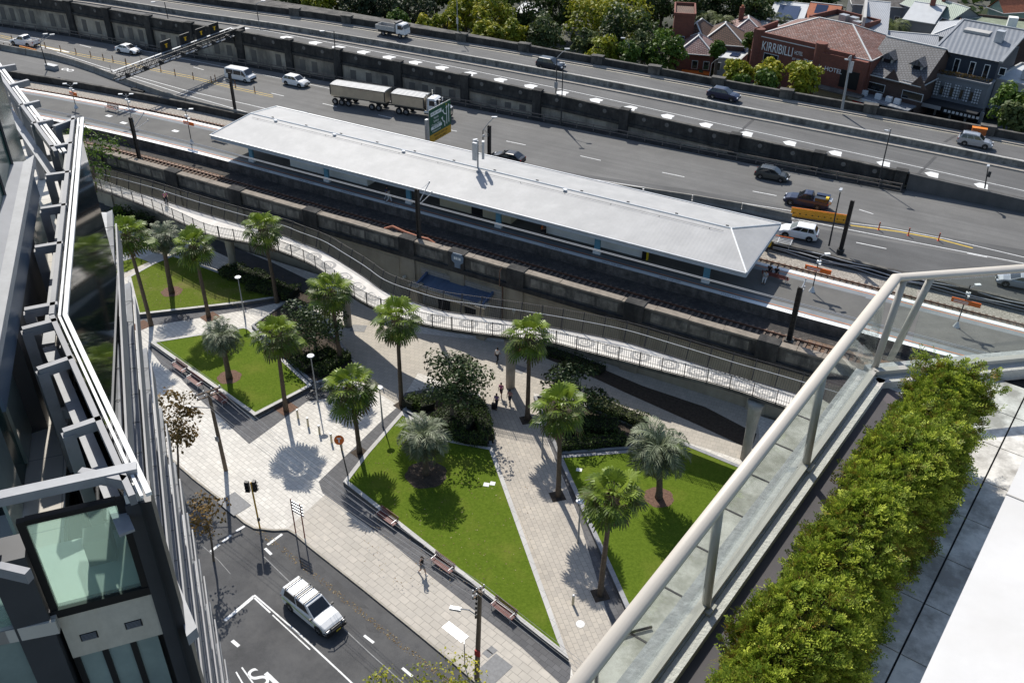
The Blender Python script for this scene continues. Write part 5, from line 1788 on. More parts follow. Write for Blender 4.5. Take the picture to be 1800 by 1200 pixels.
def car(name, label, cat, col, L=4.5, W=1.82, H=1.65, hood=.98, belt=1.02, wb=2.7, front=.9, xs=(.92, .25, -1.55, -2.05), kind='suv', group=None, rails=False, racks=False, wr=.35, tail=None):
    """x forward; xs = windscreen base, roof front, roof rear, rear glass base"""
    t = T(name, label, cat, (0, 0, 0), 0, group)
    hw = W / 2; f = L / 2; fa = f - front; ra = fa - wb
    xa, xb, xc, xd = xs
    tail = belt if tail is None else tail
    # lower body: stations with top height and width factor
    st = [(-f, .62, .80, .42), (-f + .07, tail - .05, .90, .30), (-f + .35, tail, .97, .24), (ra - .1, belt + .01, 1.0, .22), (xb - .4, belt, 1.0, .22), (xa, hood + .03, .995, .22), (xa + (f - xa) * .55, hood - .05, .97, .22), (f - .28, hood - .20, .93, .24), (f - .07, hood - .36, .84, .30), (f, .62, .74, .40)]
    rings = []
    for x, zt, k, zb in st:
        w = hw * k; zm = zb + (zt - zb) * .62
        rings.append([Vector((x, y, z)) for y, z in ((-w * .9, zb), (-w, zb + .1), (-w, zm), (-w * .965, zt - .05), (-w * .88, zt), (0, zt + .025), (w * .88, zt), (w * .965, zt - .05), (w, zm), (w, zb + .1), (w * .9, zb))])
    g = MB(); g.loft(rings)
    # cabin shell
    zb_ = belt - .02; wbm = hw * .955; wrf = hw * .78; xa += .16; zr_ = H
    lo = [Vector((xa, -wbm * .93, zb_)), Vector((xa, wbm * .93, zb_)), Vector((xd, wbm, zb_)), Vector((xd, -wbm, zb_))]
    up = [Vector((xb, -wrf, zr_ - .05)), Vector((xb, wrf, zr_ - .05)), Vector((xc, wrf, zr_ - .04)), Vector((xc, -wrf, zr_ - .04))]
    tp = [Vector((xb - .25, -wrf * .82, zr_)), Vector((xb - .25, wrf * .82, zr_)), Vector((xc + .15, wrf * .82, zr_)), Vector((xc + .15, -wrf * .82, zr_))]
    g.loft([lo, up, tp], 0)
    body = g.build('body', col, t, smooth=False)
    fr = inset(lo[1], lo[0], up[0], up[1], .05, .95, .08, .94, .012)
    fr = inset(lo[0], lo[1], up[1], up[0], .05, .95, .08, .94, .012)
    g = MB(); g.add(fr, [(0, 1, 2, 3)]); g.build('windscreen', CARGLASS, t)
    g = MB(); g.add(inset(lo[2], lo[3], up[3], up[2], .07, .93, .18, .92, .012), [(0, 1, 2, 3)]); g.build('rear_window', CARGLASS, t)
    for s, (a, b, c, d) in ((1, (lo[1], lo[2], up[2], up[1])), (-1, (lo[3], lo[0], up[0], up[3]))):
        seg = ((.07, .36), (.385, .66), (.685, .93)) if kind in ('suv', 'wagon') else ((.10, .48), (.51, .90))
        for l, r in seg:
            if s < 0:
                l, r = 1 - r, 1 - l
            g = MB(); g.add(inset(a, b, c, d, l, r, .14, .9, .012), [(0, 1, 2, 3)]); g.build('side_window', CARGLASS, t)
    # wheels, arches, lights, bumpers
    for x in (fa, ra):
        for y in (hw - .11, -hw + .11):
            wheel(t, x, y, wr)
            sg = 1 if y > 0 else -1
            g = MB(); P = [(x + (wr + .07) * math.cos(k * math.pi / 10), wr + (wr + .07) * math.sin(k * math.pi / 10)) for k in range(11)]
            yy = sg * (hw + .004)
            g.hull2([Vector((a, yy - sg * .06, b)) for a, b in P], [Vector((a, yy, b)) for a, b in P]); g.build('wheel_arch', BLACK, t)
    for s in (-1, 1):
        g = MB(); g.box((f - .13, s * hw * .68, hood - .36), (.22, .36, .13), s * -.25); g.build('headlight', CLEARL, t)
        g = MB(); g.box((-f + .1, s * hw * .76, tail - .2), (.12, .26, .26)); g.build('tail_light', REDL, t)
        g = MB(); g.box((xa - .12, s * (hw + .07), belt + .06), (.13, .2, .14)); g.build('mirror', BLACK if kind == 'ute' else col, t)
    g = MB(); g.box((f - .02, 0, .5), (.1, W * .72, .2)); g.box((f - .015, 0, .75), (.07, W * .46, .13)); g.build('grille', BLACK, t)
    g = MB(); g.box((-f + .02, 0, .45), (.1, W * .75, .22)); g.build('bumper', BLACK, t)
    g = MB(); g.box((f + .035, 0, .5), (.02, .42, .12)); g.build('number_plate', LINE, t)
    if rails:
        g = MB()
        for s in (-1, 1):
            g.beam((xb - .35, s * wrf * .92, zr_ + .03), (xc + .25, s * wrf * .92, zr_ + .03), .04, .05)
        g.build('roof_rail', GALV, t, split=True)
    if racks:
        g = MB()
        for x in racks:
            g.beam((x, -wrf, zr_ + .1), (x, wrf, zr_ + .1), .085, .05)
            for s in (-1, 1):
                g.beam((x, s * wrf, zr_ - .06), (x, s * wrf, zr_ + .1), .05, .05)
        g.build('roof_rack', BLACK, t, split=True)
    return t


def place(t, p, a):
    t.location = p; t.rotation_euler = (0, 0, a)


def ua(x):
    return math.atan2(yw(x + 2) - yw(x - 2), 4)


PW = paint('white_car_paint', (.78, .78, .77)); PS = paint('silver_car_paint', (.36, .37, .39), .4); PN = paint('navy_car_paint', (.008, .014, .045))
PD = paint('dark_blue_grey_paint', (.012, .022, .035)); PG = paint('grey_green_paint', (.055, .06, .058), .2); PK = paint('near_black_paint', (.012, .015, .02))

q = GS(1271, 174); place(car('suv_car', 'dark navy SUV on the upper highway in front of the yellow-green trees', 'car', PN, 4.9, 1.95, 1.68, 1.05, 1.08, 2.9, .95, (1.0, .3, -1.5, -2.2)), q, ua(q.x) - .02)
q = GS(968, 121); place(car('suv_car', 'dark blue-grey SUV on the upper highway beside the pair of tall poles', 'car', PD, 4.7, 1.88, 1.75, 1.05, 1.08, 2.75, .95, (.95, .3, -1.85, -2.2)), q, ua(q.x) - .02)
q = GS(1712, 256); place(car('suv_car', 'silver SUV with roof rails near the orange crate on the upper highway', 'car', PS, 4.6, 1.8, 1.7, 1.02, 1.05, 2.62, .92, (.95, .35, -1.8, -2.15), rails=True), q, ua(q.x) - .02)
q = G(521, 150, LZ); place(car('hatchback_car', 'white compact SUV behind the two-part tipper truck on the lower highway', 'car', PW, 4.5, 1.84, 1.62, 1.0, 1.04, 2.7, .9, (.95, .3, -1.6, -2.1)), q, .0)
q = G(227, 93, LZ); place(car('sedan_car', 'white sedan with dark glass roof on the lower highway left of the gantry', 'car', PW, 4.75, 1.85, 1.45, .92, .96, 2.8, .95, (.95, .1, -1.1, -1.95), kind='sedan'), q, .08)
q = G(1356, 314, LZ); place(car('hatchback_car', 'grey hatchback with roof rails on the lower highway below the dark wall', 'car', PG, 4.35, 1.8, 1.52, .95, 1.0, 2.62, .9, (.95, .25, -1.5, -2.0), rails=True), q, .06)
q = G(1402, 416, LZ); place(car('suv_car', 'white SUV with black wheels in the lane beside the railway near the amber barriers', 'car', PW, 4.4, 1.92, 1.65, 1.02, 1.06, 2.66, .9, (.9, .2, -1.7, -2.05)), q, math.pi + .09)
q = G(893, 284, LZ); place(car('sedan_car', 'dark car with silver sunroof half hidden behind the station canopy roof', 'car', PK, 4.6, 1.82, 1.45, .92, .96, 2.7, .95, (.95, .1, -1.2, -1.95), kind='sedan'), q, math.pi + .05)
q = G(525, 214, LZ); place(car('sedan_car', 'dark blue car mostly hidden behind the far edge of the white canopy roof', 'car', PD, 4.5, 1.8, 1.5, .95, 1.0, 2.65, .9, (.95, .2, -1.4, -1.95), kind='sedan'), q, math.pi)
q = G(1790, 503, LZ); place(car('sedan_car', 'pale silver car seen through the glass balustrade in the lane by the railway', 'car', PS, 4.6, 1.82, 1.45, .92, .96, 2.7, .95, (.95, .1, -1.2, -1.95), kind='sedan'), q, math.pi + .1)


# van
def van(label, col):
    t = T('van', label, 'van')
    L, W, H = 5.1, 1.95, 1.98; hw = W / 2
    st = [(-2.55, 1.0, .9, .4), (-2.5, 1.8, .93, .3), (-2.35, 1.95, .95, .28), (.9, 1.98, .95, .26), (1.25, 1.9, .95, .26), (2.0, 1.18, .97, .26), (2.4, 1.0, .92, .28), (2.55, .7, .85, .35)]
    g = MB(); rings = []
    for x, zt, k, zb in st:
        w = hw * k; zm = min(1.05, zt - .12)
        rings.append([Vector((x, y, z)) for y, z in ((-w * .92, zb), (-w, zb + .1), (-w, zm), (-w * .9, zt - .08), (-w * .8, zt), (w * .8, zt), (w * .9, zt - .08), (w, zm), (w, zb + .1), (w * .92, zb))])
    g.loft(rings); g.build('body', col, t)
    g = MB(); g.add([(1.98, -.78, 1.24), (1.98, .78, 1.24), (1.33, .72, 1.86), (1.33, -.72, 1.86)], [(0, 1, 2, 3)]); g.v = [(x + .03, y, z + .03) for x, y, z in g.v]; g.build('windscreen', CARGLASS, t)
    for s in (-1, 1):
        for x0, x1 in ((1.75, 1.0), (.85, -.6), (-.75, -2.1)):
            g = MB(); g.add([(x0, s * .965, 1.14), (x1, s * .965, 1.14), (x1, s * .90, 1.78), (min(x0, 1.2), s * .90, 1.78)], [(0, 1, 2, 3) if s < 0 else (3, 2, 1, 0)]); g.build('side_window', CARGLASS, t)
        g = MB(); g.box((2.42, s * .7, .9), (.2, .36, .2)); g.build('headlight', CLEARL, t)
        for x in (1.6, -1.5):
            wheel(t, x, s * .87, .34)
        g = MB(); g.box((1.7, s * 1.08, 1.2), (.15, .18, .24)); g.build('mirror', BLACK, t)
    g = MB(); g.box((2.52, 0, .55), (.1, 1.5, .3)); g.build('grille', BLACK, t)
    return t


q = G(424, 141, LZ); place(van('white van beside the dark catenary mast on the lower highway', PW), q, .06)


# pickups
def ute(label, col, kind='open'):
    t = car('pickup_truck', label, 'pickup', col, 5.35, 1.88, 1.82, 1.1, 1.12, 3.22, .92, (1.0, .35, -.55, -.85), kind='ute', wr=.39)
    if kind == 'open':
        g = MB(); g.bx(-2.5, -.95, -.74, .74, 1.135, 1.15); g.build('tray_bed', mat('tray_liner', (.05, .05, .052), .7, .2), t)
        g = MB()
        for y in (-.86, .86):
            g.bx(-2.6, -.9, y - .05, y + .05, 1.08, 1.24)
        g.bx(-2.66, -2.58, -.9, .9, 1.0, 1.24); g.build('tray_side', col, t, split=True)
    return t


q = G(45, 80, LZ); place(ute('white pickup with an open tray on the lower highway at the far left', PW), q, math.pi + .15)
q = G(1416, 361, LZ)
t = ute('dark navy pickup with tool boxes in its tray beside the amber barriers', PN, 'none'); place(t, q, math.pi + .07)
g = MB(); g.bx(-2.6, -1.0, -.85, -.15, 1.1, 1.62); g.build('tool_box', PN, t)
g = MB(); g.bx(-2.5, -1.0, .1, .85, 1.1, 1.55); g.build('tool_box', PK, t)
g = MB(); g.bx(-2.95, -2.6, -.6, .6, .9, 1.3); g.build('rear_rack', GALV, t)
g = MB(); g.bx(-2.55, -2.2, .2, .8, 1.55, 1.75); g.build('work_gear', mat('tool_yellow', (.7, .5, .03), .5, .1), t)

# the white utility with canopy in the street
u0 = G(508.7, 1070, SZ); u1 = G(560, 1112.5, SZ)
ang = math.atan2(u1.y - u0.y, u1.x - u0.x)
t = car('pickup_truck', 'white pickup with covered tray, roof racks, lime side stripe and bull bar', 'pickup', PW, 5.2, 1.88, 1.86, 1.12, 1.14, 3.22, .88, (1.05, .4, -2.3, -2.52), kind='ute', wr=.39, racks=(.15, -.62, -.95, -1.95))
mid = u0.lerp(u1, .5); n = Vector((-math.sin(ang), math.cos(ang), 0)); c = mid + n * .85 + Vector((math.cos(ang), math.sin(ang), 0)) * (.05)
place(t, Vector((c.x, c.y, SZ)), ang)
LIME = mat('lime_stripe', (.45, .60, .03), .5, .05)
g = MB()
for s in (-1, 1):
    g.add([(-2.35, s * .95, 1.0), (1.2, s * .95, .88), (1.2, s * .95, .80), (-2.35, s * .95, .90)], [(0, 1, 2, 3) if s < 0 else (3, 2, 1, 0)])
    g.add([(1.3, s * .945, .88), (2.1, s * .93, .72), (2.1, s * .93, .62), (1.3, s * .945, .76)], [(0, 1, 2, 3) if s < 0 else (3, 2, 1, 0)])
g.build('side_stripe', LIME, t)
g = MB()
for s in (-1, 1):
    g.tube([(2.55, s * .5, .4), (2.72, s * .5, .75), (2.68, s * .5, 1.12)], .035, 6)
    g.tube([(2.3, s * .93, .55), (2.55, s * .9, .6), (2.7, s * .6, .7)], .04, 6)
g.tube([(2.55, -.92, .95), (2.7, -.55, 1.12), (2.72, .55, 1.12), (2.55, .92, .95)], .04, 6)
g.tube([(2.6, -.85, .55), (2.74, -.55, .72), (2.74, .55, .72), (2.6, .85, .55)], .05, 6)
g.box((2.66, 0, .5), (.16, 1.7, .26)); g.build('bull_bar', BLACK, t)
g = MB(); g.box((2.76, .1, .5), (.02, .42, .13)); g.build('number_plate', mat('plate_yellow', (.7, .5, .05), .5, 0), t)
g = MB()
for s in (-1, 1):
    g.beam((-.95, s * .8, 1.9), (-2.2, s * .8, 1.9), .02, .03)
g.bx(-.72, -.70, -.9, .9, 1.16, 1.17); g.build('canopy_trim', BLACK, t)
g = MB(); g.box((-.74, .0, 1.875), (.05, 1.34, .02)); g.build('roof_gap', BLACK, t)

# two-axle tipper on the upper highway
q = GS(690, 63); t = T('tipper_truck', 'small white tipper truck with an empty grey tray on the upper highway', 'truck', q, ua(q.x) - .02)
g = MB(); g.loft([[Vector((x, y, z)) for y, z in ((-.95, .75), (.95, .75), (.95, 1.6), (.88, zt), (-.88, zt), (-.95, 1.6))] for x, zt in ((1.35, 2.35), (2.45, 2.38), (2.75, 2.2), (3.0, 1.65))]); g.build('cab', PW, t)
g = MB(); g.add([(3.02, -.85, 1.6), (3.02, .85, 1.6), (2.78, .8, 2.2), (2.78, -.8, 2.2)], [(0, 1, 2, 3)]); g.v = [(x + .02, y, z + .02) for x, y, z in g.v]; g.build('windscreen', CARGLASS, t)
for s in (-1, 1):
    g = MB(); g.add([(2.7, s * .965, 1.5), (1.7, s * .965, 1.5), (1.7, s * .92, 2.15), (2.5, s * .92, 2.15)], [(0, 1, 2, 3) if s < 0 else (3, 2, 1, 0)]); g.build('side_window', CARGLASS, t)
    for x in (2.1, -1.3):
        wheel(t, x, s * .85, .42, .28)
    g = MB(); g.box((2.9, s * 1.1, 1.9), (.1, .2, .4)); g.build('mirror', BLACK, t)
TRAY = mat('tipper_tray_grey', (.40, .395, .38), .6, .15, 2)
g = MB(); g.bx(-2.7, 1.1, -1.0, 1.0, 1.0, 1.1); g.build('tray_floor', mat('tray_dust', (.30, .28, .25), .9, .2), t)
g = MB(); g.bx(-2.75, 1.1, -1.04, -.96, 1.0, 1.75); g.bx(-2.75, 1.1, .96, 1.04, 1.0, 1.75); g.bx(-2.78, -2.7, -1.04, 1.04, 1.0, 1.75); g.bx(1.05, 1.13, -1.04, 1.04, 1.0, 2.3)
g.build('tray_side', TRAY, t, split=True)
g = MB(); g.bx(-2.7, 2.9, -.4, .4, .55, .85); g.build('chassis', BLACK, t)
g = MB(); g.box((1.35, 0, 2.5), (.5, 1.9, .2)); g.build('rolled_cover', DARKM, t)
g = MB(); g.box((2.98, 0, .85), (.14, 1.85, .35)); g.build('bumper', PW, t)

# truck and dog trailer: bins of polished alloy under rolled covers
TARP = mat('grey_tarp', (.42, .42, .41), .6, .12, 2)
ra_ = G(597, 186, LZ); rb_ = G(668, 197, LZ)
an = math.atan2(rb_.y - ra_.y, rb_.x - ra_.x)
BIN = mat('brushed_bin_alloy', (.50, .46, .38), .32, .12, .8, metal=.75)


def bin_(t, x0, x1, z0=1.3, z1=3.05):
    g = MB(); hw = 1.24
    g.loft([[Vector((x, y, z)) for y, z in ((-hw * .92, z0), (hw * .92, z0), (hw, z0 + .2), (hw, z1), (-hw, z1), (-hw, z0 + .2))] for x in (x0, x1)]); g.build('tipping_bin', BIN, t)
    g = MB()
    n = 7
    rings = []
    for i in range(n * 2 + 1):
        x = x0 + (x1 - x0) * i / (n * 2); up = .17 if i % 2 == 0 else .12
        rings.append([Vector((x, y, z1 + k * up)) for y, k in ((-hw, .05), (-hw * .7, .7), (-hw * .25, 1), (hw * .25, 1), (hw * .7, .7), (hw, .05))])
    g.loft(rings); g.build('tarp_cover', TARP, t)
    g = MB()
    for y in (-hw - .02, hw + .02):
        g.bx(x0 - .03, x1 + .03, y - .04, y + .04, z1 - .06, z1 + .06)
    for x in (x0, x1):
        for y in (-hw, hw):
            g.bx(x - .06, x + .06, y - .06, y + .06, z0 + .3, z1 + .05)
    g.build('bin_frame', DARKM, t, split=True)


du = Vector((math.cos(an), math.sin(an), 0)); dn = Vector((-math.sin(an), math.cos(an), 0))
tl = (G(597, 186, LZ) + G(671, 197, LZ)) / 2 + dn * 1.25
tl = tl - du * .4
t = T('dog_trailer', 'long polished tipping trailer under a grey tarp behind the white prime mover', 'trailer', tl, an)
bin_(t, -4.6, 4.6)
for s in (-1, 1):
    for x in (-4.0, -2.85, -1.7, 2.3, 3.45):
        wheel(t, x, s * 1.08, .5, .3)
g = MB(); g.bx(-4.6, -.9, -.5, .5, .9, 1.25); g.bx(1.6, 4.5, -.5, .5, .9, 1.25); g.build('chassis', DARKM, t, split=True)
g = MB(); g.beam((4.5, -.4, 1.0), (6.3, 0, .9), .12, .14); g.beam((4.5, .4, 1.0), (6.3, 0, .9), .12, .14); g.build('drawbar', DARKM, t)
tl2 = tl + du * 9.9
t = T('tipper_truck', 'white bonneted tipper truck with polished bin half behind the green road sign', 'truck', tl2, an)
bin_(t, -4.2, 1.1)
for s in (-1, 1):
    for x in (-3.1, -1.9, 4.2):
        wheel(t, x, s * 1.05, .5, .3)
    g = MB(); g.add([(2.9, s * 1.06, 2.0), (1.9, s * 1.06, 2.0), (1.9, s * 1.0, 2.75), (2.75, s * 1.0, 2.75)], [(0, 1, 2, 3) if s < 0 else (3, 2, 1, 0)]); g.build('side_window', CARGLASS, t)
    g = MB(); g.box((3.0, s * 1.3, 2.4), (.1, .22, .55)); g.build('mirror', LGREY, t)
    g = MB(); g.cyl((1.5, s * 1.05, 1.2), .09, 2.5, 8); g.build('exhaust_stack', CHROME, t)
    g = MB(); g.tube([(1.2, s * 1.1, .95), (2.6, s * 1.1, .95)], .3, 12); g.build('fuel_tank', CHROME, t)
g = MB(); g.loft([[Vector((x, y, z)) for y, z in ((-1.0, 1.0), (1.0, 1.0), (1.05, 1.9), (.95, zt), (-.95, zt), (-1.05, 1.9))] for x, zt in ((1.6, 3.0), (2.6, 3.05), (2.95, 2.85), (3.1, 2.1))])
g.loft([[Vector((x, y, z)) for y, z in ((-.8, .9), (.8, .9), (.85, 1.6), (.7, zt), (-.7, zt), (-.85, 1.6))] for x, zt in ((3.05, 2.1), (4.6, 1.95), (4.9, 1.7))]); g.build('cab', PW, t, split=True)
g = MB(); g.add([(3.13, -.9, 2.12), (3.13, .9, 2.12), (2.98, .85, 2.84), (2.98, -.85, 2.84)], [(0, 1, 2, 3)]); g.build('windscreen', CARGLASS, t)
g = MB(); g.box((4.95, 0, 1.3), (.1, 1.3, 1.0)); g.build('grille', CHROME, t)
g = MB(); g.cyl((3.6, -1.1, 2.0), .1, 1.0, 8); g.cyl((3.6, -1.1, 3.0), .2, .16, 10); g.build('air_intake', CHROME, t)
g = MB(); g.bx(-4.1, 4.7, -.5, .5, .8, 1.2); g.build('chassis', DARKM, t)
# ladder rack of white rails standing by the railway
q = G(1385, 418, LZ)
t = T('service_trolley', 'low white tubular trolley rack beside the railway next to the white SUV', 'trolley', (q.x - .5, q.y - 2.6, LZ), .1)
g = MB()
for k in range(5):
    y = -.7 + k * .35
    g.tube([(-1.6, y, .8), (1.5, y, .8)], .04, 6)
for x in (-1.5, 0, 1.4):
    g.tube([(x, -.75, .75), (x, .75, .75)], .04, 6)
g.build('rack', WHITE, t)
g = MB()
for x in (-1.4, 1.3):
    for y in (-.7, .7):
        g.tube([(x, y, 0), (x, y, .8)], .05, 6)
g.build('leg', GALV, t, split=True)
g = MB(); g.tube([(-1.6, .75, .9), (1.5, .75, .9)], .05, 6); g.build('red_bar', REDO, t)
# ================================================================== POLES, LAMPS, SIGNS
def rowz(px, py, z):
    return G(px, py, z)


def topz(b, t, z):
    return hgt(b, t, z)


WOOD = mat('weathered_pole_timber', (0.155, 0.115, 0.080), .9, .3, 3, bump=.3, bscale=12)


def side(px0, px1, z):
    a = G(*px0, z); b = G(*px1, z); return (b - a)


# dark catenary masts
def mast(label, b, t, z, arm=None, w=.34):
    B = G(*b, z); H = topz(b, t, z)
    o = T('catenary_mast', label, 'mast', B, 0, None)
    g = MB()
    for s in (-1, 1):
        g.bx(s * w / 2 - .035, s * w / 2 + .035, -w / 2, w / 2, 0, H)
    g.bx(-w / 2, w / 2, -.03, .03, 0, H)
    for k in range(int(H / .6)):
        g.bx(-w / 2, w / 2, -w / 2, -w / 2 + .03, .3 + k * .6, .38 + k * .6)
    g.build('column', MASTM, o)
    g = MB(); g.bx(-w, w, -w, w, -.05, .35); g.build('footing', CONCD, o)
    if arm:
        L, dz = arm
        g = MB(); g.tube([(0, 0, H - dz), (0, L * .85, H - .1)], .045, 6); g.tube([(0, 0, H - dz - .1), (0, L * .5, H - dz + .1), (0, L, H - dz + .35)], .04, 6); g.tube([(0, 0, H - dz * .2), (0, L * .85, H - .1)], .02, 5)
        g.build('bracket_arm', GALV, o)
        g = MB()
        for y in (L * .85, L):
            g.cyl((0, y, H - (.2 if y < L else dz - .3)), .07, .25, 8)
        g.build('insulator', LGREY, o, split=True)
    return o, B, H


MASTM = mat('dark_mast_steel', (.045, .038, .033), .7, .25, 3)
mast('dark steel mast standing between the left platform end and the parapet', (246, 283), (227, 207), 6.2, (2.6, 1.6))
mast('tall dark mast at the railway wall beside the white van', (414, 198), (402, 128), 6.6, (-1.2, 1.2), .3)
mast('dark steel mast on the parapet above the entrance canopy', (737, 424), (735, 333), 7.6, (2.8, 1.8))
mast('dark steel mast on the parapet at the right, beside the balcony rail', (1386, 602), (1405, 505), 7.0, (2.2, 1.5), .4)
mast('tall dark mast with cables right of the amber barriers', (1477, 443), (1494, 352), 6.6, None, .36)
mast('dark steel mast behind the canopy ridge next to the phone antennas', (860, 280), (860, 221), 6.6, (-1.6, 1.3), .34)


def lamp_post(label, b, t, z, heads, r=.08, m=None, white_top=0, base=True, extra=None):
    """street lamp: heads are photo points of the lamp heads, placed in the upright plane facing the camera"""
    B = G(*b, z); H = topz(b, t, z)
    o = T('street_lamp', label, 'street lamp', B)
    m = m or DARKM
    d = RX * (t[0] - 900) - UX * (t[1] - 600) + FX * FPX
    q = math.hypot(B.x, B.y) / math.hypot(d.x, d.y); tp = Vector((d.x * q, d.y * q, CAM_H + d.z * q)) - B
    g = MB(); g.tube([(0, 0, 0), tp * .5, tp], [r * 1.3, r, r * .8], 8); g.build('pole', m, o)
    for h in heads:
        d = RX * (h[0] - 900) - UX * (h[1] - 600) + FX * FPX
        q = math.hypot(B.x, B.y) / math.hypot(d.x, d.y); e = Vector((d.x * q, d.y * q, CAM_H + d.z * q)) - B
        if (e - tp).length > .3:
            md = tp.lerp(e, .5) + Vector((0, 0, .12))
            g = MB(); g.tube([tp, md, e], r * .6, 6); g.build('arm', GREYM if white_top == 0 else LGREY, o)
        dr = Vector((e.x - tp.x, e.y - tp.y, 0)); dr = dr.normalized() if dr.length > .05 else Vector((0, -1, 0))
        g = MB(); P = [e + dr * u + Vector((-dr.y, dr.x, 0)) * v for u, v in ((-.3, -.12), (-.3, .12), (.25, .17), (.45, .1), (.45, -.1), (.25, -.17))]
        g.hull2(P, [p + Vector((0, 0, .14)) for p in P]); g.build('lamp_head', LGREY, o)
    if extra:
        for (zz, w, h_, mm) in extra:
            g = MB(); g.box((0, -.12, H * zz), (w, .1, h_)); g.build('sign_plate', mm, o)
    return o


lamp_post('dark lamp post with two arms on the railway wall at the far left', (82, 116), (70, 76), 7.0, [(91, 62), (79, 61)])
lamp_post('slim dark lamp post behind the white canopy, arm pointing over the highway', (849, 276), (849, 229), 6.6, [(868, 207)])
lamp_post('tall two-tone lamp post between the white SUV and the dark mast', (1457, 432), (1477, 338), 6.6, [(1478, 334)], white_top=1)
lamp_post('dark lamp post at the right end of the highway wall', (1543, 326), (1566, 227), 6.5, [(1561, 231)])
lamp_post('taller of the pair of dark poles at the foot of the highway wall', (986, 220), (990, 110), 6.5, [(989, 112)])
lamp_post('dark lamp post with curved pale arm in front of the dark SUV', (977, 174), (979, 102), zr(-60), [(996, 87)], extra=[(.35, .5, .9, GREYM)])
lamp_post('dark lamp post at the highway wall left of the gantry', (304, 72), (289, 4), 7.0, [(270, 5)])
lamp_post('dark lamp post at the highway wall above the polished trailer', (592, 146), (587, 55), 6.5, [(567, 56)])
lamp_post('pale tall lamp post beside the far parapet right of the tipper truck', (805, 73), (803, -8), 9.6, [(795, -7)], m=GREYM, extra=[(.45, .35, 1.0, LGREY)])
lamp_post('thick grey pole on the far parapet in front of the brick hotel', (1480, 193), (1496, 98), 8.6, [(1490, 106)], .16, GREYM, extra=[(.8, .5, 1.6, LGREY)])
lamp_post('short pole with sign plates on the plain wall at the right', (1731, 331), (1737, 294), 8.2, [(1737, 292)], .07, extra=[(.7, .35, .7, DARKM)])
lamp_post('dark lamp post at the highway wall near the top left', (459, 66), (450, 8), 8.5, [(462, 3)])
lamp_post('small curved lamp behind the far parapet in front of the trees', (1105, 112), (1106, 80), 8.0, [(1096, 68)], .06, GREYM)
lamp_post('curved grey lamp behind the far parapet beside the tiled house', (1247, 136), (1251, 112), 7.5, [(1266, 102)], .06, GREYM)
lamp_post('small grey lamp post among the trees behind the tiled houses', (1272, 38), (1274, 16), 3.0, [(1276, 14)], .06, GREYM)


# platform lamps
def platform_lamp(label, b, t, sign=None, two=False):
    z = PZ; B = G(*b, z); H = topz(b, t, z)
    o = T('platform_lamp', label, 'lamp', B)
    g = MB(); g.tube([(0, 0, .3), (0, 0, H)], .055, 8); g.build('pole', DARKM if sign else GREYM, o)
    g = MB(); g.lathe((0, 0, 0), [(.34, 0), (.3, .08), (.1, .5), (.06, .6)], 8); g.build('base', LGREY, o)
    g = MB()
    for s in ((-1, 1) if two else (1,)):
        g.tube([(0, 0, H - .35), (.5 * s, .35 * s, H)], .03, 5)
    g.build('arm', LGREY, o, split=True)
    for s in ((-1, 1) if two else (1,)):
        g = MB(); g.box((.6 * s, .42 * s, H + .03), (.55, .3, .1), .6); g.build('lamp_head', WHITE, o)
    g = MB(); g.box((.05, -.1, H * .82), (.4, .3, .22)); g.box((.1, .15, H * .72), (.3, .3, .2)); g.build('loudspeaker', WHITE, o, split=True)
    if sign:
        L = sign
        g = MB(); g.box((.12, 0, H * .60), (L, .12, .46)); sg = g.build('name_board', REDO, o)
        g = MB()
        for yy in (-.065, .065):
            for k in range(2):
                g.box((-L * .12, yy, H * .60 + .06 - k * .16), (L * .5, .01, .07))
        g.build('lettering', WHITE, sg, split=True)
    return o


platform_lamp('platform lamp with long orange board right of the waiting bench', (1427, 512), (1443, 447), 2.6)
platform_lamp('platform lamp with long orange board behind the glass balustrade', (1681, 574), (1701, 500), 2.6)
platform_lamp('platform lamp with orange board near the left end of the canopy', (337, 252), (329, 192), 1.8, True)
platform_lamp('platform lamp with orange board at the far left of the platform', (134, 190), (128, 147), 1.5, True)
platform_lamp('plain double-headed platform lamp behind the leftmost dark mast', (232, 214), (220, 166), None, True)


# lamps of the park with a flat disc on top
def disc_lamp(label, b, t, z=0.0):
    B = G(*b, z); H = topz(b, t, z)
    d = RX * (t[0] - 900) - UX * (t[1] - 600) + FX * FPX
    q = math.hypot(B.x, B.y) / math.hypot(d.x, d.y); tp = Vector((d.x * q, d.y * q, CAM_H + d.z * q)) - B
    o = T('park_lamp', label, 'park lamp', B)
    g = MB(); g.tube([(0, 0, 0), (0, 0, .9), tp * .6, tp - Vector((0, 0, .1))], [.10, .09, .06, .05], 10); g.build('pole', GREYM, o)
    g = MB(); g.lathe(tp, [(.05, -.3), (.08, -.12), (.34, -.04), (.36, .0), (.30, .05), (.05, .09)], 20); g.build('lamp_head', LGREY, o)
    return o


disc_lamp('disc-topped lamp beside the parked bicycles at the corner of the diamond lawn', (558.5, 706), (546, 625))
disc_lamp('disc-topped lamp standing on the edge of the big triangular lawn', (673, 749), (667, 681), 0)
disc_lamp('disc-topped lamp in front of the leftmost bridge column', (430, 556), (418, 487))
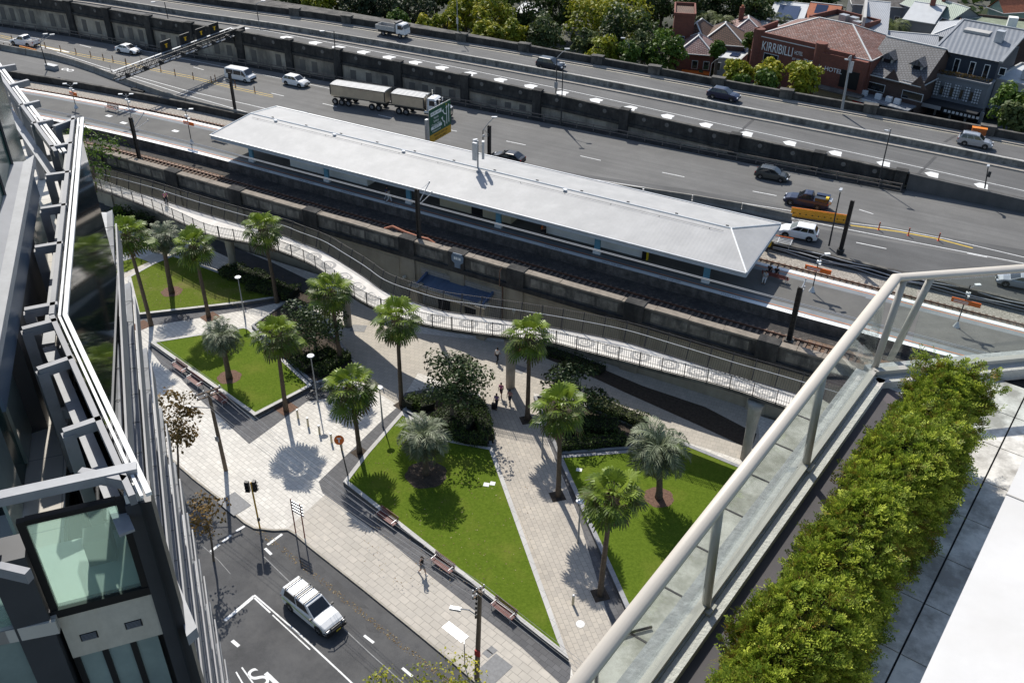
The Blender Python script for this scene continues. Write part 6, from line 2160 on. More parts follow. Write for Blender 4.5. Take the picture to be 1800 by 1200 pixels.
# round station totem
B = G(613, 841, 0); H = topz((613, 841), (596, 773), 0)
d_ = RX * (596 - 900) - UX * (773 - 600) + FX * FPX; q_ = math.hypot(B.x, B.y) / math.hypot(d_.x, d_.y); tp = Vector((d_.x * q_, d_.y * q_, CAM_H + d_.z * q_)) - B
o = T('station_sign', 'thin post with an orange disc lettered T at the corner of the big lawn', 'sign', B)
g = MB(); g.tube([(0, 0, 0), tp * .5, tp], [.07, .05, .045], 8); g.build('pole', DARKM, o)
nn = Vector((.45, -.75, .30)).normalized()
u_ = Vector((nn.y, -nn.x, 0)).normalized() * -1; v_ = nn.cross(u_) * 1
if v_.z < 0:
    v_ = -v_
P = [tp + (u_ * math.cos(k * .314) + v_ * math.sin(k * .314)) * .42 for k in range(20)]
g = MB(); g.hull2([p - nn * .04 for p in P], [p + nn * .04 for p in P]); dsc = g.build('disc', REDO, o)
g = MB()
for c_, sx, sz in ((tp + v_ * .15, .36, .1), (tp - v_ * .05, .1, .36)):
    g.hull2([c_ + u_ * a * sx / 2 + v_ * b * sz / 2 + nn * .045 for a, b in ((-1, -1), (1, -1), (1, 1), (-1, 1))], [c_ + u_ * a * sx / 2 + v_ * b * sz / 2 + nn * .055 for a, b in ((-1, -1), (1, -1), (1, 1), (-1, 1))])
g.build('letter', WHITE, dsc)
# thin posts on the diagonal path
for lab, b, t in (('thin grey post in the tree shade on the dark strip of the diagonal path', (953, 803), (954.5, 743)), ('thin grey lamp post lower down the dark strip of the diagonal path', (1016, 953), (1020, 880))):
    disc_lamp(lab, b, t)
# bollards
b0 = None
for (px, py) in [(524, 735), (542, 749.5), (562, 763), (583, 777.5), (601, 791)]:
    p = G(px, py, 0)
    if b0 is None:
        b0 = T('bollard', 'slim cream bollard in the row across the light paving', 'bollard', p, 0, 'bollards in a row across the paving')
        g = MB(); g.lathe((0, 0, 0), [(.10, 0), (.10, .92), (.085, .95)], 12); g.build('post', mat('cream_bollard', (.50, .44, .30), .5, .1), b0)
        g = MB(); g.lathe((0, 0, .95), [(.10, 0), (.10, .09), (.07, .12)], 12); g.build('cap', LGREY, b0)
    else:
        dup(b0, p)
dup(b0, G(1007, 1062, 0), 0, 'slim cream bollard standing alone at the lower end of the diagonal path', None).__delitem__('group')

# traffic light
B = G(457, 928, 0); o = T('traffic_light', 'yellow and black traffic light post at the kerb corner', 'traffic light', B)
H = topz((457, 928), (438, 850), 0)
g = MB(); g.tube([(0, 0, 0), (-.12, .05, H)], .07, 8); g.build('pole', mat('signal_yellow', (.55, .32, .04), .6, .2, 4), o)
for k, (dx, dy, a) in enumerate(((-.32, -.1, .4), (.12, .25, 1.9))):
    g = MB(); g.box((dx - .1, dy, H - .45), (.34, .26, 1.05), a); bk = g.build('signal_head', BLACK, o)
    g = MB()
    for j in range(3):
        g.box((dx - .1 + .18 * math.sin(a), dy - .18 * math.cos(a), H - .12 - j * .33), (.26, .2, .05), a)
    g.build('visor', BLACK, bk, split=True)
g = MB(); g.box((.1, -.05, 1.1), (.18, .16, .3)); g.build('push_button', BLACK, o)

# framed direction board at the kerb
B = G(520, 936, 0); o = T('direction_board', 'rusty framed finger board on two posts at the kerb', 'sign', B)
H = topz((520, 936), (514, 876), 0)
du_ = side((513, 931), (529, 940), 0).normalized()
g = MB()
for s in (0, 1.0):
    p = du_ * s; g.tube([p, p + Vector((0, 0, H))], .05, 6)
g.build('post', mat('rust_red_paint', (.22, .05, .03), .7, .25, 4), o, split=True)
g = MB()
for k in range(4):
    z = H - .2 - k * .32; g.beam(du_ * -.05 + Vector((0, 0, z)), du_ * 1.25 + Vector((0, 0, z)), .04, .2)
g.build('finger_plate', LGREY, o, split=True)


# utility poles
def upole(label, b, t, z, arms, H_=None):
    B = G(*b, z); H = topz(b, t, z)
    d = RX * (t[0] - 900) - UX * (t[1] - 600) + FX * FPX
    q = math.hypot(B.x, B.y) / math.hypot(d.x, d.y); tp = Vector((d.x * q, d.y * q, CAM_H + d.z * q)) - B
    o = T('utility_pole', label, 'utility pole', B)
    g = MB(); g.tube([(0, 0, -.1), tp * .5, tp], [.19, .165, .13], 10); g.build('pole', WOOD, o)
    ends = []
    for f, L, ad in arms:
        c = tp * f; dd = Vector((math.cos(ad), math.sin(ad), 0)); off = Vector((-dd.y, dd.x, 0)) * .18
        g = MB(); g.beam(c - dd * L / 2 + off, c + dd * L / 2 + off, .1, .1); g.build('crossarm', WOOD, o)
        g = MB()
        for k in range(4):
            u = (-.46 + .92 * k / 3) * L; p = c + dd * u + off + Vector((0, 0, .05)); g.lathe(p, [(.03, 0), (.06, .05), (.04, .12), (.06, .17), (.03, .22)], 8); ends.append(B + p + Vector((0, 0, .2)))
        g.build('insulator', LGREY, o, split=True)
    return o, B, tp, ends


WA = KERB_AZ
po1, B1, tp1, e1 = upole('tall timber power pole with two crossarms beside the silver building', (397, 826), (366, 688), 0, [(.985, 2.2, WA + 1.35), (.93, 2.0, WA + 1.35)])
po2, B2, tp2, e2 = upole('timber power pole with street lamp at the bottom of the photo by the second bench', (838, 1192), (844, 1038), 0, [(.99, .9, WA + 1.35), (.93, .9, WA + 1.35)])
g = MB(); a = tp1 * .8; b = a + Vector((-1.75, -1.0, .15)); g.tube([a, b], .045, 6); g.build('lamp_arm', GALV, po1)
g = MB(); g.box(b, (.6, .25, .14), .5); g.build('lamp_head', LGREY, po1)
g = MB(); g.box(tp1 * .43 + Vector((0, -.2, 0)), (.35, .1, .5)); g.build('sign_plate', GREYM, po1)
g = MB(); a = tp2 * .72; e_ = G(813, 1107, 3.4) - B2; b = Vector((e_.x, e_.y, 6.0)); b = a + Vector((-1.35, -.35, .35)); g.tube([a, a.lerp(b, .5) + Vector((0, 0, .3)), b], .04, 6); g.build('lamp_arm', GALV, po2)
g = MB(); g.box(b - Vector((.2, .05, .05)), (.75, .28, .16), .3); g.build('lamp_head', LGREY, po2)
g = MB(); g.box(tp2 * .34 + Vector((.1, -.22, 0)), (.4, .12, .5)); g.build('notice', mat('red_notice', (.4, .04, .03), .6, .1), po2)
g = MB()
for k in range(5):
    g.cyl(tp2 * (.7 + .05 * k) + Vector((-.22, -.05, 0)), .07, .25, 8)
g.build('fuse', BLACK, po2, split=True)
# overhead wires
WIRE = mat('pale_wire', (.30, .30, .30), .5, 0)


def wire(a, b, sag, r=.012):
    g = MB(); g.tube([a.lerp(b, k / 14) - Vector((0, 0, sag * 4 * (k / 14) * (1 - k / 14))) for k in range(15)], r, 5)
    return tag(g.build('overhead_wire', WIRE), 'thin pale power wire strung between the two timber poles', 'wire', 'power wires between the timber poles')


for i in range(4):
    wire(e1[i], e2[i], .9)
for i in range(4):
    wire(e1[4 + i], e2[4 + i], .9) if i in (0, 3) else None
dirn = (B1 - B2).normalized()
for i in range(4):
    g = MB(); a = e1[i]; b = a + dirn * 26 + Vector((0, 0, .4)); g.tube([a.lerp(b, k / 8) - Vector((0, 0, 1.6 * (k / 8) * (1 - k / 8))) for k in range(9)], .012, 5)
    tag(g.build('overhead_wire', WIRE), 'thin pale power wire running left from the tall timber pole', 'wire', 'power wires running left')
    g = MB(); a = e2[i]; b = a - dirn * 26; g.tube([a.lerp(b, k / 8) - Vector((0, 0, 1.6 * (k / 8) * (1 - k / 8))) for k in range(9)], .012, 5)
    tag(g.build('overhead_wire', WIRE), 'thin pale power wire leaving the timber pole to the lower right', 'wire', 'power wires running right')
# railway contact wires
CW = mat('contact_wire', (.42, .42, .42), .45, 0)
for yy, lab in ((77.9, 'upper double railway wire above the near track'), (78.15, 'lower railway wire above the near track')):
    g = MB(); g.tube([(x, yy + tb(x), 9.35 if 'lower' in lab else 9.62) for x in range(-150, 50, 5)], .05, 5)
    tag(g.build('overhead_wire', CW), lab, 'wire')
# parking sign on the footpath
B = G(817, 1170, 0); o = T('parking_sign', 'small parking sign on a thin dark post near the kerb', 'sign', B)
g = MB(); g.tube([(0, 0, 0), (0, 0, 2.6)], .035, 6); g.build('post', DARKM, o)
g = MB(); g.box((0, 0, 2.4), (.05, .42, .5), .5); g.build('plate', LGREY, o)


# ------------------------------------------------------------------ benches
BSLAT = mat('red_brown_slats', (.15, .045, .038), .55, .2, 4)


def bench(label, px, py, z, ang, L=2.2, flip=False):
    t = T('park_bench', label, 'bench', G(px, py, z), ang, None)
    s = -1 if flip else 1
    g = MB()
    for k in range(5):
        g.box((0, s * (-.22 + k * .11), .45), (L, .085, .035))
    g.build('seat', BSLAT, t)
    g = MB()
    for k in range(4):
        g.box((0, s * (.30 + k * .035), .58 + k * .115), (L, .03, .09), 0, 0, 0)
    g.build('backrest', BSLAT, t)
    for x in (-L * .42, L * .42):
        g = MB(); g.tube([(x, s * -.26, 0), (x, s * -.24, .43), (x, s * .28, .43), (x, s * .42, .95)], .03, 6); g.tube([(x, s * .28, .43), (x, s * .34, 0)], .03, 6); g.build('leg', LGREY, t)
        g = MB(); g.tube([(x, s * -.24, .43), (x, s * -.26, .66), (x, s * .30, .68)], .028, 6); g.build('armrest', LGREY, t)
    return t


for lab, px, py in (('red-brown bench nearest the silver building, along the diamond lawn wall', 316, 652), ('second red-brown bench along the diamond lawn wall, left of the power pole', 343, 676), ('red-brown bench behind the timber pole with crossarms', 386, 706), ('red-brown bench in dappled palm shade along the big lawn wall', 680, 917), ('red-brown bench beside the walking man', 777, 999), ('red-brown bench next to the timber pole with a street lamp', 884, 1079)):
    bench(lab, px, py, 0, WA)
bench('dark red double bench on the sunny left end of the platform', 197, 196, PZ, 0.02, 2.4)
bench('dark red platform bench at the left end of the canopy', 385, 249, PZ, 0.0, 2.4)
bench('black and red platform bench where three people wait', 1362, 492, PZ, -.05, 2.8, True)


# ------------------------------------------------------------------ gantry and green road sign
zg = 10.9
gl, gr = G(204, 141, zg), G(412, 62, zg)
gr = Vector((gr.x, gr.y, zg))
t = T('sign_gantry', 'dark steel truss gantry with lane signals over the lower highway', 'gantry', Vector((gr.x, gr.y, LZ)))
dd = (gr - gl).normalized(); nn = Vector((-dd.y, dd.x, 0))
g = MB()
for o1_ in (-.6, .6):
    for o2_ in (0, 1.1):
        g.beam(gl + nn * o1_ + Vector((0, 0, o2_)), gr + nn * o1_ + Vector((0, 0, o2_)), .14, .14)
g.build('chord', DARKM, t, world=True, split=True)
g = MB(); L = (gr - gl).length; k = 18
for i in range(k):
    a = gl + dd * (L * i / k); b = gl + dd * (L * (i + 1) / k)
    for o1_ in (-.6, .6):
        g.beam(a + nn * o1_, b + nn * o1_ + Vector((0, 0, 1.1)), .06, .06); g.beam(b + nn * o1_, b + nn * o1_ + Vector((0, 0, 1.1)), .06, .06)
    g.beam(a - nn * .6, b + nn * .6, .05, .05); g.beam(a - nn * .6 + Vector((0, 0, 1.1)), b + nn * .6 + Vector((0, 0, 1.1)), .05, .05)
    if i % 2 == 0:
        g.beam(a + nn * .6 + Vector((0, 0, 1.1)), a + nn * .6 + Vector((0, 0, 2.1)), .04, .04)
g.build('bracing', DARKM, t, world=True)
g = MB(); g.beam(gl - nn * .35 + Vector((0, 0, .08)), gr - nn * .35 + Vector((0, 0, .08)), .5, .06); g.beam(gl + nn * .35 + Vector((0, 0, 1.2)), gr + nn * .35 + Vector((0, 0, 1.2)), .35, .05); g.build('walkway', GREYM, t, world=True, split=True)
AMBL = mat('amber_signal', (.8, .45, .02), .4, 0)
for f in (.44, .60, .74, .86):
    c = gl + dd * (L * f) + nn * .8 + Vector((0, 0, 1.9))
    g = MB(); g.box(c, (.16, 2.2, 1.6), math.atan2(nn.y, nn.x)); pn = g.build('signal_panel', BLACK, t, world=True)
    g = MB(); a_ = math.atan2(nn.y, nn.x); g.box(c - nn * .09, (.02, .32, .6), a_) ; g.box(c - nn * .09 + Vector((0, 0, .25)), (.03, .6, .14), a_); q = g.build('arrow', AMBL, None); q.parent = pn; q.matrix_parent_inverse = Matrix.Translation(-Vector(t.location))
for f in (.06, .2, .32, .5, .64, .77, .9):
    c = gl + dd * (L * f) - nn * .8 + Vector((0, 0, .45))
    g = MB(); g.box(c, (.5, .55, .6), math.atan2(dd.y, dd.x)); g.box(c - nn * .35, (.3, .2, .3), math.atan2(dd.y, dd.x)); g.build('signal_camera', DARKM, t, world=True, split=True)
g = MB(); g.beam(gr + Vector((0, 0, -1.8)), gr + dd * 2.4 + Vector((0, 0, -3.6)), .3, .3); g.beam(gr + Vector((0, 0, .5)), gr + dd * 2.4 + Vector((0, 0, .5)), .9, .9); g.beam(gr - dd * .5 + Vector((0, 0, 0)), gr + Vector((0, 0, -2)), .25, .25); g.build('wall_bracket', DARKM, t, world=True, split=True)

# green direction sign standing across the near lane
sy0 = 96.6
nb, ntp = GY(757, 253, sy0), GY(754, 195, sy0)
sx_ = (nb.x + ntp.x) / 2


def GX(px, py, x):
    d = RX * (px - 900) - UX * (py - 600) + FX * FPX
    t_ = x / d.x
    return Vector((x, d.y * t_, CAM_H + d.z * t_))


fb = GX(793, 229, sx_)
W_ = min(max(fb.y - sy0, 3.5), 7.5); z0_, z1_ = nb.z, ntp.z
t = T('road_sign', 'large green and amber direction sign on a grey post beside the station canopy', 'road sign', (sx_, sy0, LZ))
g = MB(); g.box((-.1, -.55, (z1_ - LZ - 1.0) / 2), (.35, .45, z1_ - LZ - 1.0)); g.build('post', GALV, t)
zb_, zt_ = z0_ - LZ, z1_ - LZ; zs = zb_ + (zt_ - zb_) * .24
GREEN = mat('sign_green', (.012, .085, .045), .45, .04); AMB = mat('sign_amber', (.55, .30, .02), .45, .04)
g = MB(); g.bx(-.06, .0, 0, W_, zs, zt_); gp = g.build('green_panel', GREEN, t)
g = MB(); g.bx(-.06, .0, 0, W_, zb_, zs); ap = g.build('amber_panel', AMB, t)
g = MB(); g.bx(-.10, -.06, -.05, W_ + .05, zb_ - .05, zt_ + .05); g.build('back_frame', GALV, t)
ROT = (math.pi / 2, 0, math.pi / 2)


def stxt(body, y, z, size, m, par, x=.012):
    return text_mesh('lettering', body, size, m, par, (x, y, z), ROT, .004)


g = MB(); g.bx(.003, .008, .3, W_ * .56, zt_ - .95, zt_ - .45); bl = g.build('white_plate', WHITE, gp)
stxt('PACIFIC HWY', W_ * .29, zt_ - .7, .36, GREEN, gp)
hh = zt_ - zs
for i, s in enumerate(('North', 'Sydney', 'Crows Nest')):
    stxt(s, W_ * .30, zt_ - 1.32 - i * .46, .44, WHITE, gp)
g = MB(); g.bx(.003, .008, .3, W_ * .56, zs + .62, zs + 1.02); g.build('white_plate', WHITE, gp)
stxt('MILLER ST', W_ * .29, zs + .82, .30, GREEN, gp)
stxt('Wollstonecraft', W_ * .30, zs + .34, .34, WHITE, gp)
stxt('M1', W_ * .80, zt_ - .35, .34, mat('sign_yellow', (.75, .6, .03), .5, 0), gp)
g = MB()
for y, zz0, zz1 in ((.90, zs + .5, zt_ - .7), (.80, zs + .4, zt_ - .8)):
    g.bx(.003, .010, W_ * y - .07, W_ * y + .07, zz0, zz1); g.add([(.01, W_ * y - .24, zz1), (.01, W_ * y + .24, zz1), (.01, W_ * y, zz1 + .35)], [(0, 1, 2)])
for y0, zz, ya in ((.80, zt_ - 1.6, .64), (.70, zs + .9, .60)):
    if y0 == .70:
        g.bx(.003, .010, W_ * y0 - .07, W_ * y0 + .07, zs + .25, zz)
    pts = [(.011, W_ * (y0 + (ya - y0) * math.sin(k * .26)), zz + (1 - math.cos(k * .26)) * .6) for k in range(7)]
    for k in range(6):
        g.beam(pts[k], pts[k + 1], .14, .006, 0, Vector((1, 0, 0)))
    e = pts[-1]; g.add([(.012, e[1] + .02, e[2] - .24), (.012, e[1] + .1, e[2] + .24), (.012, e[1] - .36, e[2] + .1)], [(0, 1, 2)])
g.build('arrow', WHITE, gp, split=True)
stxt('VEHICLES OVER 4.3m', W_ * .5, (zb_ + zs) / 2 + .22, .36, BLACK, ap)
stxt('MUST USE LANE 2', W_ * .5, (zb_ + zs) / 2 - .26, .36, BLACK, ap)

# trackside boxes, pipes
t = T('cable_pipe', 'pale cable pipes running along the track wall at the right', 'pipe', (0, 94, 6.1))
for k, (y, z) in enumerate(((94.15, 6.95), (93.95, 6.6), (94.0, 6.3))):
    g = MB(); g.tube([(x, y + .12 * math.sin(x * .7 + k), z + .08 * math.sin(x * .9 + 2 * k)) for x in np.arange(-18, 40, 1.5)], .06, 6); g.build('pipe', LGREY, t, world=True)
p = G(1350, 424, 6.2); t = T('signal_box', 'yellow signal box on short legs beside the right end of the canopy', 'signal box', (p.x + .5, 93.6, 6.05))
g = MB(); g.box((0, 0, 1.1), (.6, .5, .8)); g.build('box', mat('box_yellow', (.65, .42, .02), .5, .1), t)
g = MB(); g.tube([(0, 0, 0), (0, 0, .7)], .08, 8); g.build('leg', DARKM, t)
t = T('orange_pipe', 'orange-red pipe lying along the parapet beside the dark mast', 'pipe', (-54, 73.4, 7.3))
g = MB(); g.tube([GY(x, y, 73.45) for x, y in ((676, 402), (690, 398), (712, 408), (738, 417), (752, 420), (764, 428))], .14, 8); g.build('pipe', mat('faded_orange_pipe', (.42, .16, .09), .7, .15), t, world=True)
for lab, px, py, sx, sy, sz, mm in (('grey relay cabinet on the ballast at the far left of the railway', 92, 122, 2.4, .8, .9, GREYM), ('dark cable trough box on the low wall left of the canopy', 243, 160, 2.6, .6, .35, CONCB)):
    p = G(px, py, 6.4); t = T('trackside_box', lab, 'cabinet', (p.x, p.y, 6.2))
    g = MB(); g.box((0, 0, sz / 2), (sx, sy, sz)); g.build('cabinet', mm, t)
    g = MB(); g.box((0, 0, sz + .03), (sx + .1, sy + .1, .06)); g.build('lid', mm, t)
# ================================================================== PEOPLE AND BICYCLES
SKIN = mat('skin', (.42, .26, .18), .6, .05)
SKIND = mat('darker_skin', (.20, .11, .07), .6, .05)
HAIRD = mat('dark_hair', (.02, .015, .012), .8, .1)


def skinmesh(name, joints, edges, m, parent, root=0):
    me = bpy.data.meshes.new(name)
    names = list(joints)
    me.from_pydata([joints[n][0] for n in names], [(names.index(a), names.index(b)) for a, b in edges], [])
    o = bpy.data.objects.new(name, me); COL.objects.link(o); o.parent = parent
    me.materials.append(m)
    md = o.modifiers.new('skin', 'SKIN')
    for i, n in enumerate(names):
        r = joints[n][1]; rr = r if hasattr(r, '__len__') else (r, r)
        me.skin_vertices[0].data[i].radius = rr
        me.skin_vertices[0].data[i].use_root = (i == root)
    md.use_smooth_shade = True
    sb = o.modifiers.new('subsurf', 'SUBSURF'); sb.levels = 1; sb.render_levels = 1
    return o


def person(label, loc, ang, pose='walk', top=None, bottom=None, skin=SKIN, hair=HAIRD, hairlen=.0, H=1.72, bag=False, shorts=False, group=None):
    """x forward"""
    t = T('person', label, 'person', loc, ang, group)
    s = H / 1.72
    J = {}
    pel = Vector((0, 0, .93)); sit = pose in ('sit', 'ride')
    if pose == 'sit':
        pel = Vector((0, 0, .52))
    if pose == 'ride':
        pel = Vector((-.15, 0, 1.0))
    lean = {'walk': .04, 'stand': 0, 'sit': .06, 'ride': .34, 'arm': .02}[pose]
    J['pelvis'] = (pel, (.145, .11)); J['waist'] = (pel + Vector((lean * .3, 0, .18)), (.13, .10)); J['chest'] = (pel + Vector((lean * .8, 0, .40)), (.17, .12))
    J['neck'] = (pel + Vector((lean * 1.15, 0, .56)), .06); J['jaw'] = (pel + Vector((lean * 1.3 + .03, 0, .64)), (.075, .08)); J['head'] = (pel + Vector((lean * 1.35 + .02, 0, .74)), (.082, .10)); J['crown'] = (pel + Vector((lean * 1.35, 0, .80)), (.06, .07))
    E_ = [('pelvis', 'waist'), ('waist', 'chest'), ('chest', 'neck'), ('neck', 'jaw'), ('jaw', 'head'), ('head', 'crown')]
    legs = {'walk': ((.22, .30), (-.02, -.34)), 'arm': ((.20, .26), (-.0, -.30)), 'stand': ((.02, .0), (.02, .0))}
    for sd, k in ((1, 'l'), (-1, 'r')):
        hip = pel + Vector((0, sd * .09, -.04))
        if pose == 'sit':
            kn = hip + Vector((.42, sd * .04, .0)); an = kn + Vector((.03, 0, -.42))
        elif pose == 'ride':
            kn = hip + Vector((.30, sd * .05, -.22 - .14 * (sd > 0))); an = kn + Vector((-.14, 0, -.40))
        else:
            a = legs[pose][0 if sd > 0 else 1]
            kn = hip + Vector((a[0], 0, -.43)); an = Vector((a[1], sd * .09, .08))
        J['hip' + k] = (hip, .095); J['knee' + k] = (kn, .062); J['ank' + k] = (an, .042); J['toe' + k] = (an + Vector((.17, 0, -.04)), (.04, .032))
        E_ += [('pelvis', 'hip' + k), ('hip' + k, 'knee' + k), ('knee' + k, 'ank' + k), ('ank' + k, 'toe' + k)]
        sh = J['chest'][0] + Vector((0, sd * .18, .09))
        if pose == 'arm' and sd < 0:
            el = sh + Vector((.16, sd * .20, .05)); ha = el + Vector((-.02, -sd * .22, .26))
        elif pose == 'ride':
            el = sh + Vector((.24, sd * .04, -.18)); ha = el + Vector((.22, 0, -.06))
        elif pose == 'sit':
            el = sh + Vector((.06, sd * .06, -.28)); ha = el + Vector((.24, -sd * .06, .0))
        else:
            sw = (-.16 if sd > 0 else .18) if pose in ('walk', 'arm') else .02
            el = sh + Vector((sw * .5, sd * .05, -.28)); ha = el + Vector((sw * .7 + .04, 0, -.24))
        J['sho' + k] = (sh, .062); J['elb' + k] = (el, .043); J['wri' + k] = (ha, .03)
        E_ += [('chest', 'sho' + k), ('sho' + k, 'elb' + k), ('elb' + k, 'wri' + k)]
        d = (ha - el).normalized()
        palm_ = ha + d * .07
        J['pal' + k] = (palm_, (.038, .02)); E_.append(('wri' + k, 'pal' + k))
        lat = Vector((0, 0, 1)) if abs(d.z) < .8 else Vector((1, 0, 0))
        for f_ in range(4):
            b_ = palm_ + lat * (.024 - .016 * f_); c_ = b_ + d * (.045 - .004 * abs(f_ - 1)) + Vector((0, -sd * .012, 0))
            J['f%d%s' % (f_, k)] = (c_, .009); E_.append(('pal' + k, 'f%d%s' % (f_, k)))
        J['th' + k] = (palm_ + lat * .045 + d * .01, .010); E_.append(('pal' + k, 'th' + k))
    J = {k: (tuple(v[0]), v[1]) for k, v in J.items()}
    body = skinmesh('body', J, E_, skin, t)
    up = ['pelvis', 'waist', 'chest', 'shol', 'shor', 'elbl', 'elbr']
    D = {k: (J[k][0], tuple(q + .016 for q in (J[k][1] if hasattr(J[k][1], '__len__') else (J[k][1],) * 2))) for k in up}
    for k in 'lr':
        e = Vector(J['sho' + k][0]).lerp(Vector(J['elb' + k][0]), .7); D['elb' + k] = (tuple(e), .06)
    skinmesh('shirt', D, [('pelvis', 'waist'), ('waist', 'chest'), ('chest', 'shol'), ('chest', 'shor'), ('shol', 'elbl'), ('shor', 'elbr')], top, t)
    D = {'pelvis': (J['pelvis'][0], (.155, .12))}; Ed = []
    for k in 'lr':
        D['hip' + k] = (J['hip' + k][0], .11); kn = Vector(J['knee' + k][0]); an = Vector(J['ank' + k][0])
        Ed += [('pelvis', 'hip' + k), ('hip' + k, 'knee' + k)]
        if shorts:
            D['knee' + k] = (tuple(Vector(J['hip' + k][0]).lerp(kn, .85)), .085)
        else:
            D['knee' + k] = (tuple(kn), .078); D['cuff' + k] = (tuple(kn.lerp(an, .95)), .06); Ed.append(('knee' + k, 'cuff' + k))
    skinmesh('trousers', D, Ed, bottom, t)
    h = Vector(J['head'][0])
    g = MB(); g.lathe(h + Vector((-.015, 0, -.02 - hairlen)), [(.06, -.02), (.10, .02), (.105, .06 + hairlen), (.085, .11 + hairlen), (.03, .14 + hairlen)], 10); g.build('hair', hair, t, smooth=True)
    g = MB()
    for k in 'lr':
        a = Vector(J['ank' + k][0]); g.box(a + Vector((.07, 0, -.05)), (.27, .09, .07))
    g.build('shoe', BLACK if not shorts else WHITE, t, split=True)
    if bag:
        g = MB(); c = Vector(J['chest'][0]); g.box(c + Vector((-.2, 0, -.08)), (.16, .28, .4)); g.build('backpack', BLACK, t)
    t.scale = (s,) * 3
    return t


def cloth(n, c):
    return mat(n, c, .9, .12, 6)


BLK = cloth('black_cloth', (.015, .015, .018)); WHC = cloth('white_cloth', (.62, .62, .62)); PNK = cloth('pink_cloth', (.50, .13, .25)); LIL = cloth('lilac_cloth', (.28, .17, .33)); SAL = cloth('salmon_cloth', (.52, .24, .22))
JEAN = cloth('dark_jeans', (.03, .035, .05)); GRYC = cloth('grey_cloth', (.22, .22, .23)); MAGE = cloth('magenta_cloth', (.42, .03, .28)); BLUC = cloth('blue_cloth', (.04, .07, .20)); ORG = cloth('orange_workwear', (.70, .16, .04)); LGC = cloth('light_grey_cloth', (.42, .43, .45))

person('man in black singlet and light shorts striding with one arm raised to his head', G(742, 1007, 0), WA + .05, 'arm', BLK, GRYC, shorts=True, H=1.8)
person('woman in lilac top pulling a black suitcase on the diagonal path', G(873, 716, 0), -1.35, 'walk', LIL, JEAN, SKIN, hairlen=.06, H=1.66)
person('woman in pink top and shorts, farthest of the three walkers by the round tree', G(881, 697, 0), -1.35, 'walk', PNK, cloth('dark_shorts', (.05, .03, .04)), shorts=True, hairlen=.06, H=1.68)
person('woman in salmon top and dark trousers nearest the bridge column', G(896, 709, 0), -1.35, 'walk', SAL, JEAN, hairlen=.05, H=1.66)
person('person in white top and black trousers walking in the shade of the bridge', G(874, 636, 0), 1.6, 'walk', WHC, BLK, hairlen=.08, H=1.7)
person('person in blue striped shirt walking on the shaded platform', G(680, 352, PZ), .2, 'walk', BLUC, LGC, H=1.78)
person('person in white clothes walking beside the blue striped shirt', G(684, 355, PZ), .2, 'walk', WHC, WHC, hairlen=.05, H=1.65)
person('worker in orange crouching at the end of the right stairwell wall', G(952, 411, PZ), .3, 'sit', ORG, BLK, H=1.7)
person('worker in orange standing behind the right stairwell wall', G(1058, 428, PZ), -.2, 'stand', ORG, BLUC, H=1.7)
person('person in grey top and white trousers sitting at the bench end', G(1344, 495, PZ), -1.57, 'sit', LGC, WHC, H=1.75, bag=False)
person('person in black sitting behind the person in grey at the waiting bench', G(1351, 484, PZ), 1.57, 'sit', BLK, BLK, H=1.75)
person('person in black sitting in the middle of the far side of the waiting bench', G(1363, 488, PZ), 1.57, 'sit', BLK, BLK, H=1.75)
p = G(868, 719, 0); t = T('suitcase', 'black wheeled suitcase pulled by the woman in lilac', 'suitcase', p, -1.35)
g = MB(); g.box((0, 0, .38), (.26, .42, .62)); g.build('shell', BLACK, t)
g = MB(); g.tube([(.05, .15, .69), (.2, .15, .98), (.2, -.15, .98), (.05, -.15, .69)], .012, 5); g.build('handle', GREYM, t)
g = MB()
for y in (-.16, .16):
    g.tube([(0, y - .02, .05), (0, y + .02, .05)], .05, 8)
g.build('wheel', BLACK, t, split=True)


def bicycle(label, loc, ang, col):
    t = T('bicycle', label, 'bicycle', loc, ang)
    for x in (-.52, .52):
        g = MB(); R_ = .34
        g.tube([(x + R_ * math.cos(k * .2856), 0, .35 + R_ * math.sin(k * .2856)) for k in range(23)], .022, 6, cap=False); w = g.build('wheel', BLACK, t)
        g = MB()
        for k in range(8):
            a = k * .785; g.beam((x, 0, .35), (x + R_ * math.cos(a), 0, .35 + R_ * math.sin(a)), .006, .006)
        g.build('spokes', GALV, w)
    g = MB(); A, B_, C_, D_ = (-.52, 0, .35), (-.08, 0, .30), (-.2, 0, .82), (.36, 0, .82)
    for a, b in ((A, B_), (A, C_), (B_, C_), (B_, D_), (C_, D_)):
        g.tube([a, b], .02, 6)
    g.tube([(.33, 0, .92), (.52, 0, .35)], .018, 6); g.build('frame', col, t)
    g = MB(); g.tube([(.36, -.26, 1.0), (.34, 0, .94), (.36, .26, 1.0)], .015, 6); g.build('handlebar', BLACK, t)
    g = MB(); g.box((-.22, 0, .93), (.26, .14, .05)); g.build('saddle', BLACK, t)
    return t


p = G(293, 360, rz_(293)); bd = -.50
bicycle('bicycle ridden by the person in magenta on the bridge deck', p, bd, GREYM)
person('cyclist in magenta jacket and pale helmet riding across the bridge', p, bd, 'ride', MAGE, BLK, hair=LGREY, H=1.72)
for k, (px, py, a) in enumerate([(554, 699, .9), (560, 692, .7), (568, 686, 1.0)]):
    bicycle(['parked black bicycle nearest the disc lamp by the diamond lawn corner', 'parked black bicycle in the middle of the three leaning by the shrub bed', 'parked black bicycle closest to the shrub bed edge'][k], G(px, py, 0), a, BLACK)
bicycle('bicycle parked against the wall of the patchy lawn', G(324, 563, 0), .2, BLACK)
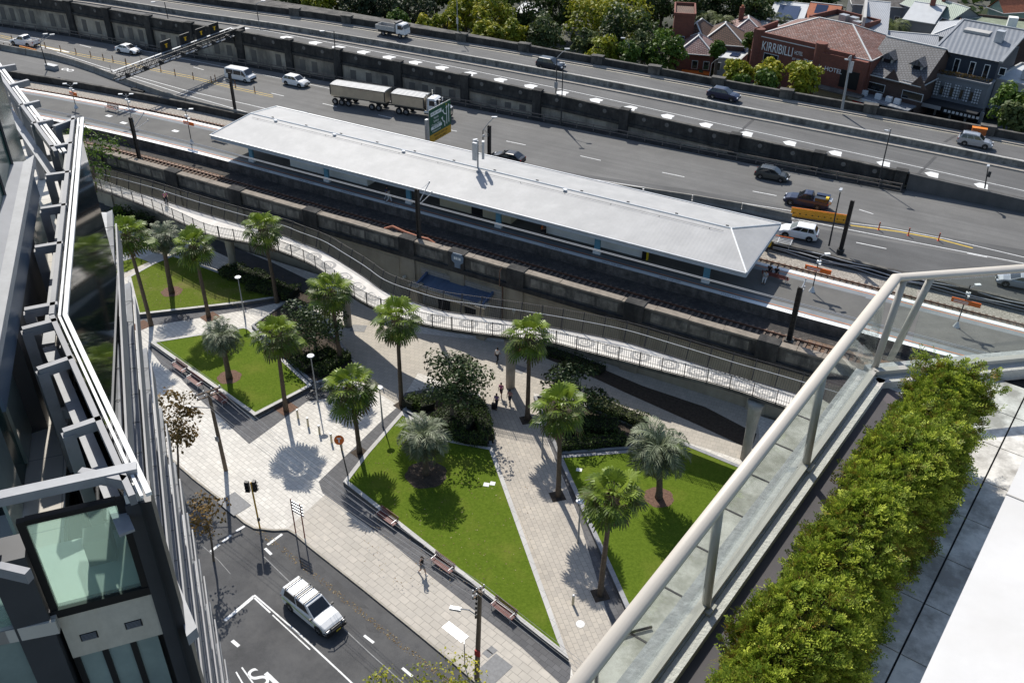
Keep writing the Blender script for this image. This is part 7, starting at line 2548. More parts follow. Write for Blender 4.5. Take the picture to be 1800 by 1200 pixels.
# ================================================================== SILVER LEDGED BUILDING ON THE LEFT
ZINC = mat('zinc_panel', (.21, .215, .23), .5, .14, 1.2)
ZINCL = mat('bright_zinc', (.30, .31, .325), .5, .14, 2.5)
CHAR = mat('charcoal_panel', (.058, .061, .068), .45, .12, 1.0)
FRAME = mat('grey_frame_steel', (.25, .255, .27), .5, .14, 3.0)
DGLASS = mat('dark_facade_glass', (.012, .020, .020), .04, .2, .5, spec=1.0)
TGLASS = screenmat('green_screen_glass', (.80, .95, .90), .92, (.36, .44, .40), .24)
TEAL = mat('teal_window', (.24, .30, .285), .06, .25, .6, spec=.9)
TPAV = brickmat('roof_terrace_paving', (.56, .53, .48), (.52, .49, .44), (.28, .26, .24), 1.1, 1.1, R(140), .012, var=.1, offset=0)
F_ = Vector((-28.8, 20.7, 0)) - Vector((math.cos(R(50)), math.sin(R(50)), 0)) * .27; v_ = Vector((math.cos(R(-40)), math.sin(R(-40)), 0)); n_ = Vector((math.cos(R(50)), math.sin(R(50)), 0))
t = T('ledged_building', 'tall dark glass building with stacked silver ledges at the left edge', 'building', (-24, 12, 0))
LB = 22.2


def fp(s, d, z):
    p = F_ + v_ * s + n_ * d
    return Vector((p.x, p.y, z))


g = MB(); g.prism([fp(0, -.3, 0), fp(LB, -.3, 0), fp(LB, -16, 0), fp(0, -16, 0)], -.4, 41.3); g.build('glass_wall', DGLASS, t, world=True)
for k in range(12):
    z = 38.5 - 3.2 * k
    if z < 1:
        break
    s1 = LB + 4.4
    g = MB()
    a0, a1 = 0.0, s1
    g.hull2([fp(a0, -.3, z - .05), fp(a0, -.02, z - .10), fp(a0, .20, z - .02), fp(a0, .20, z - .30), fp(a0, -.3, z - .34)], [fp(a1, -.3, z - .05), fp(a1, -.02, z - .10), fp(a1, .20, z - .02), fp(a1, .20, z - .30), fp(a1, -.3, z - .34)])
    g.build('ledge', ZINCL, t, world=True)
    g = MB(); g.hull2([fp(1.2, .27, z - .06), fp(1.2, .33, z - .06), fp(1.2, .33, z - 1.0), fp(1.2, .27, z - 1.0)], [fp(a1, .27, z - .06), fp(a1, .33, z - .06), fp(a1, .33, z - 1.0), fp(a1, .27, z - 1.0)]); g.build('louvre_blade', ZINC, t, world=True)
    g = MB(); g.hull2([fp(2.4, -.1, z - .04), fp(2.4, -.02, z - .04), fp(2.4, -.02, z + .32), fp(2.4, -.1, z + .32)], [fp(a1, -.1, z - .04), fp(a1, -.02, z - .04), fp(a1, -.02, z + .32), fp(a1, -.1, z + .32)]); g.build('upstand', ZINC, t, world=True)
    g = MB()
    for s in np.arange(1.6, s1, 1.6):
        g.beam(fp(s, -.3, z + .003), fp(s, .21, z + .003), .015, .02)
    g.build('joints', CHAR, t, world=True)
g = MB()
for s in np.arange(0, LB + 1, 3.2):
    g.beam(fp(s, -.28, 0), fp(s, -.28, 41.2), .09, .09)
g.build('mullion', CHAR, t, world=True, split=True)
# roof terrace floor
RT = 41.6
g = MB(); g.prism([fp(0, -.32, 0), fp(LB - .1, -.32, 0), G(97, 1092, RT), Vector((-13.45, 3.1, RT)), G(-200, 900, RT), G(-260, 400, RT), fp(0, -16, 0)], RT - .3, RT); g.build('roof_terrace', TPAV, t, world=True)
# roof edge beam, white rail and the row of bracket frames
ZT = 44.0
A_, B_, C_ = G(262, 868, ZT), G(115, 555, ZT), G(145, 208, ZT)
for pts, nm in (([A_, B_, C_], 0), ([G(115, 268, ZT), G(-40, 62, ZT)], 1)):
    g = MB()
    for i in range(len(pts) - 1):
        d = (pts[i + 1] - pts[i]).normalized(); w = Vector((-d.y, d.x, 0)); w = w if w.x < 0 else -w
        g.beam(pts[i], pts[i + 1], .09, .07)
        g.beam(pts[i] + w * .11, pts[i + 1] + w * .11, .05, .05)
    g.build('white_rail', WHITE, t, world=True, split=True)
    g = MB()
    for i in range(len(pts) - 1):
        d = (pts[i + 1] - pts[i]).normalized(); w = Vector((-d.y, d.x, 0)); w = w if w.x < 0 else -w
        g.beam(pts[i] + w * .24, pts[i + 1] + w * .24, .10, .2)
    g.build('edge_beam', ZINC, t, world=True, split=True)
    g = MB()
    for i in range(len(pts) - 1):
        d = (pts[i + 1] - pts[i]).normalized(); w = Vector((-d.y, d.x, 0)); w = w if w.x < 0 else -w
        g.beam(pts[i] + w * .46 + Vector((0, 0, -.6)), pts[i + 1] + w * .46 + Vector((0, 0, -.6)), .24, .05)
    g.build('louvre_panel', ZINCL, t, world=True, split=True)
for o, i_ in [((180, 741), (113, 764)), ((129, 634), (68, 655)), ((102, 568), (41, 584)), ((103, 539), (45, 550)), ((112, 432), (63, 440)), ((119, 365), (73, 372)), ((126, 307), (82, 313)), ((129, 256), (89, 263)), ((133, 213), (96, 227)), ((94, 215), (57, 222)), ((70, 182), (35, 190)), ((51, 145), (17, 154)), ((28, 118), (-8, 124))]:
    a, b = G(*o, ZT), G(*i_, ZT)
    b.z = ZT; d = (b - a).normalized()
    g = MB(); g.beam(a, b, .13, .2); g.beam(b - d * .06, Vector((b.x, b.y, RT)) - d * .06, .16, .2, 0, d); m_ = a.lerp(b, .25); g.beam(Vector((m_.x, m_.y, ZT - 1.05)), Vector((b.x, b.y, ZT - 1.05)), .1, .22)
    g.build('roof_frame', FRAME, t, world=True)
# sloping dark glass between the roof rail and the first ledge, following the kink
for p, q in ((A_, B_), (B_, C_)):
    d = (q - p).normalized(); w = Vector((-d.y, d.x, 0)); w = w if w.x < 0 else -w
    g = MB(); a, b = p + w * .15, q + w * .15
    g.quad(Vector((a.x, a.y, 38.3)), Vector((b.x, b.y, 38.3)), Vector((b.x, b.y, ZT - .12)), Vector((a.x, a.y, ZT - .12))); g.build('upper_glazing', DGLASS, t, world=True)
# diagonal brace at the near corner
g = MB(); g.beam(G(143, 833, ZT), G(222, 848, ZT), .12, .2); g.beam(G(0, 1000, ZT), G(52, 1012, ZT), .12, .2); g.build('brace', FRAME, t, world=True, split=True)
# near end: green glass wind screen in a dark frame, concrete spandrel, windows, dark columns
R0 = Vector((-10.60, 6.43, 0)); L0 = Vector((-11.53, 5.32, 0)); e_ = (R0 - L0).normalized(); w_ = (R0 - L0).length; oN = Vector((e_.y, -e_.x, 0))


def ep(s, d, z):
    p = L0 + e_ * s + oN * d
    return Vector((p.x, p.y, z))


def eb(name, s0, s1, z0, z1, d0, d1, m, par=None):
    g = MB(); g.hull2([ep(s0, d0, z0), ep(s1, d0, z0), ep(s1, d1, z0), ep(s0, d1, z0)], [ep(s0, d0, z1), ep(s1, d0, z1), ep(s1, d1, z1), ep(s0, d1, z1)])
    return g.build(name, m, t, world=True)


eb('glass_screen', .06, w_ - .06, 41.68, 43.62, -.01, .01, TGLASS)
for q in ((-.06, .06, 41.6, 43.7), (w_ - .06, w_ + .06, 41.6, 43.7)):
    eb('screen_frame', *q, -.06, .06, BLACK)
eb('screen_frame', .06, w_ - .06, 43.62, 43.72, -.06, .06, BLACK); eb('screen_frame', -.1, w_ + .1, 41.5, 41.68, -.08, .08, BLACK)
eb('roof_bar', -.25, w_ + .35, 43.95, 44.12, -.32, -.12, ZINCL)
eb('spandrel', .0, w_ + .05, 40.42, 41.5, -.3, .05, mat('stained_concrete_spandrel', (.60, .56, .48), .85, .14, 2.0, dirt=(.42, .38, .31), dscale=1.2, damt=.5))
for s in (.22, w_ - .50):
    o = eb('vent_grille', s, s + .28, 40.78, 40.95, .05, .062, BLACK)
    g = MB()
    for k in range(5):
        g.hull2([ep(s + .02, .062, 40.80 + k * .031), ep(s + .26, .062, 40.80 + k * .031), ep(s + .26, .075, 40.80 + k * .031), ep(s + .02, .075, 40.80 + k * .031)], [ep(s + .02, .062, 40.81 + k * .031), ep(s + .26, .062, 40.81 + k * .031), ep(s + .26, .075, 40.81 + k * .031), ep(s + .02, .075, 40.81 + k * .031)])
    q = g.build('slats', FRAME, None); q.parent = o; q.matrix_parent_inverse = Matrix.Translation(-Vector(t.location))
for zt in (40.42, 37.1, 33.8):
    for k in range(3):
        s = .05 + k * (w_ - .05) / 3
        eb('window', s + .05, s + (w_ - .05) / 3 - .05, zt - 2.0, zt - .05, -.05, .0, TEAL)
        eb('window_frame', s - .05, s + .05, zt - 2.1, zt, -.1, .04, BLACK)
    eb('spandrel', .0, w_ + .05, zt - 3.3, zt - 2.1, -.3, .05, MATS['stained_concrete_spandrel'])
eb('corner_column', w_ + .06, w_ + .46, 20, 43.6, -.4, .12, CHAR)
eb('corner_column', -.62, -.08, 20, 43.1, -.4, .18, CHAR)
eb('glass_screen', -2.6, -.66, 41.3, 42.9, .05, .07, TGLASS)
eb('side_room', -2.6, -.66, 38, 41.2, -.3, .06, TEAL)
eb('roof_bar', -2.2, -.42, 43.35, 43.52, .1, .22, WHITE); eb('roof_bar', -2.2, -.4, 43.35, 43.6, -.25, .05, ZINCL)
eb('end_wall', -3, w_ + .3, 10, 41.3, -.8, -.31, CHAR)
eb('white_box', w_ + .08, w_ + .34, 43.6, 43.78, -.22, .06, WHITE)
# ledge tips on the flared near corner
g = MB(); P = [G(283, 952, 40.6), G(346, 1102, 40.6), G(328, 1118, 40.6)]; g.hull2(P, [p - Vector((0, 0, .25)) for p in P]); g.build('ledge_tip', ZINCL, t, world=True)
eb('pale_floor', -2.5, w_ + .0, 41.6, 41.64, -1.6, -.08, mat('pale_floor_slab', (.62, .62, .58), .8, .08))
eb('planter_box', .55, 1.0, 41.64, 42.2, -1.2, -.8, mat('planter_dark', (.10, .11, .11), .6, .1))
# penthouse block and its silver coping, with glass rising behind
P0 = G(85, 752, RT); lw = (G(0, 780, RT) - P0).normalized(); aw = -v_
g = MB(); g.prism([P0, P0 + lw * 6, P0 + lw * 6 + aw * 5, P0 + aw * 5], RT, 44.7); g.build('penthouse_wall', CHAR, t, world=True)
c0, c1 = G(60, 272, 44.9), G(-8, 640, 44.9); dc = (c1 - c0).normalized(); wc = Vector((-dc.y, dc.x, 0)); wc = wc if wc.x < 0 else -wc
g = MB(); g.prism([c0, c1, c1 + wc * .22, c0 + wc * .22 + dc * .4], 44.7, 44.9); g.build('coping_band', ZINCL, t, world=True)
k0, k1 = G(26, 214, 44.9), G(-80, 190, 44.9)
g = MB(); g.hull2([c0 + wc * .22 + dc * .4, c1 + wc * .22, c1 + wc * .45 + Vector((0, 0, .1)), c0 + wc * .45 + dc * .6 + Vector((0, 0, .1))], [p - Vector((0, 0, .12)) for p in (c0 + wc * .22 + dc * .4, c1 + wc * .22, c1 + wc * .45 + Vector((0, 0, .1)), c0 + wc * .45 + dc * .6 + Vector((0, 0, .1)))]); g.build('sloped_panel', ZINC, t, world=True)
g = MB(); g.prism([c0 + dc * .25 + wc * .1, c1 + wc * .1, c1 + wc * .16, c0 + dc * .25 + wc * .16], 43.9, 44.7); g.build('coping_fascia', mat('blue_zinc', (.10, .14, .20), .35, .1, metal=.3), t, world=True)
g = MB(); g.prism([c0 + wc * .5 + dc * .6, c1 + wc * .5, c1 + wc * 7, c0 + wc * 7 + dc * .6], RT, 44.69); g.build('penthouse_wall', CHAR, t, world=True)
g = MB(); g.prism([c0 + wc * .45 + dc * .6, c1 + wc * .45, c1 + wc * 9, k1, k0], 41.6, 48); g.build('penthouse_glass', mat('penthouse_glass_pane', (.03, .075, .068), .15, .6, .8, spec=.1), t, world=True)
g = MB()
for k in range(7):
    p = c0 + wc * .44 + dc * (.7 + k * 1.9); g.beam(p, Vector((p.x, p.y, 47.9)), .05, .08)
for z in (46.4, 47.9):
    g.beam(Vector(((c0 + wc * .44 + dc).x, (c0 + wc * .44 + dc).y, z)), Vector(((c1 + wc * .44).x, (c1 + wc * .44).y, z)), .05, .06)
g.build('glazing_bar', CHAR, t, world=True, split=True)
q = G(60, 560, RT)
g = MB()
for k in range(5):
    p = c0 + wc * .42 + dc * (1.2 + k * 2.2); g.beam(Vector((p.x, p.y, RT + .1)) , Vector((p.x, p.y, RT + 2.6)), 1.3, .06, 0, -wc)
g.build('penthouse_window', TEAL, t, world=True, split=True)
p = G(8, 640, 43.2); g = MB(); g.box((p.x - .1, p.y, p.z), (.12, .12, .3)); g.build('wall_lamp', WHITE, t, world=True)
p = G(35, 798, RT); g = MB(); g.box((p.x, p.y, RT + .01), (.25, .16, .02), R(50)); g.build('floor_drain', BLACK, t, world=True)
# ================================================================== TREES AND HOUSES BEYOND THE HIGHWAY
HZ = 3.0
g = MB(); g.sheet([(-320, 132, HZ), (160, 134, HZ), (300, 420, HZ), (-400, 420, HZ)])
struct(g.build('terrain', LAND))
g = MB(); P = [G(1270, 175, HZ), G(1480, 200, HZ), G(1830, 262, HZ), G(1830, 232, HZ), G(1500, 178, HZ), G(1270, 150, HZ)]; g.sheet([(p.x, p.y, HZ + .01) for p in P]); struct(g.build('side_street', ASPH_P))
n = 9000
x = RNG.uniform(-150, 25, n); y = RNG.uniform(136, 320, n); hh = 2.2 * (np.sin(x * .31) * np.sin(y * .23) + .7).clip(.1, 2)
P = np.stack([x, y, HZ + hh * RNG.random(n)], 1); V, F = leaf_quads(P, rdir(n) * .5 + np.array([0, 0, .8]), 2.0, .6, .1)
k = (x < -47) | (y > 200)
struct(np_mesh('undergrowth', V, F, RNG.random(n), L_DRK), 'stuff') if k.all() else struct(np_mesh('undergrowth', *leaf_quads(P[k], rdir(int(k.sum())), 2.0, .6, .1), RNG.random(int(k.sum())), L_DRK), 'stuff')
kinds = {'y': (L_YEL, 'yellow-green leafy tree'), 'm': (L_MID, 'mid-green leafy tree'), 'o': (L_OLV, 'olive-grey bushy tree'), 'd': (L_DRK, 'dark green dense tree'), 'c': (L_CAS, 'dark feathery casuarina tree')}


def ftree(k, px, py, r, where, zc=None, n=None, size=.62, zs=1.0):
    m, nm = kinds[k]
    zc = zc if zc is not None else HZ + 6
    c = G(px, py, zc); rad = r * (c - Vector((0, 0, CAM_H))).length / FPX
    n = n or int(1400 + rad * rad * 70)
    return tree('leafy_tree', nm + ' ' + where, 'tree', (c.x, c.y, HZ - .5), 0, (rad, rad, rad * zs), m, min(n, 4200), size, 34, 'trees beyond the highway', .34, .28, c)


FT = [
    ('m', 468, -14, 34, 'at the top left end of the tree belt'), ('y', 560, 4, 26, 'left of the dark casuarinas'), ('o', 520, -6, 26, 'behind the far parapet at the left end of the belt'),
    ('c', 628, 4, 34, 'leftmost of the dark clump behind the tipper truck'), ('c', 678, 6, 36, 'right behind the tipper truck'), ('c', 725, 16, 34, 'right of the tipper truck'), ('d', 765, -6, 30, 'at the top edge left of the pale lamp post'),
    ('y', 784, 42, 24, 'just left of the pale tall lamp post'), ('y', 818, 22, 26, 'behind the pale tall lamp post'), ('y', 868, 34, 36, 'right of the pale tall lamp post'), ('y', 855, 62, 26, 'low beside the parapet below the pale lamp arm'), ('y', 905, 60, 24, 'above the dark SUV, left'),
    ('d', 925, 10, 40, 'at the top edge above the dark SUV'), ('o', 955, 62, 30, 'directly above the dark SUV'), ('d', 985, 14, 30, 'behind the big golden tree'),
    ('y', 1070, 28, 66, 'the biggest golden one in the belt'), ('d', 1105, 60, 44, 'filling the shaded side of the biggest golden tree'), ('o', 1030, 76, 22, 'low at the foot of the biggest golden tree'),
    ('y', 1058, 92, 26, 'low by the small curved lamp'), ('m', 1105, 98, 22, 'behind the small curved lamp'), ('m', 1170, 92, 34, 'in front of the tiled house'), ('o', 1130, 84, 24, 'between curved lamp and tiled house'),
    ('d', 1165, 0, 36, 'at the top edge left of the brick tower'), ('d', 1290, 2, 46, 'at the top edge above the pink tiled roof'), ('d', 1235, -4, 36, 'at the top edge above the brown hip roofs'), ('m', 1350, 4, 34, 'at the top edge above the solar roofs'), ('d', 1330, 22, 26, 'behind the grey skylight roof'),
    ('y', 1300, 128, 22, 'left in front of the brick hotel'), ('y', 1352, 132, 24, 'middle in front of the brick hotel'), ('m', 1345, 148, 22, 'low behind the capped pier below the hotel'), ('y', 1408, 142, 33, 'right in front of the brick hotel'), ('m', 1300, 148, 16, 'beside the curved lamp post'),
    ('d', 590, -16, 30, 'at the top edge left of the casuarinas'), ('c', 655, -14, 34, 'second row behind the tipper truck'), ('d', 820, -10, 34, 'at the top edge behind the pale lamp post'), ('d', 880, -2, 34, 'at the top edge right of the pale lamp post'), ('m', 1010, -6, 30, 'at the top edge left of the golden tree'), ('d', 1125, 10, 34, 'at the top edge right of the golden tree'), ('d', 1210, 14, 24, 'behind the old brick tower'), ('d', 1400, 0, 26, 'at the top edge behind the solar roofs'), ('y', 745, 48, 18, 'low beside the parapet right of the tipper truck'), ('m', 700, 40, 18, 'low beside the parapet behind the tipper truck'),
    ('m', 1785, 190, 34, 'at the right edge in front of the white building'), ('o', 1792, 205, 24, 'lowest at the right edge behind the parapet'), ('d', 1440, -6, 24, 'at the top edge left of the tall grey gable'), ('m', 1262, 88, 12, 'small, between brown roofs and hotel'), ('m', 1320, 72, 12, 'small, behind the curved hotel parapet')]
for a in FT:
    ftree(*a, n=None)
for k, (px, py, lab) in enumerate([(1238, 33, 'palm with long fronds among the houses left of the brick hotel'), (1268, 40, 'second palm with long fronds right beside the first behind brown roofs'), (1372, 38, 'small palm behind the hotel roof next to the solar panels'), (1567, 54, 'large date palm between the hotel and the corrugated roofs')]):
    c = G(px, py, HZ + 5); t = T('feather_palm', lab, 'palm', (c.x, c.y, HZ), 0, None)
    o = bpy.data.objects.new('crown', JELM[k % 3]); COL.objects.link(o); o.parent = t; o.location = (0, 0, 5); s = 2.1 if k == 3 else 1.5; o.scale = (s, s, s * .8)
    o.data = o.data.copy(); o.data.materials[0] = leafmat('date_palm_leaves', (.06, .06, .02), (.06, .085, .02), (.16, .19, .06))
    g = MB(); g.tube([(0, 0, 0), (0, 0, 5)], [.35, .3], 9); g.build('trunk', PALMT, t)

TILE_R = brickmat('red_brown_tiles', (.22, .085, .055), (.32, .20, .17), (.07, .035, .03), .42, .36, .0, .05, .8, bump=.9, var=.3)
TILE_B = brickmat('brown_tiles', (.17, .09, .055), (.13, .07, .045), (.05, .03, .02), .42, .40, .0, .06, .8, bump=.9, var=.25)
TILE_D = brickmat('dark_slate_tiles', (.10, .10, .108), (.14, .14, .15), (.04, .04, .04), .45, .40, 0, .05, .6, bump=.9, var=.2)
TILE_P = brickmat('pink_grey_tiles', (.30, .17, .15), (.36, .25, .23), (.12, .07, .06), .42, .36, 0, .05, .8, bump=.9, var=.25)
TILE_O = mat('orange_tiles', (.42, .14, .07), .8, .25, 2.5, bump=.4)
BRICKR = brickmat('red_brick', (.20, .062, .040), (.155, .05, .033), (.13, .09, .07), .5, .17, 0, .012, axis='XZ', var=.2)
BRICKB = brickmat('brown_brick', (.095, .055, .042), (.075, .045, .035), (.09, .075, .065), .5, .17, 0, .012, axis='XZ', var=.2)
CORG = ribmat('grey_corrugated_roof', (.34, .35, .365), .3, .0, .5, 0, .5, .08)
CORD = ribmat('steel_blue_roof', (.20, .215, .235), .75, .0, .5, 0, .9, .08)
CORW = mat('white_flat_roof', (.52, .53, .53), .6, .08, .8); CORGN = ribmat('green_roof', (.25, .31, .25), .35, 0, .6, 0, .5, .1)
GREYW = mat('grey_render_wall', (.20, .21, .225), .85, .08, .5); PALEW = mat('pale_render_wall', (.42, .41, .39), .85, .08, .5); NAVYW = mat('navy_wall', (.035, .045, .062), .7, .1); SOLAR = mat('solar_panel', (.02, .035, .08), .15, .1)
GUT = mat('white_trim', (.6, .6, .58), .6, .05)


def house(label, fl, fr, zt, depth, wall, roof, kind, rise=2.0, z0=HZ, wins=(), trim=GUT, rot=None, cat='house', over=.35, name='house'):
    """front wall top runs between two photo points at level zt; (u, v, w, h) front windows"""
    A = G(*fl, zt); B = G(*fr, zt); ux = (B - A); W = ux.length; ux.normalize(); uy = Vector((-ux.y, ux.x, 0))
    t = T(name, label, cat, ((A.x + B.x) / 2, (A.y + B.y) / 2, z0))

    def P(u, d, z):
        p = A + ux * u + uy * d
        return Vector((p.x, p.y, z))
    g = MB(); g.prism([P(0, 0, 0), P(W, 0, 0), P(W, depth, 0), P(0, depth, 0)], z0, zt); 
    o_ = over; e = zt + .02
    a, b, c, d = P(-o_, -o_, e), P(W + o_, -o_, e), P(W + o_, depth + o_, e), P(-o_, depth + o_, e)
    r = MB(); tm = MB()
    if kind == 'hip':
        k = min(W, depth) / 2
        if W >= depth:
            p, q = P(k, depth / 2, e + rise), P(W - k, depth / 2, e + rise); r.quad(a, b, q, p); r.quad(c, d, p, q); r.add([b, c, q], [(0, 1, 2)]); r.add([d, a, p], [(0, 1, 2)])
            ed = ((p, q), (p, a), (p, d), (q, b), (q, c))
        else:
            p, q = P(W / 2, k, e + rise), P(W / 2, depth - k, e + rise); r.quad(b, c, q, p); r.quad(d, a, p, q); r.add([a, b, p], [(0, 1, 2)]); r.add([c, d, q], [(0, 1, 2)])
            ed = ((p, q), (p, a), (p, b), (q, c), (q, d))
        for m, n in ed:
            tm.beam(m, n, .25, .16)
    elif kind == 'gable':
        p, q = P(-o_, depth / 2, e + rise), P(W + o_, depth / 2, e + rise); r.quad(a, b, q, p); r.quad(c, d, p, q); tm.beam(p, q, .25, .16); g.add([P(0, 0, zt), P(0, depth / 2, zt + rise), P(0, depth, zt)], [(0, 1, 2)]); g.add([P(W, 0, zt), P(W, depth, zt), P(W, depth / 2, zt + rise)], [(0, 1, 2)])
    elif kind == 'gside':
        p, q = P(W / 2, -o_, e + rise), P(W / 2, depth + o_, e + rise); r.quad(b, c, q, p); r.quad(d, a, p, q); tm.beam(p, q, .25, .16); g.add([P(0, 0, zt), P(W, 0, zt), P(W / 2, 0, zt + rise)], [(0, 1, 2)])
    elif kind == 'skill':
        c2, d2 = P(W + o_, depth + o_, e + rise), P(-o_, depth + o_, e + rise); r.quad(a, b, c2, d2); g.add([P(0, 0, zt), P(0, depth, zt + rise), P(0, depth, zt)], [(0, 1, 2)]); g.add([P(W, 0, zt), P(W, depth, zt), P(W, depth, zt + rise)], [(0, 1, 2)])
        tm.beam(d2, c2, .25, .2)
    else:
        r.quad(P(0, 0, e), P(W, 0, e), P(W, depth, e), P(0, depth, e))
        for m, n in ((P(0, 0, e), P(W, 0, e)), (P(W, 0, e), P(W, depth, e)), (P(W, depth, e), P(0, depth, e)), (P(0, depth, e), P(0, 0, e))):
            tm.beam(m + Vector((0, 0, rise * .5)), n + Vector((0, 0, rise * .5)), .28, rise + .05)
    if kind not in ('flat',):
        tm.beam(a, b, .14, .14); tm.beam(b, c, .14, .14); tm.beam(d, a, .14, .14)
    g.build('wall', wall, t, world=True); r.build('roof', roof, t, world=True)
    if tm.v:
        tm.build('roof_trim', trim if kind != 'flat' else wall, t, world=True, split=True)
    for w in wins:
        u, v, ww, hh = w[:4]
        f = MB(); f.hull2([P(u, -.06, v), P(u + ww, -.06, v), P(u + ww, -.06, v + hh), P(u, -.06, v + hh)], [P(u, .05, v), P(u + ww, .05, v), P(u + ww, .05, v + hh), P(u, .05, v + hh)]); fo = f.build('window', trim, t, world=True)
        f = MB(); f.hull2([P(u + .1, -.09, v + .1), P(u + ww - .1, -.09, v + .1), P(u + ww - .1, -.09, v + hh - .1), P(u + .1, -.09, v + hh - .1)], [P(u + .1, -.05, v + .1), P(u + ww - .1, -.05, v + .1), P(u + ww - .1, -.05, v + hh - .1), P(u + .1, -.05, v + hh - .1)]); po = f.build('pane', CARGLASS, None)
        po.parent = fo; po.matrix_parent_inverse = Matrix.Translation(-Vector(t.location))
    return t, P, W


def part_box(t, P, name, u0, u1, d0, d1, z0, z1, m, par=None):
    g = MB(); g.hull2([P(u0, d0, z0), P(u1, d0, z0), P(u1, d1, z0), P(u0, d1, z0)], [P(u0, d0, z1), P(u1, d0, z1), P(u1, d1, z1), P(u0, d1, z1)]); return g.build(name, m, t, world=True)


def chimney(t, P, u, d, z, h=1.8, m=None):
    part_box(t, P, 'chimney', u - .45, u + .45, d - .35, d + .35, z, z + h, m or BRICKR); part_box(t, P, 'chimney_pot', u - .2, u + .2, d - .15, d + .15, z + h, z + h + .4, TILE_O)


# brick corner hotel
t, P, W = house('red brick hotel with rounded corner parapets and a red tiled hip roof', (1328, 62), (1532, 108), 11.0, 15, BRICKR, TILE_R, 'hip', 3.0, wins=((2.2, 6.6, 2.8, 1.9), (9.6, 6.0, 1.6, 2.2), (14.0, 6.4, 1.3, 1.8), (16.5, 6.2, 1.5, 2.0)), name='hotel', cat='hotel', over=.0)
for u0, u1, z1 in ((0, W * .58, 11.75), (W * .58, W * .86, 11.5)):
    part_box(t, P, 'parapet', u0, u1, -.5 if u0 else -.02, .3, 10.6, z1, BRICKR)
part_box(t, P, 'bay', W * .58, W * .99, -.9, .0, HZ, 10.9, BRICKR)
part_box(t, P, 'parapet', -.25, .1, -.3, 7.5, 10.6, 12.1, BRICKR)
g = MB(); c = P(W * .58 + .1, -.1, 0); g.cyl((c.x, c.y, HZ), 1.0, 9.2, 14); g.build('round_corner', BRICKR, t, world=True)
g = MB(); c = P(.4, .5, 0); g.cyl((c.x, c.y, HZ), .95, 9.1, 14); g.build('round_corner', BRICKR, t, world=True)
part_box(t, P, 'awning', W * .5, W + .5, -3.0, -.9, 5.6, 5.8, CONCD); part_box(t, P, 'shopfront', W * .45, W, -.95, -.85, HZ, 5.5, CREAM)
part_box(t, P, 'dark_opening', W * .8, W * .95, -.96, -.88, 6.2, 9.0, BLACK)
au = math.atan2(P(1, 0, 0).y - P(0, 0, 0).y, P(1, 0, 0).x - P(0, 0, 0).x); ROTF = (math.pi / 2, 0, au)
for body, u, v, s, d, sx in (('KIRRIBILLI', W * .215, 9.5, 2.2, -.06, .62), ('HOTEL', W * .405, 9.6, .9, -.06, .55), ('EST 1897', W * .395, 8.55, .5, -.06, .8), ('THE', W * .50, 8.6, 1.0, -.06, 1), ('KIRRIBILLI', W * .60, 8.6, .95, -.94, .5), ('HOTEL', W * .735, 8.5, 1.0, -.94, 1)):
    if body == 'KIRRIBILLI' and s < 1:
        body = 'ILLI'
    text_mesh('lettering', body, s, WHITE, t, P(u, d, v) - Vector(t.location), ROTF, .03, sx=sx)
t, P, W = house('flat-roofed red brick annex with rooftop plant behind the hotel', (1422, 36), (1498, 56), 12.2, 8, BRICKR, CONCD, 'flat', .8, name='brick_annex', cat='building')
for k, (u, d) in enumerate(((W * .55, 3), (W * .7, 4), (W * .85, 3.2))):
    part_box(t, P, 'roof_plant', u - .7, u + .7, d - .6, d + .6, 12.2, 13.8 - .3 * k, GALV)
# brown brick pair with dormers
t, P, W = house('brown brick shop pair with two dormers in a dark tiled roof', (1518, 128), (1617, 152), 8.6, 13, BRICKB, TILE_D, 'gable', 4.6, wins=((.9, 6.2, 3.2, 1.3), (7.0, 6.2, 3.4, 1.3)), name='shop_house', cat='building')
for u in (W * .52, W - .2):
    g = MB(); a, b, c = P(u - 1.4, -.38, 8.3), P(u + 1.4, -.38, 8.3), P(u, -.38, 10.3); o3 = (P(0, .3, 0) - P(0, 0, 0)); g.hull2([a, b, c], [p + o3 for p in (a, b, c)]); g.build('brick_gable', BRICKB, t, world=True)
for u in (W * .26, W * .78):
    part_box(t, P, 'dormer', u - .9, u + .9, 2.3, 5.0, 9.0, 11.1, PALEW)
    f = part_box(t, P, 'dormer_window', u - .6, u + .6, 2.22, 2.32, 9.7, 10.9, CARGLASS)
    g = MB(); a, b, c = P(u - 1.3, 1.9, 11.0), P(u + 1.3, 1.9, 11.0), P(u, 1.9, 12.0); bk = P(0, 4.0, 0) - P(0, 0, 0); g.add([a, b, c, a + bk, b + bk, c + bk], [(0, 2, 5, 3), (1, 4, 5, 2), (0, 1, 2)]); g.build('dormer_roof', TILE_D, t, world=True)
    part_box(t, P, 'light_slope', u - .9, u + .9, .0, 2.2, 8.75, 8.95, CORG)
part_box(t, P, 'awning', -.3, W + .3, -3.2, 0, 5.3, 5.5, CORD); part_box(t, P, 'awning_fascia', -.3, W * .5, -3.3, -3.2, 5.0, 5.55, WHITE); part_box(t, P, 'shopfront', 0, W, -.1, 0, HZ, 5.2, BLACK)
for k, u in enumerate((1.0, 3.4, 5.2, 6.6)):
    part_box(t, P, 'air_conditioner', u, u + .95, -1.6, -1.0, 5.5, 6.3, WHITE)
for k in range(3):
    part_box(t, P, 'red_banner', .6 + k * 1.8, 2.2 + k * 1.8, -3.28, -3.2, 4.0, 4.9, mat('shop_red', (.5, .02, .03), .6, .2, 8))
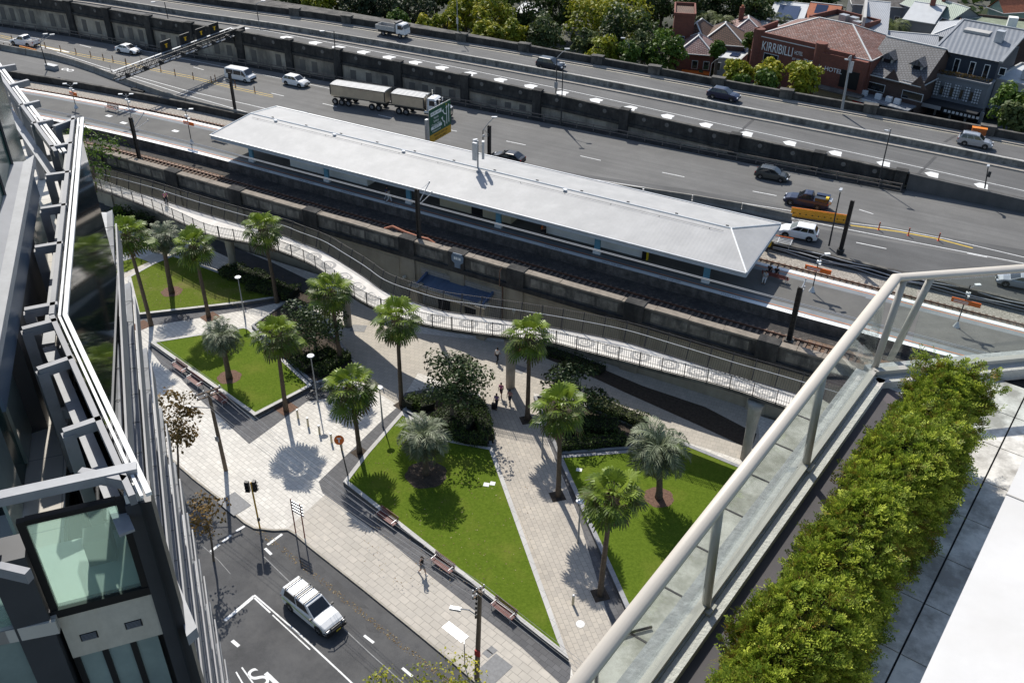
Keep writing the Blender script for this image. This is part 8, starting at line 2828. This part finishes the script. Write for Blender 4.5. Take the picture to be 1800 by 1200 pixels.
# dark grey shop building
t, P, W = house('grey shop building with patterned white screens and a ribbed steel-blue roof terrace', (1624, 128), (1738, 152), 9.0, 3.0, GREYW, CONCD, 'flat', .3, name='shop_building', cat='building')
part_box(t, P, 'upper_storey', .2, W - .2, 3.0, 14, HZ, 12.2, NAVYW)
g = MB(); a, b, c, d = P(-.1, 2.6, 12.2), P(W + .1, 2.6, 12.2), P(W + .1, 15, 14.6), P(-.1, 15, 14.6); g.quad(a, b, c, d); g.build('roof', CORD, t, world=True)
g = MB(); g.beam(b, c, .5, .3); g.beam(a, d, .4, .3); g.beam(d, c, .4, .3); g.build('roof_trim', GREYM, t, world=True, split=True)
part_box(t, P, 'roof_vent', W * .68, W * .80, 9, 10.2, 13.4, 15.2, LGREY); part_box(t, P, 'roof_well', W * .15, W * .55, 10.5, 12.5, 13.75, 14.15, PALEW)
SCR = brickmat('patterned_screen', (.62, .63, .64), (.60, .61, .62), (.06, .07, .08), .42, .42, 0, .07, axis='XZ', offset=0, bump=0)
for k in range(6):
    u = W * (.06 + .153 * k)
    part_box(t, P, 'screen_panel', u, u + .95, -.16, -.02, 5.9, 8.2, SCR)
    if k < 5:
        part_box(t, P, 'window', u + 1.05, u + W * .153 - .1, -.05, .02, 6.2, 7.6, CARGLASS)
for k, (u, w_, z) in enumerate(((1.2, 1.0, 10.2), (3.4, .9, 9.1), (5.8, .9, 9.1), (8.0, .9, 9.1), (10.3, 1.0, 10.2))):
    f = part_box(t, P, 'terrace_door', u, u + w_, 2.9, 3.02, z, 11.4, WHITE); q = part_box(t, P, 'door_glass', u + .12, u + w_ - .12, 2.85, 2.92, z + .1, 11.3, CARGLASS)
part_box(t, P, 'awning', -.2, W + .2, -3.2, 0, 5.2, 5.4, DARKM); part_box(t, P, 'sign_fascia', W * .5, W, -3.3, -3.2, 4.4, 5.3, BLACK); part_box(t, P, 'white_fascia', 0, W * .48, -3.3, -3.2, 4.7, 5.3, LGREY)
text_mesh('lettering', 'CAFE & BAR', .8, WHITE, t, P(W * .75, -3.34, 4.85) - Vector(t.location), ROTF, .01) if False else None
g = MB()
for k in range(9):
    g.hull2([P(W * .54 + k * .62, -3.32, 4.65), P(W * .54 + k * .62 + .4, -3.32, 4.65), P(W * .54 + k * .62 + .4, -3.32, 5.05), P(W * .54 + k * .62, -3.32, 5.05)], [P(W * .54 + k * .62, -3.3, 4.65), P(W * .54 + k * .62 + .4, -3.3, 4.65), P(W * .54 + k * .62 + .4, -3.3, 5.05), P(W * .54 + k * .62, -3.3, 5.05)])
g.build('sign_mark', WHITE, t, world=True, split=True)
part_box(t, P, 'shopfront', 0, W, -.1, 0, HZ, 5.1, BLACK)
for k in range(5):
    part_box(t, P, 'shop_post', 1 + k * 2.4, 1.3 + k * 2.4, -.9, -.7, HZ, 5.1, PALEW)
c = P(W * .5, .5, 9.3); q = tree('flower_boxes', 'row of flowering pots along the roof terrace of the grey shop', 'plants', (c.x, c.y, 9.0), 0, (4.2, .35, .4), L_AUT, 260, .35, 14, None, .4, .04, (c.x, c.y, 9.6))
# white building at the right edge
t, P, W = house('pale building with white flat roof and brown glazed front at the right edge', (1746, 140), (1850, 164), 8.8, 12, PALEW, CORW, 'flat', .3, wins=((1.4, 5.8, 7.5, 2.2),), name='shop_building', cat='building')
part_box(t, P, 'awning', 0, W, -2.6, 0, 5.0, 5.15, CORD); part_box(t, P, 'air_conditioner', 3, 4.4, 3, 4.2, 9.0, 10.4, LGREY); part_box(t, P, 'shopfront', 0, W, -.1, 0, HZ, 4.9, GREYM)
# roofs behind
t, P, W = house('low building with a white-grey ribbed roof behind the dormers', (1560, 92), (1646, 100), 9.6, 12, PALEW, CORG, 'gable', 2.0, name='shop_building', cat='building')
t, P, W = house('building with pale folded metal roof behind the steel-blue roof', (1640, 62), (1712, 72), 10.4, 10, PALEW, CORG, 'hip', 1.6, name='shop_building', cat='building')
t, P, W = house('tall pale grey terrace house end with a shuttered window', (1516, 62), (1556, 66), 11.5, 14, GREYW, CORG, 'skill', 2.6, wins=((2.0, 6.5, 1.5, 2.0),))
part_box(t, P, 'party_wall', -.5, 0, -.2, 14, HZ, 14.5, PALEW)
t, P, W = house('house with bright white metal roof and a brick chimney', (1590, 34), (1640, 42), 9.5, 13, GREYW, CORW, 'gable', 2.0); chimney(t, P, W * .6, 6, 11.4)
t, P, W = house('house with pale green roof beside the white-roofed house', (1672, 36), (1722, 30), 9.5, 13, GREYW, CORGN, 'gside', 2.0); chimney(t, P, W * .5, 6, 11.2)
t, P, W = house('brick building with mossy flat roof and plant boxes at the upper right', (1688, 48), (1820, 62), 9.5, 10, BRICKB, mat('mossy_roof', (.20, .23, .16), .9, .3, 1), 'flat', .4, name='brick_annex', cat='building'); part_box(t, P, 'roof_plant', 8, 9.6, 3, 4.6, 9.5, 11.4, WHITE); part_box(t, P, 'roof_plant', 12, 13, 4, 5, 9.5, 10.3, GALV)
t, P, W = house('cottage with orange tiled gable at the top right corner', (1738, 14), (1765, 24), 9, 10, mat('mint_wall', (.30, .38, .30), .8, .1), TILE_O, 'gside', 2.2)
t, P, W = house('cottage with orange tiled roof at the extreme top right', (1778, 10), (1812, 22), 9, 10, PALEW, TILE_O, 'gside', 2.2)
t, P, W = house('row of dark terraces with weathered roof along the top edge', (1500, 8), (1680, 20), 9, 9, GREYW, mat('lichen_roof', (.16, .145, .13), .9, .4, 1.5, bump=.3), 'gable', 2.4, wins=tuple((2 + k * 3.2, 5.5, 1.1, 1.8) for k in range(6)))
t, P, W = house('house with blue solar panels on a white roof behind the hotel', (1352, 34), (1408, 40), 8.5, 9, PALEW, CORW, 'skill', 1.4)
g = MB(); a, b, c, d = P(1, .6, 8.85), P(W - 1, .6, 8.85), P(W - 1, 7, 9.85), P(1, 7, 9.85); g.quad(a, b, c, d); g.build('solar_panels', SOLAR, t, world=True)
t, P, W = house('orange tiled house with a solar array right behind the hotel', (1418, 32), (1468, 38), 8.5, 9, PALEW, TILE_O, 'gable', 2.0)
g = MB(); a, b, c, d = P(1, .3, 8.75), P(W * .6, .3, 8.75), P(W * .6, 4, 10.4), P(1, 4, 10.4); g.quad(a, b, c, d); g.build('solar_panels', SOLAR, t, world=True)
t, P, W = house('long low house with grey skylight roof left of the solar roofs', (1308, 44), (1362, 52), 7.5, 7, PALEW, GREYM, 'skill', 1.5)
t, P, W = house('house with pink-grey tiled hip roof behind the brown roofs', (1282, 62), (1346, 66), 7.2, 9, GREYW, TILE_P, 'hip', 2.4); chimney(t, P, 2.0, 5, 8.8, 2.4)
t, P, W = house('house with brown tiled hip roof, left of the brown pair', (1186, 70), (1238, 78), 7.6, 9, BRICKB, TILE_B, 'hip', 2.8)
t, P, W = house('house with brown tiled hip roof, right of the brown pair', (1232, 76), (1308, 82), 7.4, 9, BRICKB, TILE_B, 'hip', 2.8)
t, P, W = house('brick cottage with tiled hip roof just behind the far parapet', (1192, 93), (1254, 98), 7.2, 8, BRICKR, TILE_P, 'hip', 2.4, wins=((2.6, 4.6, 1.1, 1.5), (4.6, 4.6, 1.1, 1.5), (6.6, 4.6, 1.1, 1.5)))
part_box(t, P, 'awning', 1, 6, -1.8, -.1, 4.2, 4.35, REDO)
t, P, W = house('low house with white flat roof and skylights beside the brick cottage', (1262, 102), (1300, 108), 6.4, 9, PALEW, CORW, 'flat', .2); part_box(t, P, 'skylight', 1.5, 3.0, 2, 4, 6.4, 6.6, SOLAR); part_box(t, P, 'skylight', 2.5, 4.2, 5.5, 7, 6.4, 6.6, SOLAR)
t, P, W = house('old brick tower house half hidden by trees at the top edge', (1186, 28), (1222, 30), 12, 8, BRICKR, TILE_B, 'flat', .5, wins=((1, 6.5, 1.2, 2),))
t, P, W = house('small white roofed shed glimpsed through the trees above the dark SUV', (905, 22), (935, 26), 6, 5, PALEW, CORW, 'skill', .8)
# ================================================================== OUR OWN TERRACE, GLASS BALUSTRADE AND HEDGE
TZ = 48.4
RAILM2 = mat('cream_aluminium', (.56, .51, .44), .42, .04, 3)
POSTM = mat('grey_beige_aluminium', (.42, .40, .36), .4, .06, 3)
PGLASS = glassmat('balustrade_glass', (.95, .98, .965), .97)
STUC = mat('rough_grey_coping', (.36, .37, .37), .95, .2, 8, bump=.35, bscale=22)
STUCW = mat('white_terrace_render', (.58, .55, .51), .9, .1, 6, bump=.4, bscale=40)
TILE = mat('terrace_tile', (.70, .67, .61), .85, .10, 1.5, dirt=(.22, .20, .175), dscale=3.0, damt=.75, fine=.1)
TILEO = mat('mossy_ledge_slab', (.50, .49, .44), .9, .16, 2.0, dirt=(.15, .155, .11), dscale=2.2, damt=.7, fine=.1)
b0_, b1_ = Vector((-0.395, 8.62, 0)), Vector((-1.62, -.25, 0))
dB = (b1_ - b0_).normalized(); oB = Vector((dB.y, -dB.x, 0))          # outward, away from the terrace
if oB.x > 0:
    oB = -oB
b2_ = b0_ + (Vector((0.97, 9.72, 0)) - b0_) * 2.6
dC = (b2_ - b0_).normalized(); oC = Vector((-dC.y, dC.x, 0))


def zz(v, z):
    return Vector((v.x, v.y, z))


g = MB(); g.sheet([zz(b1_, TZ - .06), zz(b0_, TZ - .06), zz(b2_, TZ - .06), (5, -1, TZ - .06)])
struct(g.build('terrace_bed', BLACK))
ta = R(81.8); tu = Vector((math.cos(ta), math.sin(ta), 0)); tv = Vector((tu.y, -tu.x, 0))
o_ = G(1697.8, 909.6, TZ)
g = MB()
for i in range(-16, 9):
    for j in range(-3, 5):
        c = zz(o_, 0) + tu * ((i + .5) * .592) + tv * ((j + .5) * .60)
        # keep the tiles on the terrace
        if (c - b0_).dot(oB) > -.25 or (c - b0_).dot(oC) > -.30 or c.x > 3.3:
            continue
        g.box((c.x, c.y, TZ - .025), (.592 - .011, .60 - .015, .05), ta)
struct(g.build('terrace_floor', TILE))
g = MB(); g.sheet([zz(b1_ - oB * .62, TZ + .004), zz(b0_ - oB * .62 - oC * .05, TZ + .004), zz(b0_ - oB * .1, TZ + .004), zz(b1_ - oB * .1, TZ + .004)]); struct(g.build('terrace_margin', mat('grey_terrace_screed', (.115, .10, .105), .9, .12, 3)))
for lab, P, Q, o in (('rough grey low kerb wall under the long glass balustrade', b0_, b1_, oB), ('rough grey low kerb wall under the short glass balustrade', b0_, b2_, oC)):
    t = T('terrace_kerb', lab, 'kerb wall', zz((P + Q) / 2, TZ))
    e = 1.0 if o is oB else 0
    g = MB(); g.prism([P - o * .05, Q - o * .05, Q + o * .17, P + o * .17], 46.5, TZ + .1); g.build('coping', STUC, t, world=True)
    g = MB(); g.prism([P - o * .14, Q - o * .14, Q - o * .052, P - o * .052], TZ - .05, TZ + .085); g.build('inner_face', STUCW, t, world=True)
# mossy ledge outside and lower
LZ2 = 47.9; w2 = .63
g = MB(); g.prism([b0_ + oB * .17, b1_ + oB * .17, b1_ + oB * w2, b0_ + oB * w2 - dB * .15], LZ2 - .5, LZ2)
t = T('outer_ledge', 'mossy concrete ledge below the outside of the glass balustrade', 'ledge', zz((b0_ + b1_) / 2, LZ2 - .5)); g.build('slab', TILEO, t, world=True)
g = MB()
for k in range(15):
    p = b0_ + oB * .17 + dB * (.35 + k * .6); q = p + oB * (w2 - .17); g.beam(zz(p, LZ2), zz(q, LZ2), .018, .01)
g.build('joint', BLACK, t, world=True, split=True)
p = b0_ + oB * .40 + dB * 4.3
g = MB(); g.tube([zz(p + oB * .2 * math.sin(k * .45) + dB * (.12 * k - .5), LZ2 + .02) for k in range(9)], .012, 6)
tag(g.build('black_cable', BLACK), 'thin black cable looped on the mossy ledge outside the glass', 'cable')

# the balustrade: handrail, posts, glass, base rail
t = T('glass_balustrade', 'cream handrail and posts with clear glass panels around the terrace', 'balustrade', zz(b0_, TZ + .1))
HR = 49.55
h0 = Vector((-.44, 8.8, 0)); h1 = Vector((-1.17, 3.04, 0)); h1 = h0 + (h1 - h0).normalized() * 9.2; h2 = h0 + (Vector((.66, 9.67, 0)) - h0).normalized() * 3.6


def oval(line, a, b, n=14):
    g = MB(); rings = []
    for i, p in enumerate(line):
        d = (line[min(i + 1, len(line) - 1)] - line[max(i - 1, 0)]).normalized(); w = Vector((-d.y, d.x, 0))
        k = 1 / max(.5, abs(w.dot(Vector((-(line[1] - line[0]).normalized().y, (line[1] - line[0]).normalized().x, 0)))))
        rings.append([p + w * a * k * math.cos(q * 2 * math.pi / n) + Vector((0, 0, b * math.sin(q * 2 * math.pi / n))) for q in range(n)])
    g.loft(rings); return g


oval([zz(h1, HR), zz(h0, HR), zz(h2, HR)], .056, .036).build('handrail', RAILM2, t, smooth=True, world=True)
for P, Q in ((b0_, b1_), (b0_, b2_)):
    g = MB(); g.beam(zz(P, TZ + .125), zz(Q, TZ + .125), .07, .05); g.build('base_rail', POSTM, t, world=True)
ps = [G(1241, 1067, TZ + .1), G(1416, 820, TZ + .1)]
ps += [ps[0] + (ps[0] - ps[1])]
tops = []
for p in ps:
    q = h0 + (h1 - h0) * ((zz(p, 0) - h0).dot(h1 - h0) / (h1 - h0).length_squared)
    g = MB(); g.tube([zz(p, TZ + .08), zz(q, HR - .02)], .036, 12); g.build('post', POSTM, t, smooth=True, world=True)
    g = MB(); g.box(zz(p, TZ + .1), (.12, .12, .03), math.atan2(dB.y, dB.x)); g.build('post_foot', POSTM, t, world=True)
cp = [G(1536, 650, TZ + .1), G(1566, 628, TZ + .1), b0_ + dC * 2.9]
for p, px in zip(cp, ((1560, 530), (1608, 495), None)):
    q = zz(p, 0) - (oC * -.1 if px is None else Vector((.0, 0, 0)))
    pp = h0 + (h2 - h0).normalized() * max(0.05, (zz(p, 0) - h0).dot((h2 - h0).normalized()) + .12)
    g = MB(); g.tube([zz(p, TZ + .08), zz(pp, HR - .02)], .036, 12); g.build('post', POSTM, t, smooth=True, world=True)


def pane(p, q, hp, hq):
    g = MB(); a, b, c, d = zz(p, TZ + .13), zz(q, TZ + .13), zz(hq, HR - .07), zz(hp, HR - .07)
    n = (b - a).cross(d - a).normalized() * .005
    g.hull2([a - n, b - n, c - n, d - n], [a + n, b + n, c + n, d + n]); return g.build('glass_pane', PGLASS, t, world=True)


def hr(p):
    return h0 + (h1 - h0) * ((zz(p, 0) - h0).dot(h1 - h0) / (h1 - h0).length_squared)


seq = [b0_ + dB * .08, ps[1], ps[0], ps[2], ps[2] + (ps[2] - ps[0])]
for i in range(4):
    e = (seq[i + 1] - seq[i]).normalized() * .05
    pane(seq[i] + e, seq[i + 1] - e, hr(seq[i] + e), hr(seq[i + 1] - e))
for p, q in ((b0_ + dC * .06, b0_ + dC * .27), (b0_ + dC * .36, b0_ + dC * 2.85)):
    pane(p, q, h0 + (zz(p, 0) - b0_) , h0 + (zz(q, 0) - b0_))

# white-topped parapet of the balcony the camera stands on
w0, w1 = G(1755, 900, 51.5), G(1617, 1200, 51.5); dw = (w1 - w0).normalized(); nw = Vector((-dw.y, dw.x, 0)); nw = nw if nw.x > 0 else -nw
t = T('balcony_parapet', 'bright white parapet top of the near balcony at the lower right corner', 'parapet', (w1.x + .6, w1.y, 51.2))
g = MB(); a, b = w0 - dw * 1.4, w1 + dw * 1.6
g.prism([a, b, b + nw * 2.5, a + nw * 2.5], 51.25, 51.5); g.build('slab', mat('bright_white_render', (.64, .625, .60), .7, .04, 3, bump=.05, dirt=(.56, .54, .50), dscale=1.5, damt=.5), t, world=True)
g = MB(); p = G(1768, 868, 51.5); q = p + nw * 1.2; g.beam(zz(p, 51.5), zz(q, 51.5), .006, .006); g.build('joint', mat('joint_grey', (.35, .33, .3), .9, .1), t, world=True)

# ------------------------------------------------------------------ the hedge
L_YEW = leafmat('yew_sprays', (.24, .15, .03), (.135, .215, .02), (.54, .60, .08), rough=.55, trans=.35)
t = T('hedge', 'dense bright green conifer hedge on the terrace beside the glass balustrade', 'hedge', (.05, 5.4, TZ))


def hedge_sprays(n):
    y0, y1 = 2.2, 7.75
    s = RNG.random(n); y = y0 + (y1 - y0) * s
    cx = .07 + (y - 6.2) * .145
    hw = .33 + .06 * np.sin(y * 3.1) + .05 * np.sin(y * 7.3 + 1)
    ht = .98 + .06 * np.sin(y * 2.3 + .5) + .05 * np.sin(y * 6.1)
    th = RNG.random(n) ** .9 * math.pi * 1.12 - .18         # around the section, from right side over the top to the left
    c, sn = np.cos(th), np.sin(th)
    ex = np.sign(c) * np.abs(c) ** .7; ez = np.sign(sn) * np.abs(sn) ** .75
    r = .80 + .24 * RNG.random(n)
    cl = np.sin(y * 9.1 + 3 * c) * np.sin(th * 5.2 + y * 3.7) * .5 + np.sin(y * 17 + th * 8) * .28
    r = r + .20 * cl - .06
    global CLUMP
    CLUMP = cl
    X = cx + hw * ex * r; Z = TZ + .12 + (ht - .12) * np.clip(ez, -.1, 1) * (.72 + .28 * r)
    m = RNG.random(n) < .06                                  # the far end cap
    y = np.where(m, y1 - .02 - .1 * RNG.random(n), y); cx = .07 + (y - 6.2) * .145; X = np.where(m, cx + hw * (RNG.random(n) * 2 - 1), X); Z = np.where(m, TZ + .1 + ht * .95 * RNG.random(n), Z)
    P = np.stack([X, y, Z], 1)
    out = np.stack([ex * .9, np.where(m, 1.0, .0), np.maximum(ez, 0) * .75], 1)
    return P, out, th


n = 13000
P, O, TH = hedge_sprays(n)
D = O * .55 + np.array([.50, .02, .26]) + RNG.normal(size=(n, 3)) * .36
D /= np.linalg.norm(D, axis=1)[:, None]
LEN = .07 + .09 * RNG.random(n) ** 1.5
LONG = RNG.random(n) < .03; LEN = np.where(LONG, LEN * 1.8, LEN)
base_t = np.clip(.50 + .16 * RNG.normal(size=n) + .12 * RNG.normal(size=n) * (np.abs(CLUMP) > .3), 0.2, 1)
base_t = np.where(LONG, np.clip(base_t + .22, 0, 1), base_t)
brown = ((TH > 2.55) & (RNG.random(n) < .55)) | (RNG.random(n) < .03) | ((TH < .35) & (RNG.random(n) < .25))
base_t = np.where(brown, .05 + .22 * RNG.random(n), base_t)
ref = rdir(n); S = np.cross(D, ref); S /= np.linalg.norm(S, axis=1)[:, None]; U = np.cross(S, D)
K = 9
Vs = []; Ts = []
for k in range(K):
    u = k / K
    A = P + D * (LEN * u)[:, None] - np.array([0, 0, 1]) * (LEN * .22 * u * u)[:, None]
    sl = np.minimum(LEN, .13) * (.40 * (1 - u) ** .8 + .10)
    for sg in (-1, 1):
        d = S * sg * .80 + D * .62 + U * .18 + RNG.normal(size=(n, 3)) * .16
        d /= np.linalg.norm(d, axis=1)[:, None]
        wv = np.cross(d, U); wv /= np.linalg.norm(wv, axis=1)[:, None] + 1e-9
        nseg = 2 if k < 7 else 1
        for q in range(nseg):
            a = A + d * (sl * q / nseg)[:, None]; b = A + d * (sl * (q + 1.05) / nseg)[:, None] + RNG.normal(size=(n, 3)) * .004
            w = (.0045 + .0025 * RNG.random(n))[:, None]
            m_ = (a + b) / 2
            Vs.append(np.stack([a, m_ + wv * w, b, m_ - wv * w], 1))
            Ts.append(np.clip(base_t + .42 * (u - .4) + .12 * q + .08 * RNG.normal(size=n), 0, 1))
V = np.concatenate(Vs, 0).reshape(-1, 3) - np.array(t.location); F = np.arange(len(V)).reshape(-1, 4)
np_mesh('foliage', V, F, np.concatenate(Ts), L_YEW, t)
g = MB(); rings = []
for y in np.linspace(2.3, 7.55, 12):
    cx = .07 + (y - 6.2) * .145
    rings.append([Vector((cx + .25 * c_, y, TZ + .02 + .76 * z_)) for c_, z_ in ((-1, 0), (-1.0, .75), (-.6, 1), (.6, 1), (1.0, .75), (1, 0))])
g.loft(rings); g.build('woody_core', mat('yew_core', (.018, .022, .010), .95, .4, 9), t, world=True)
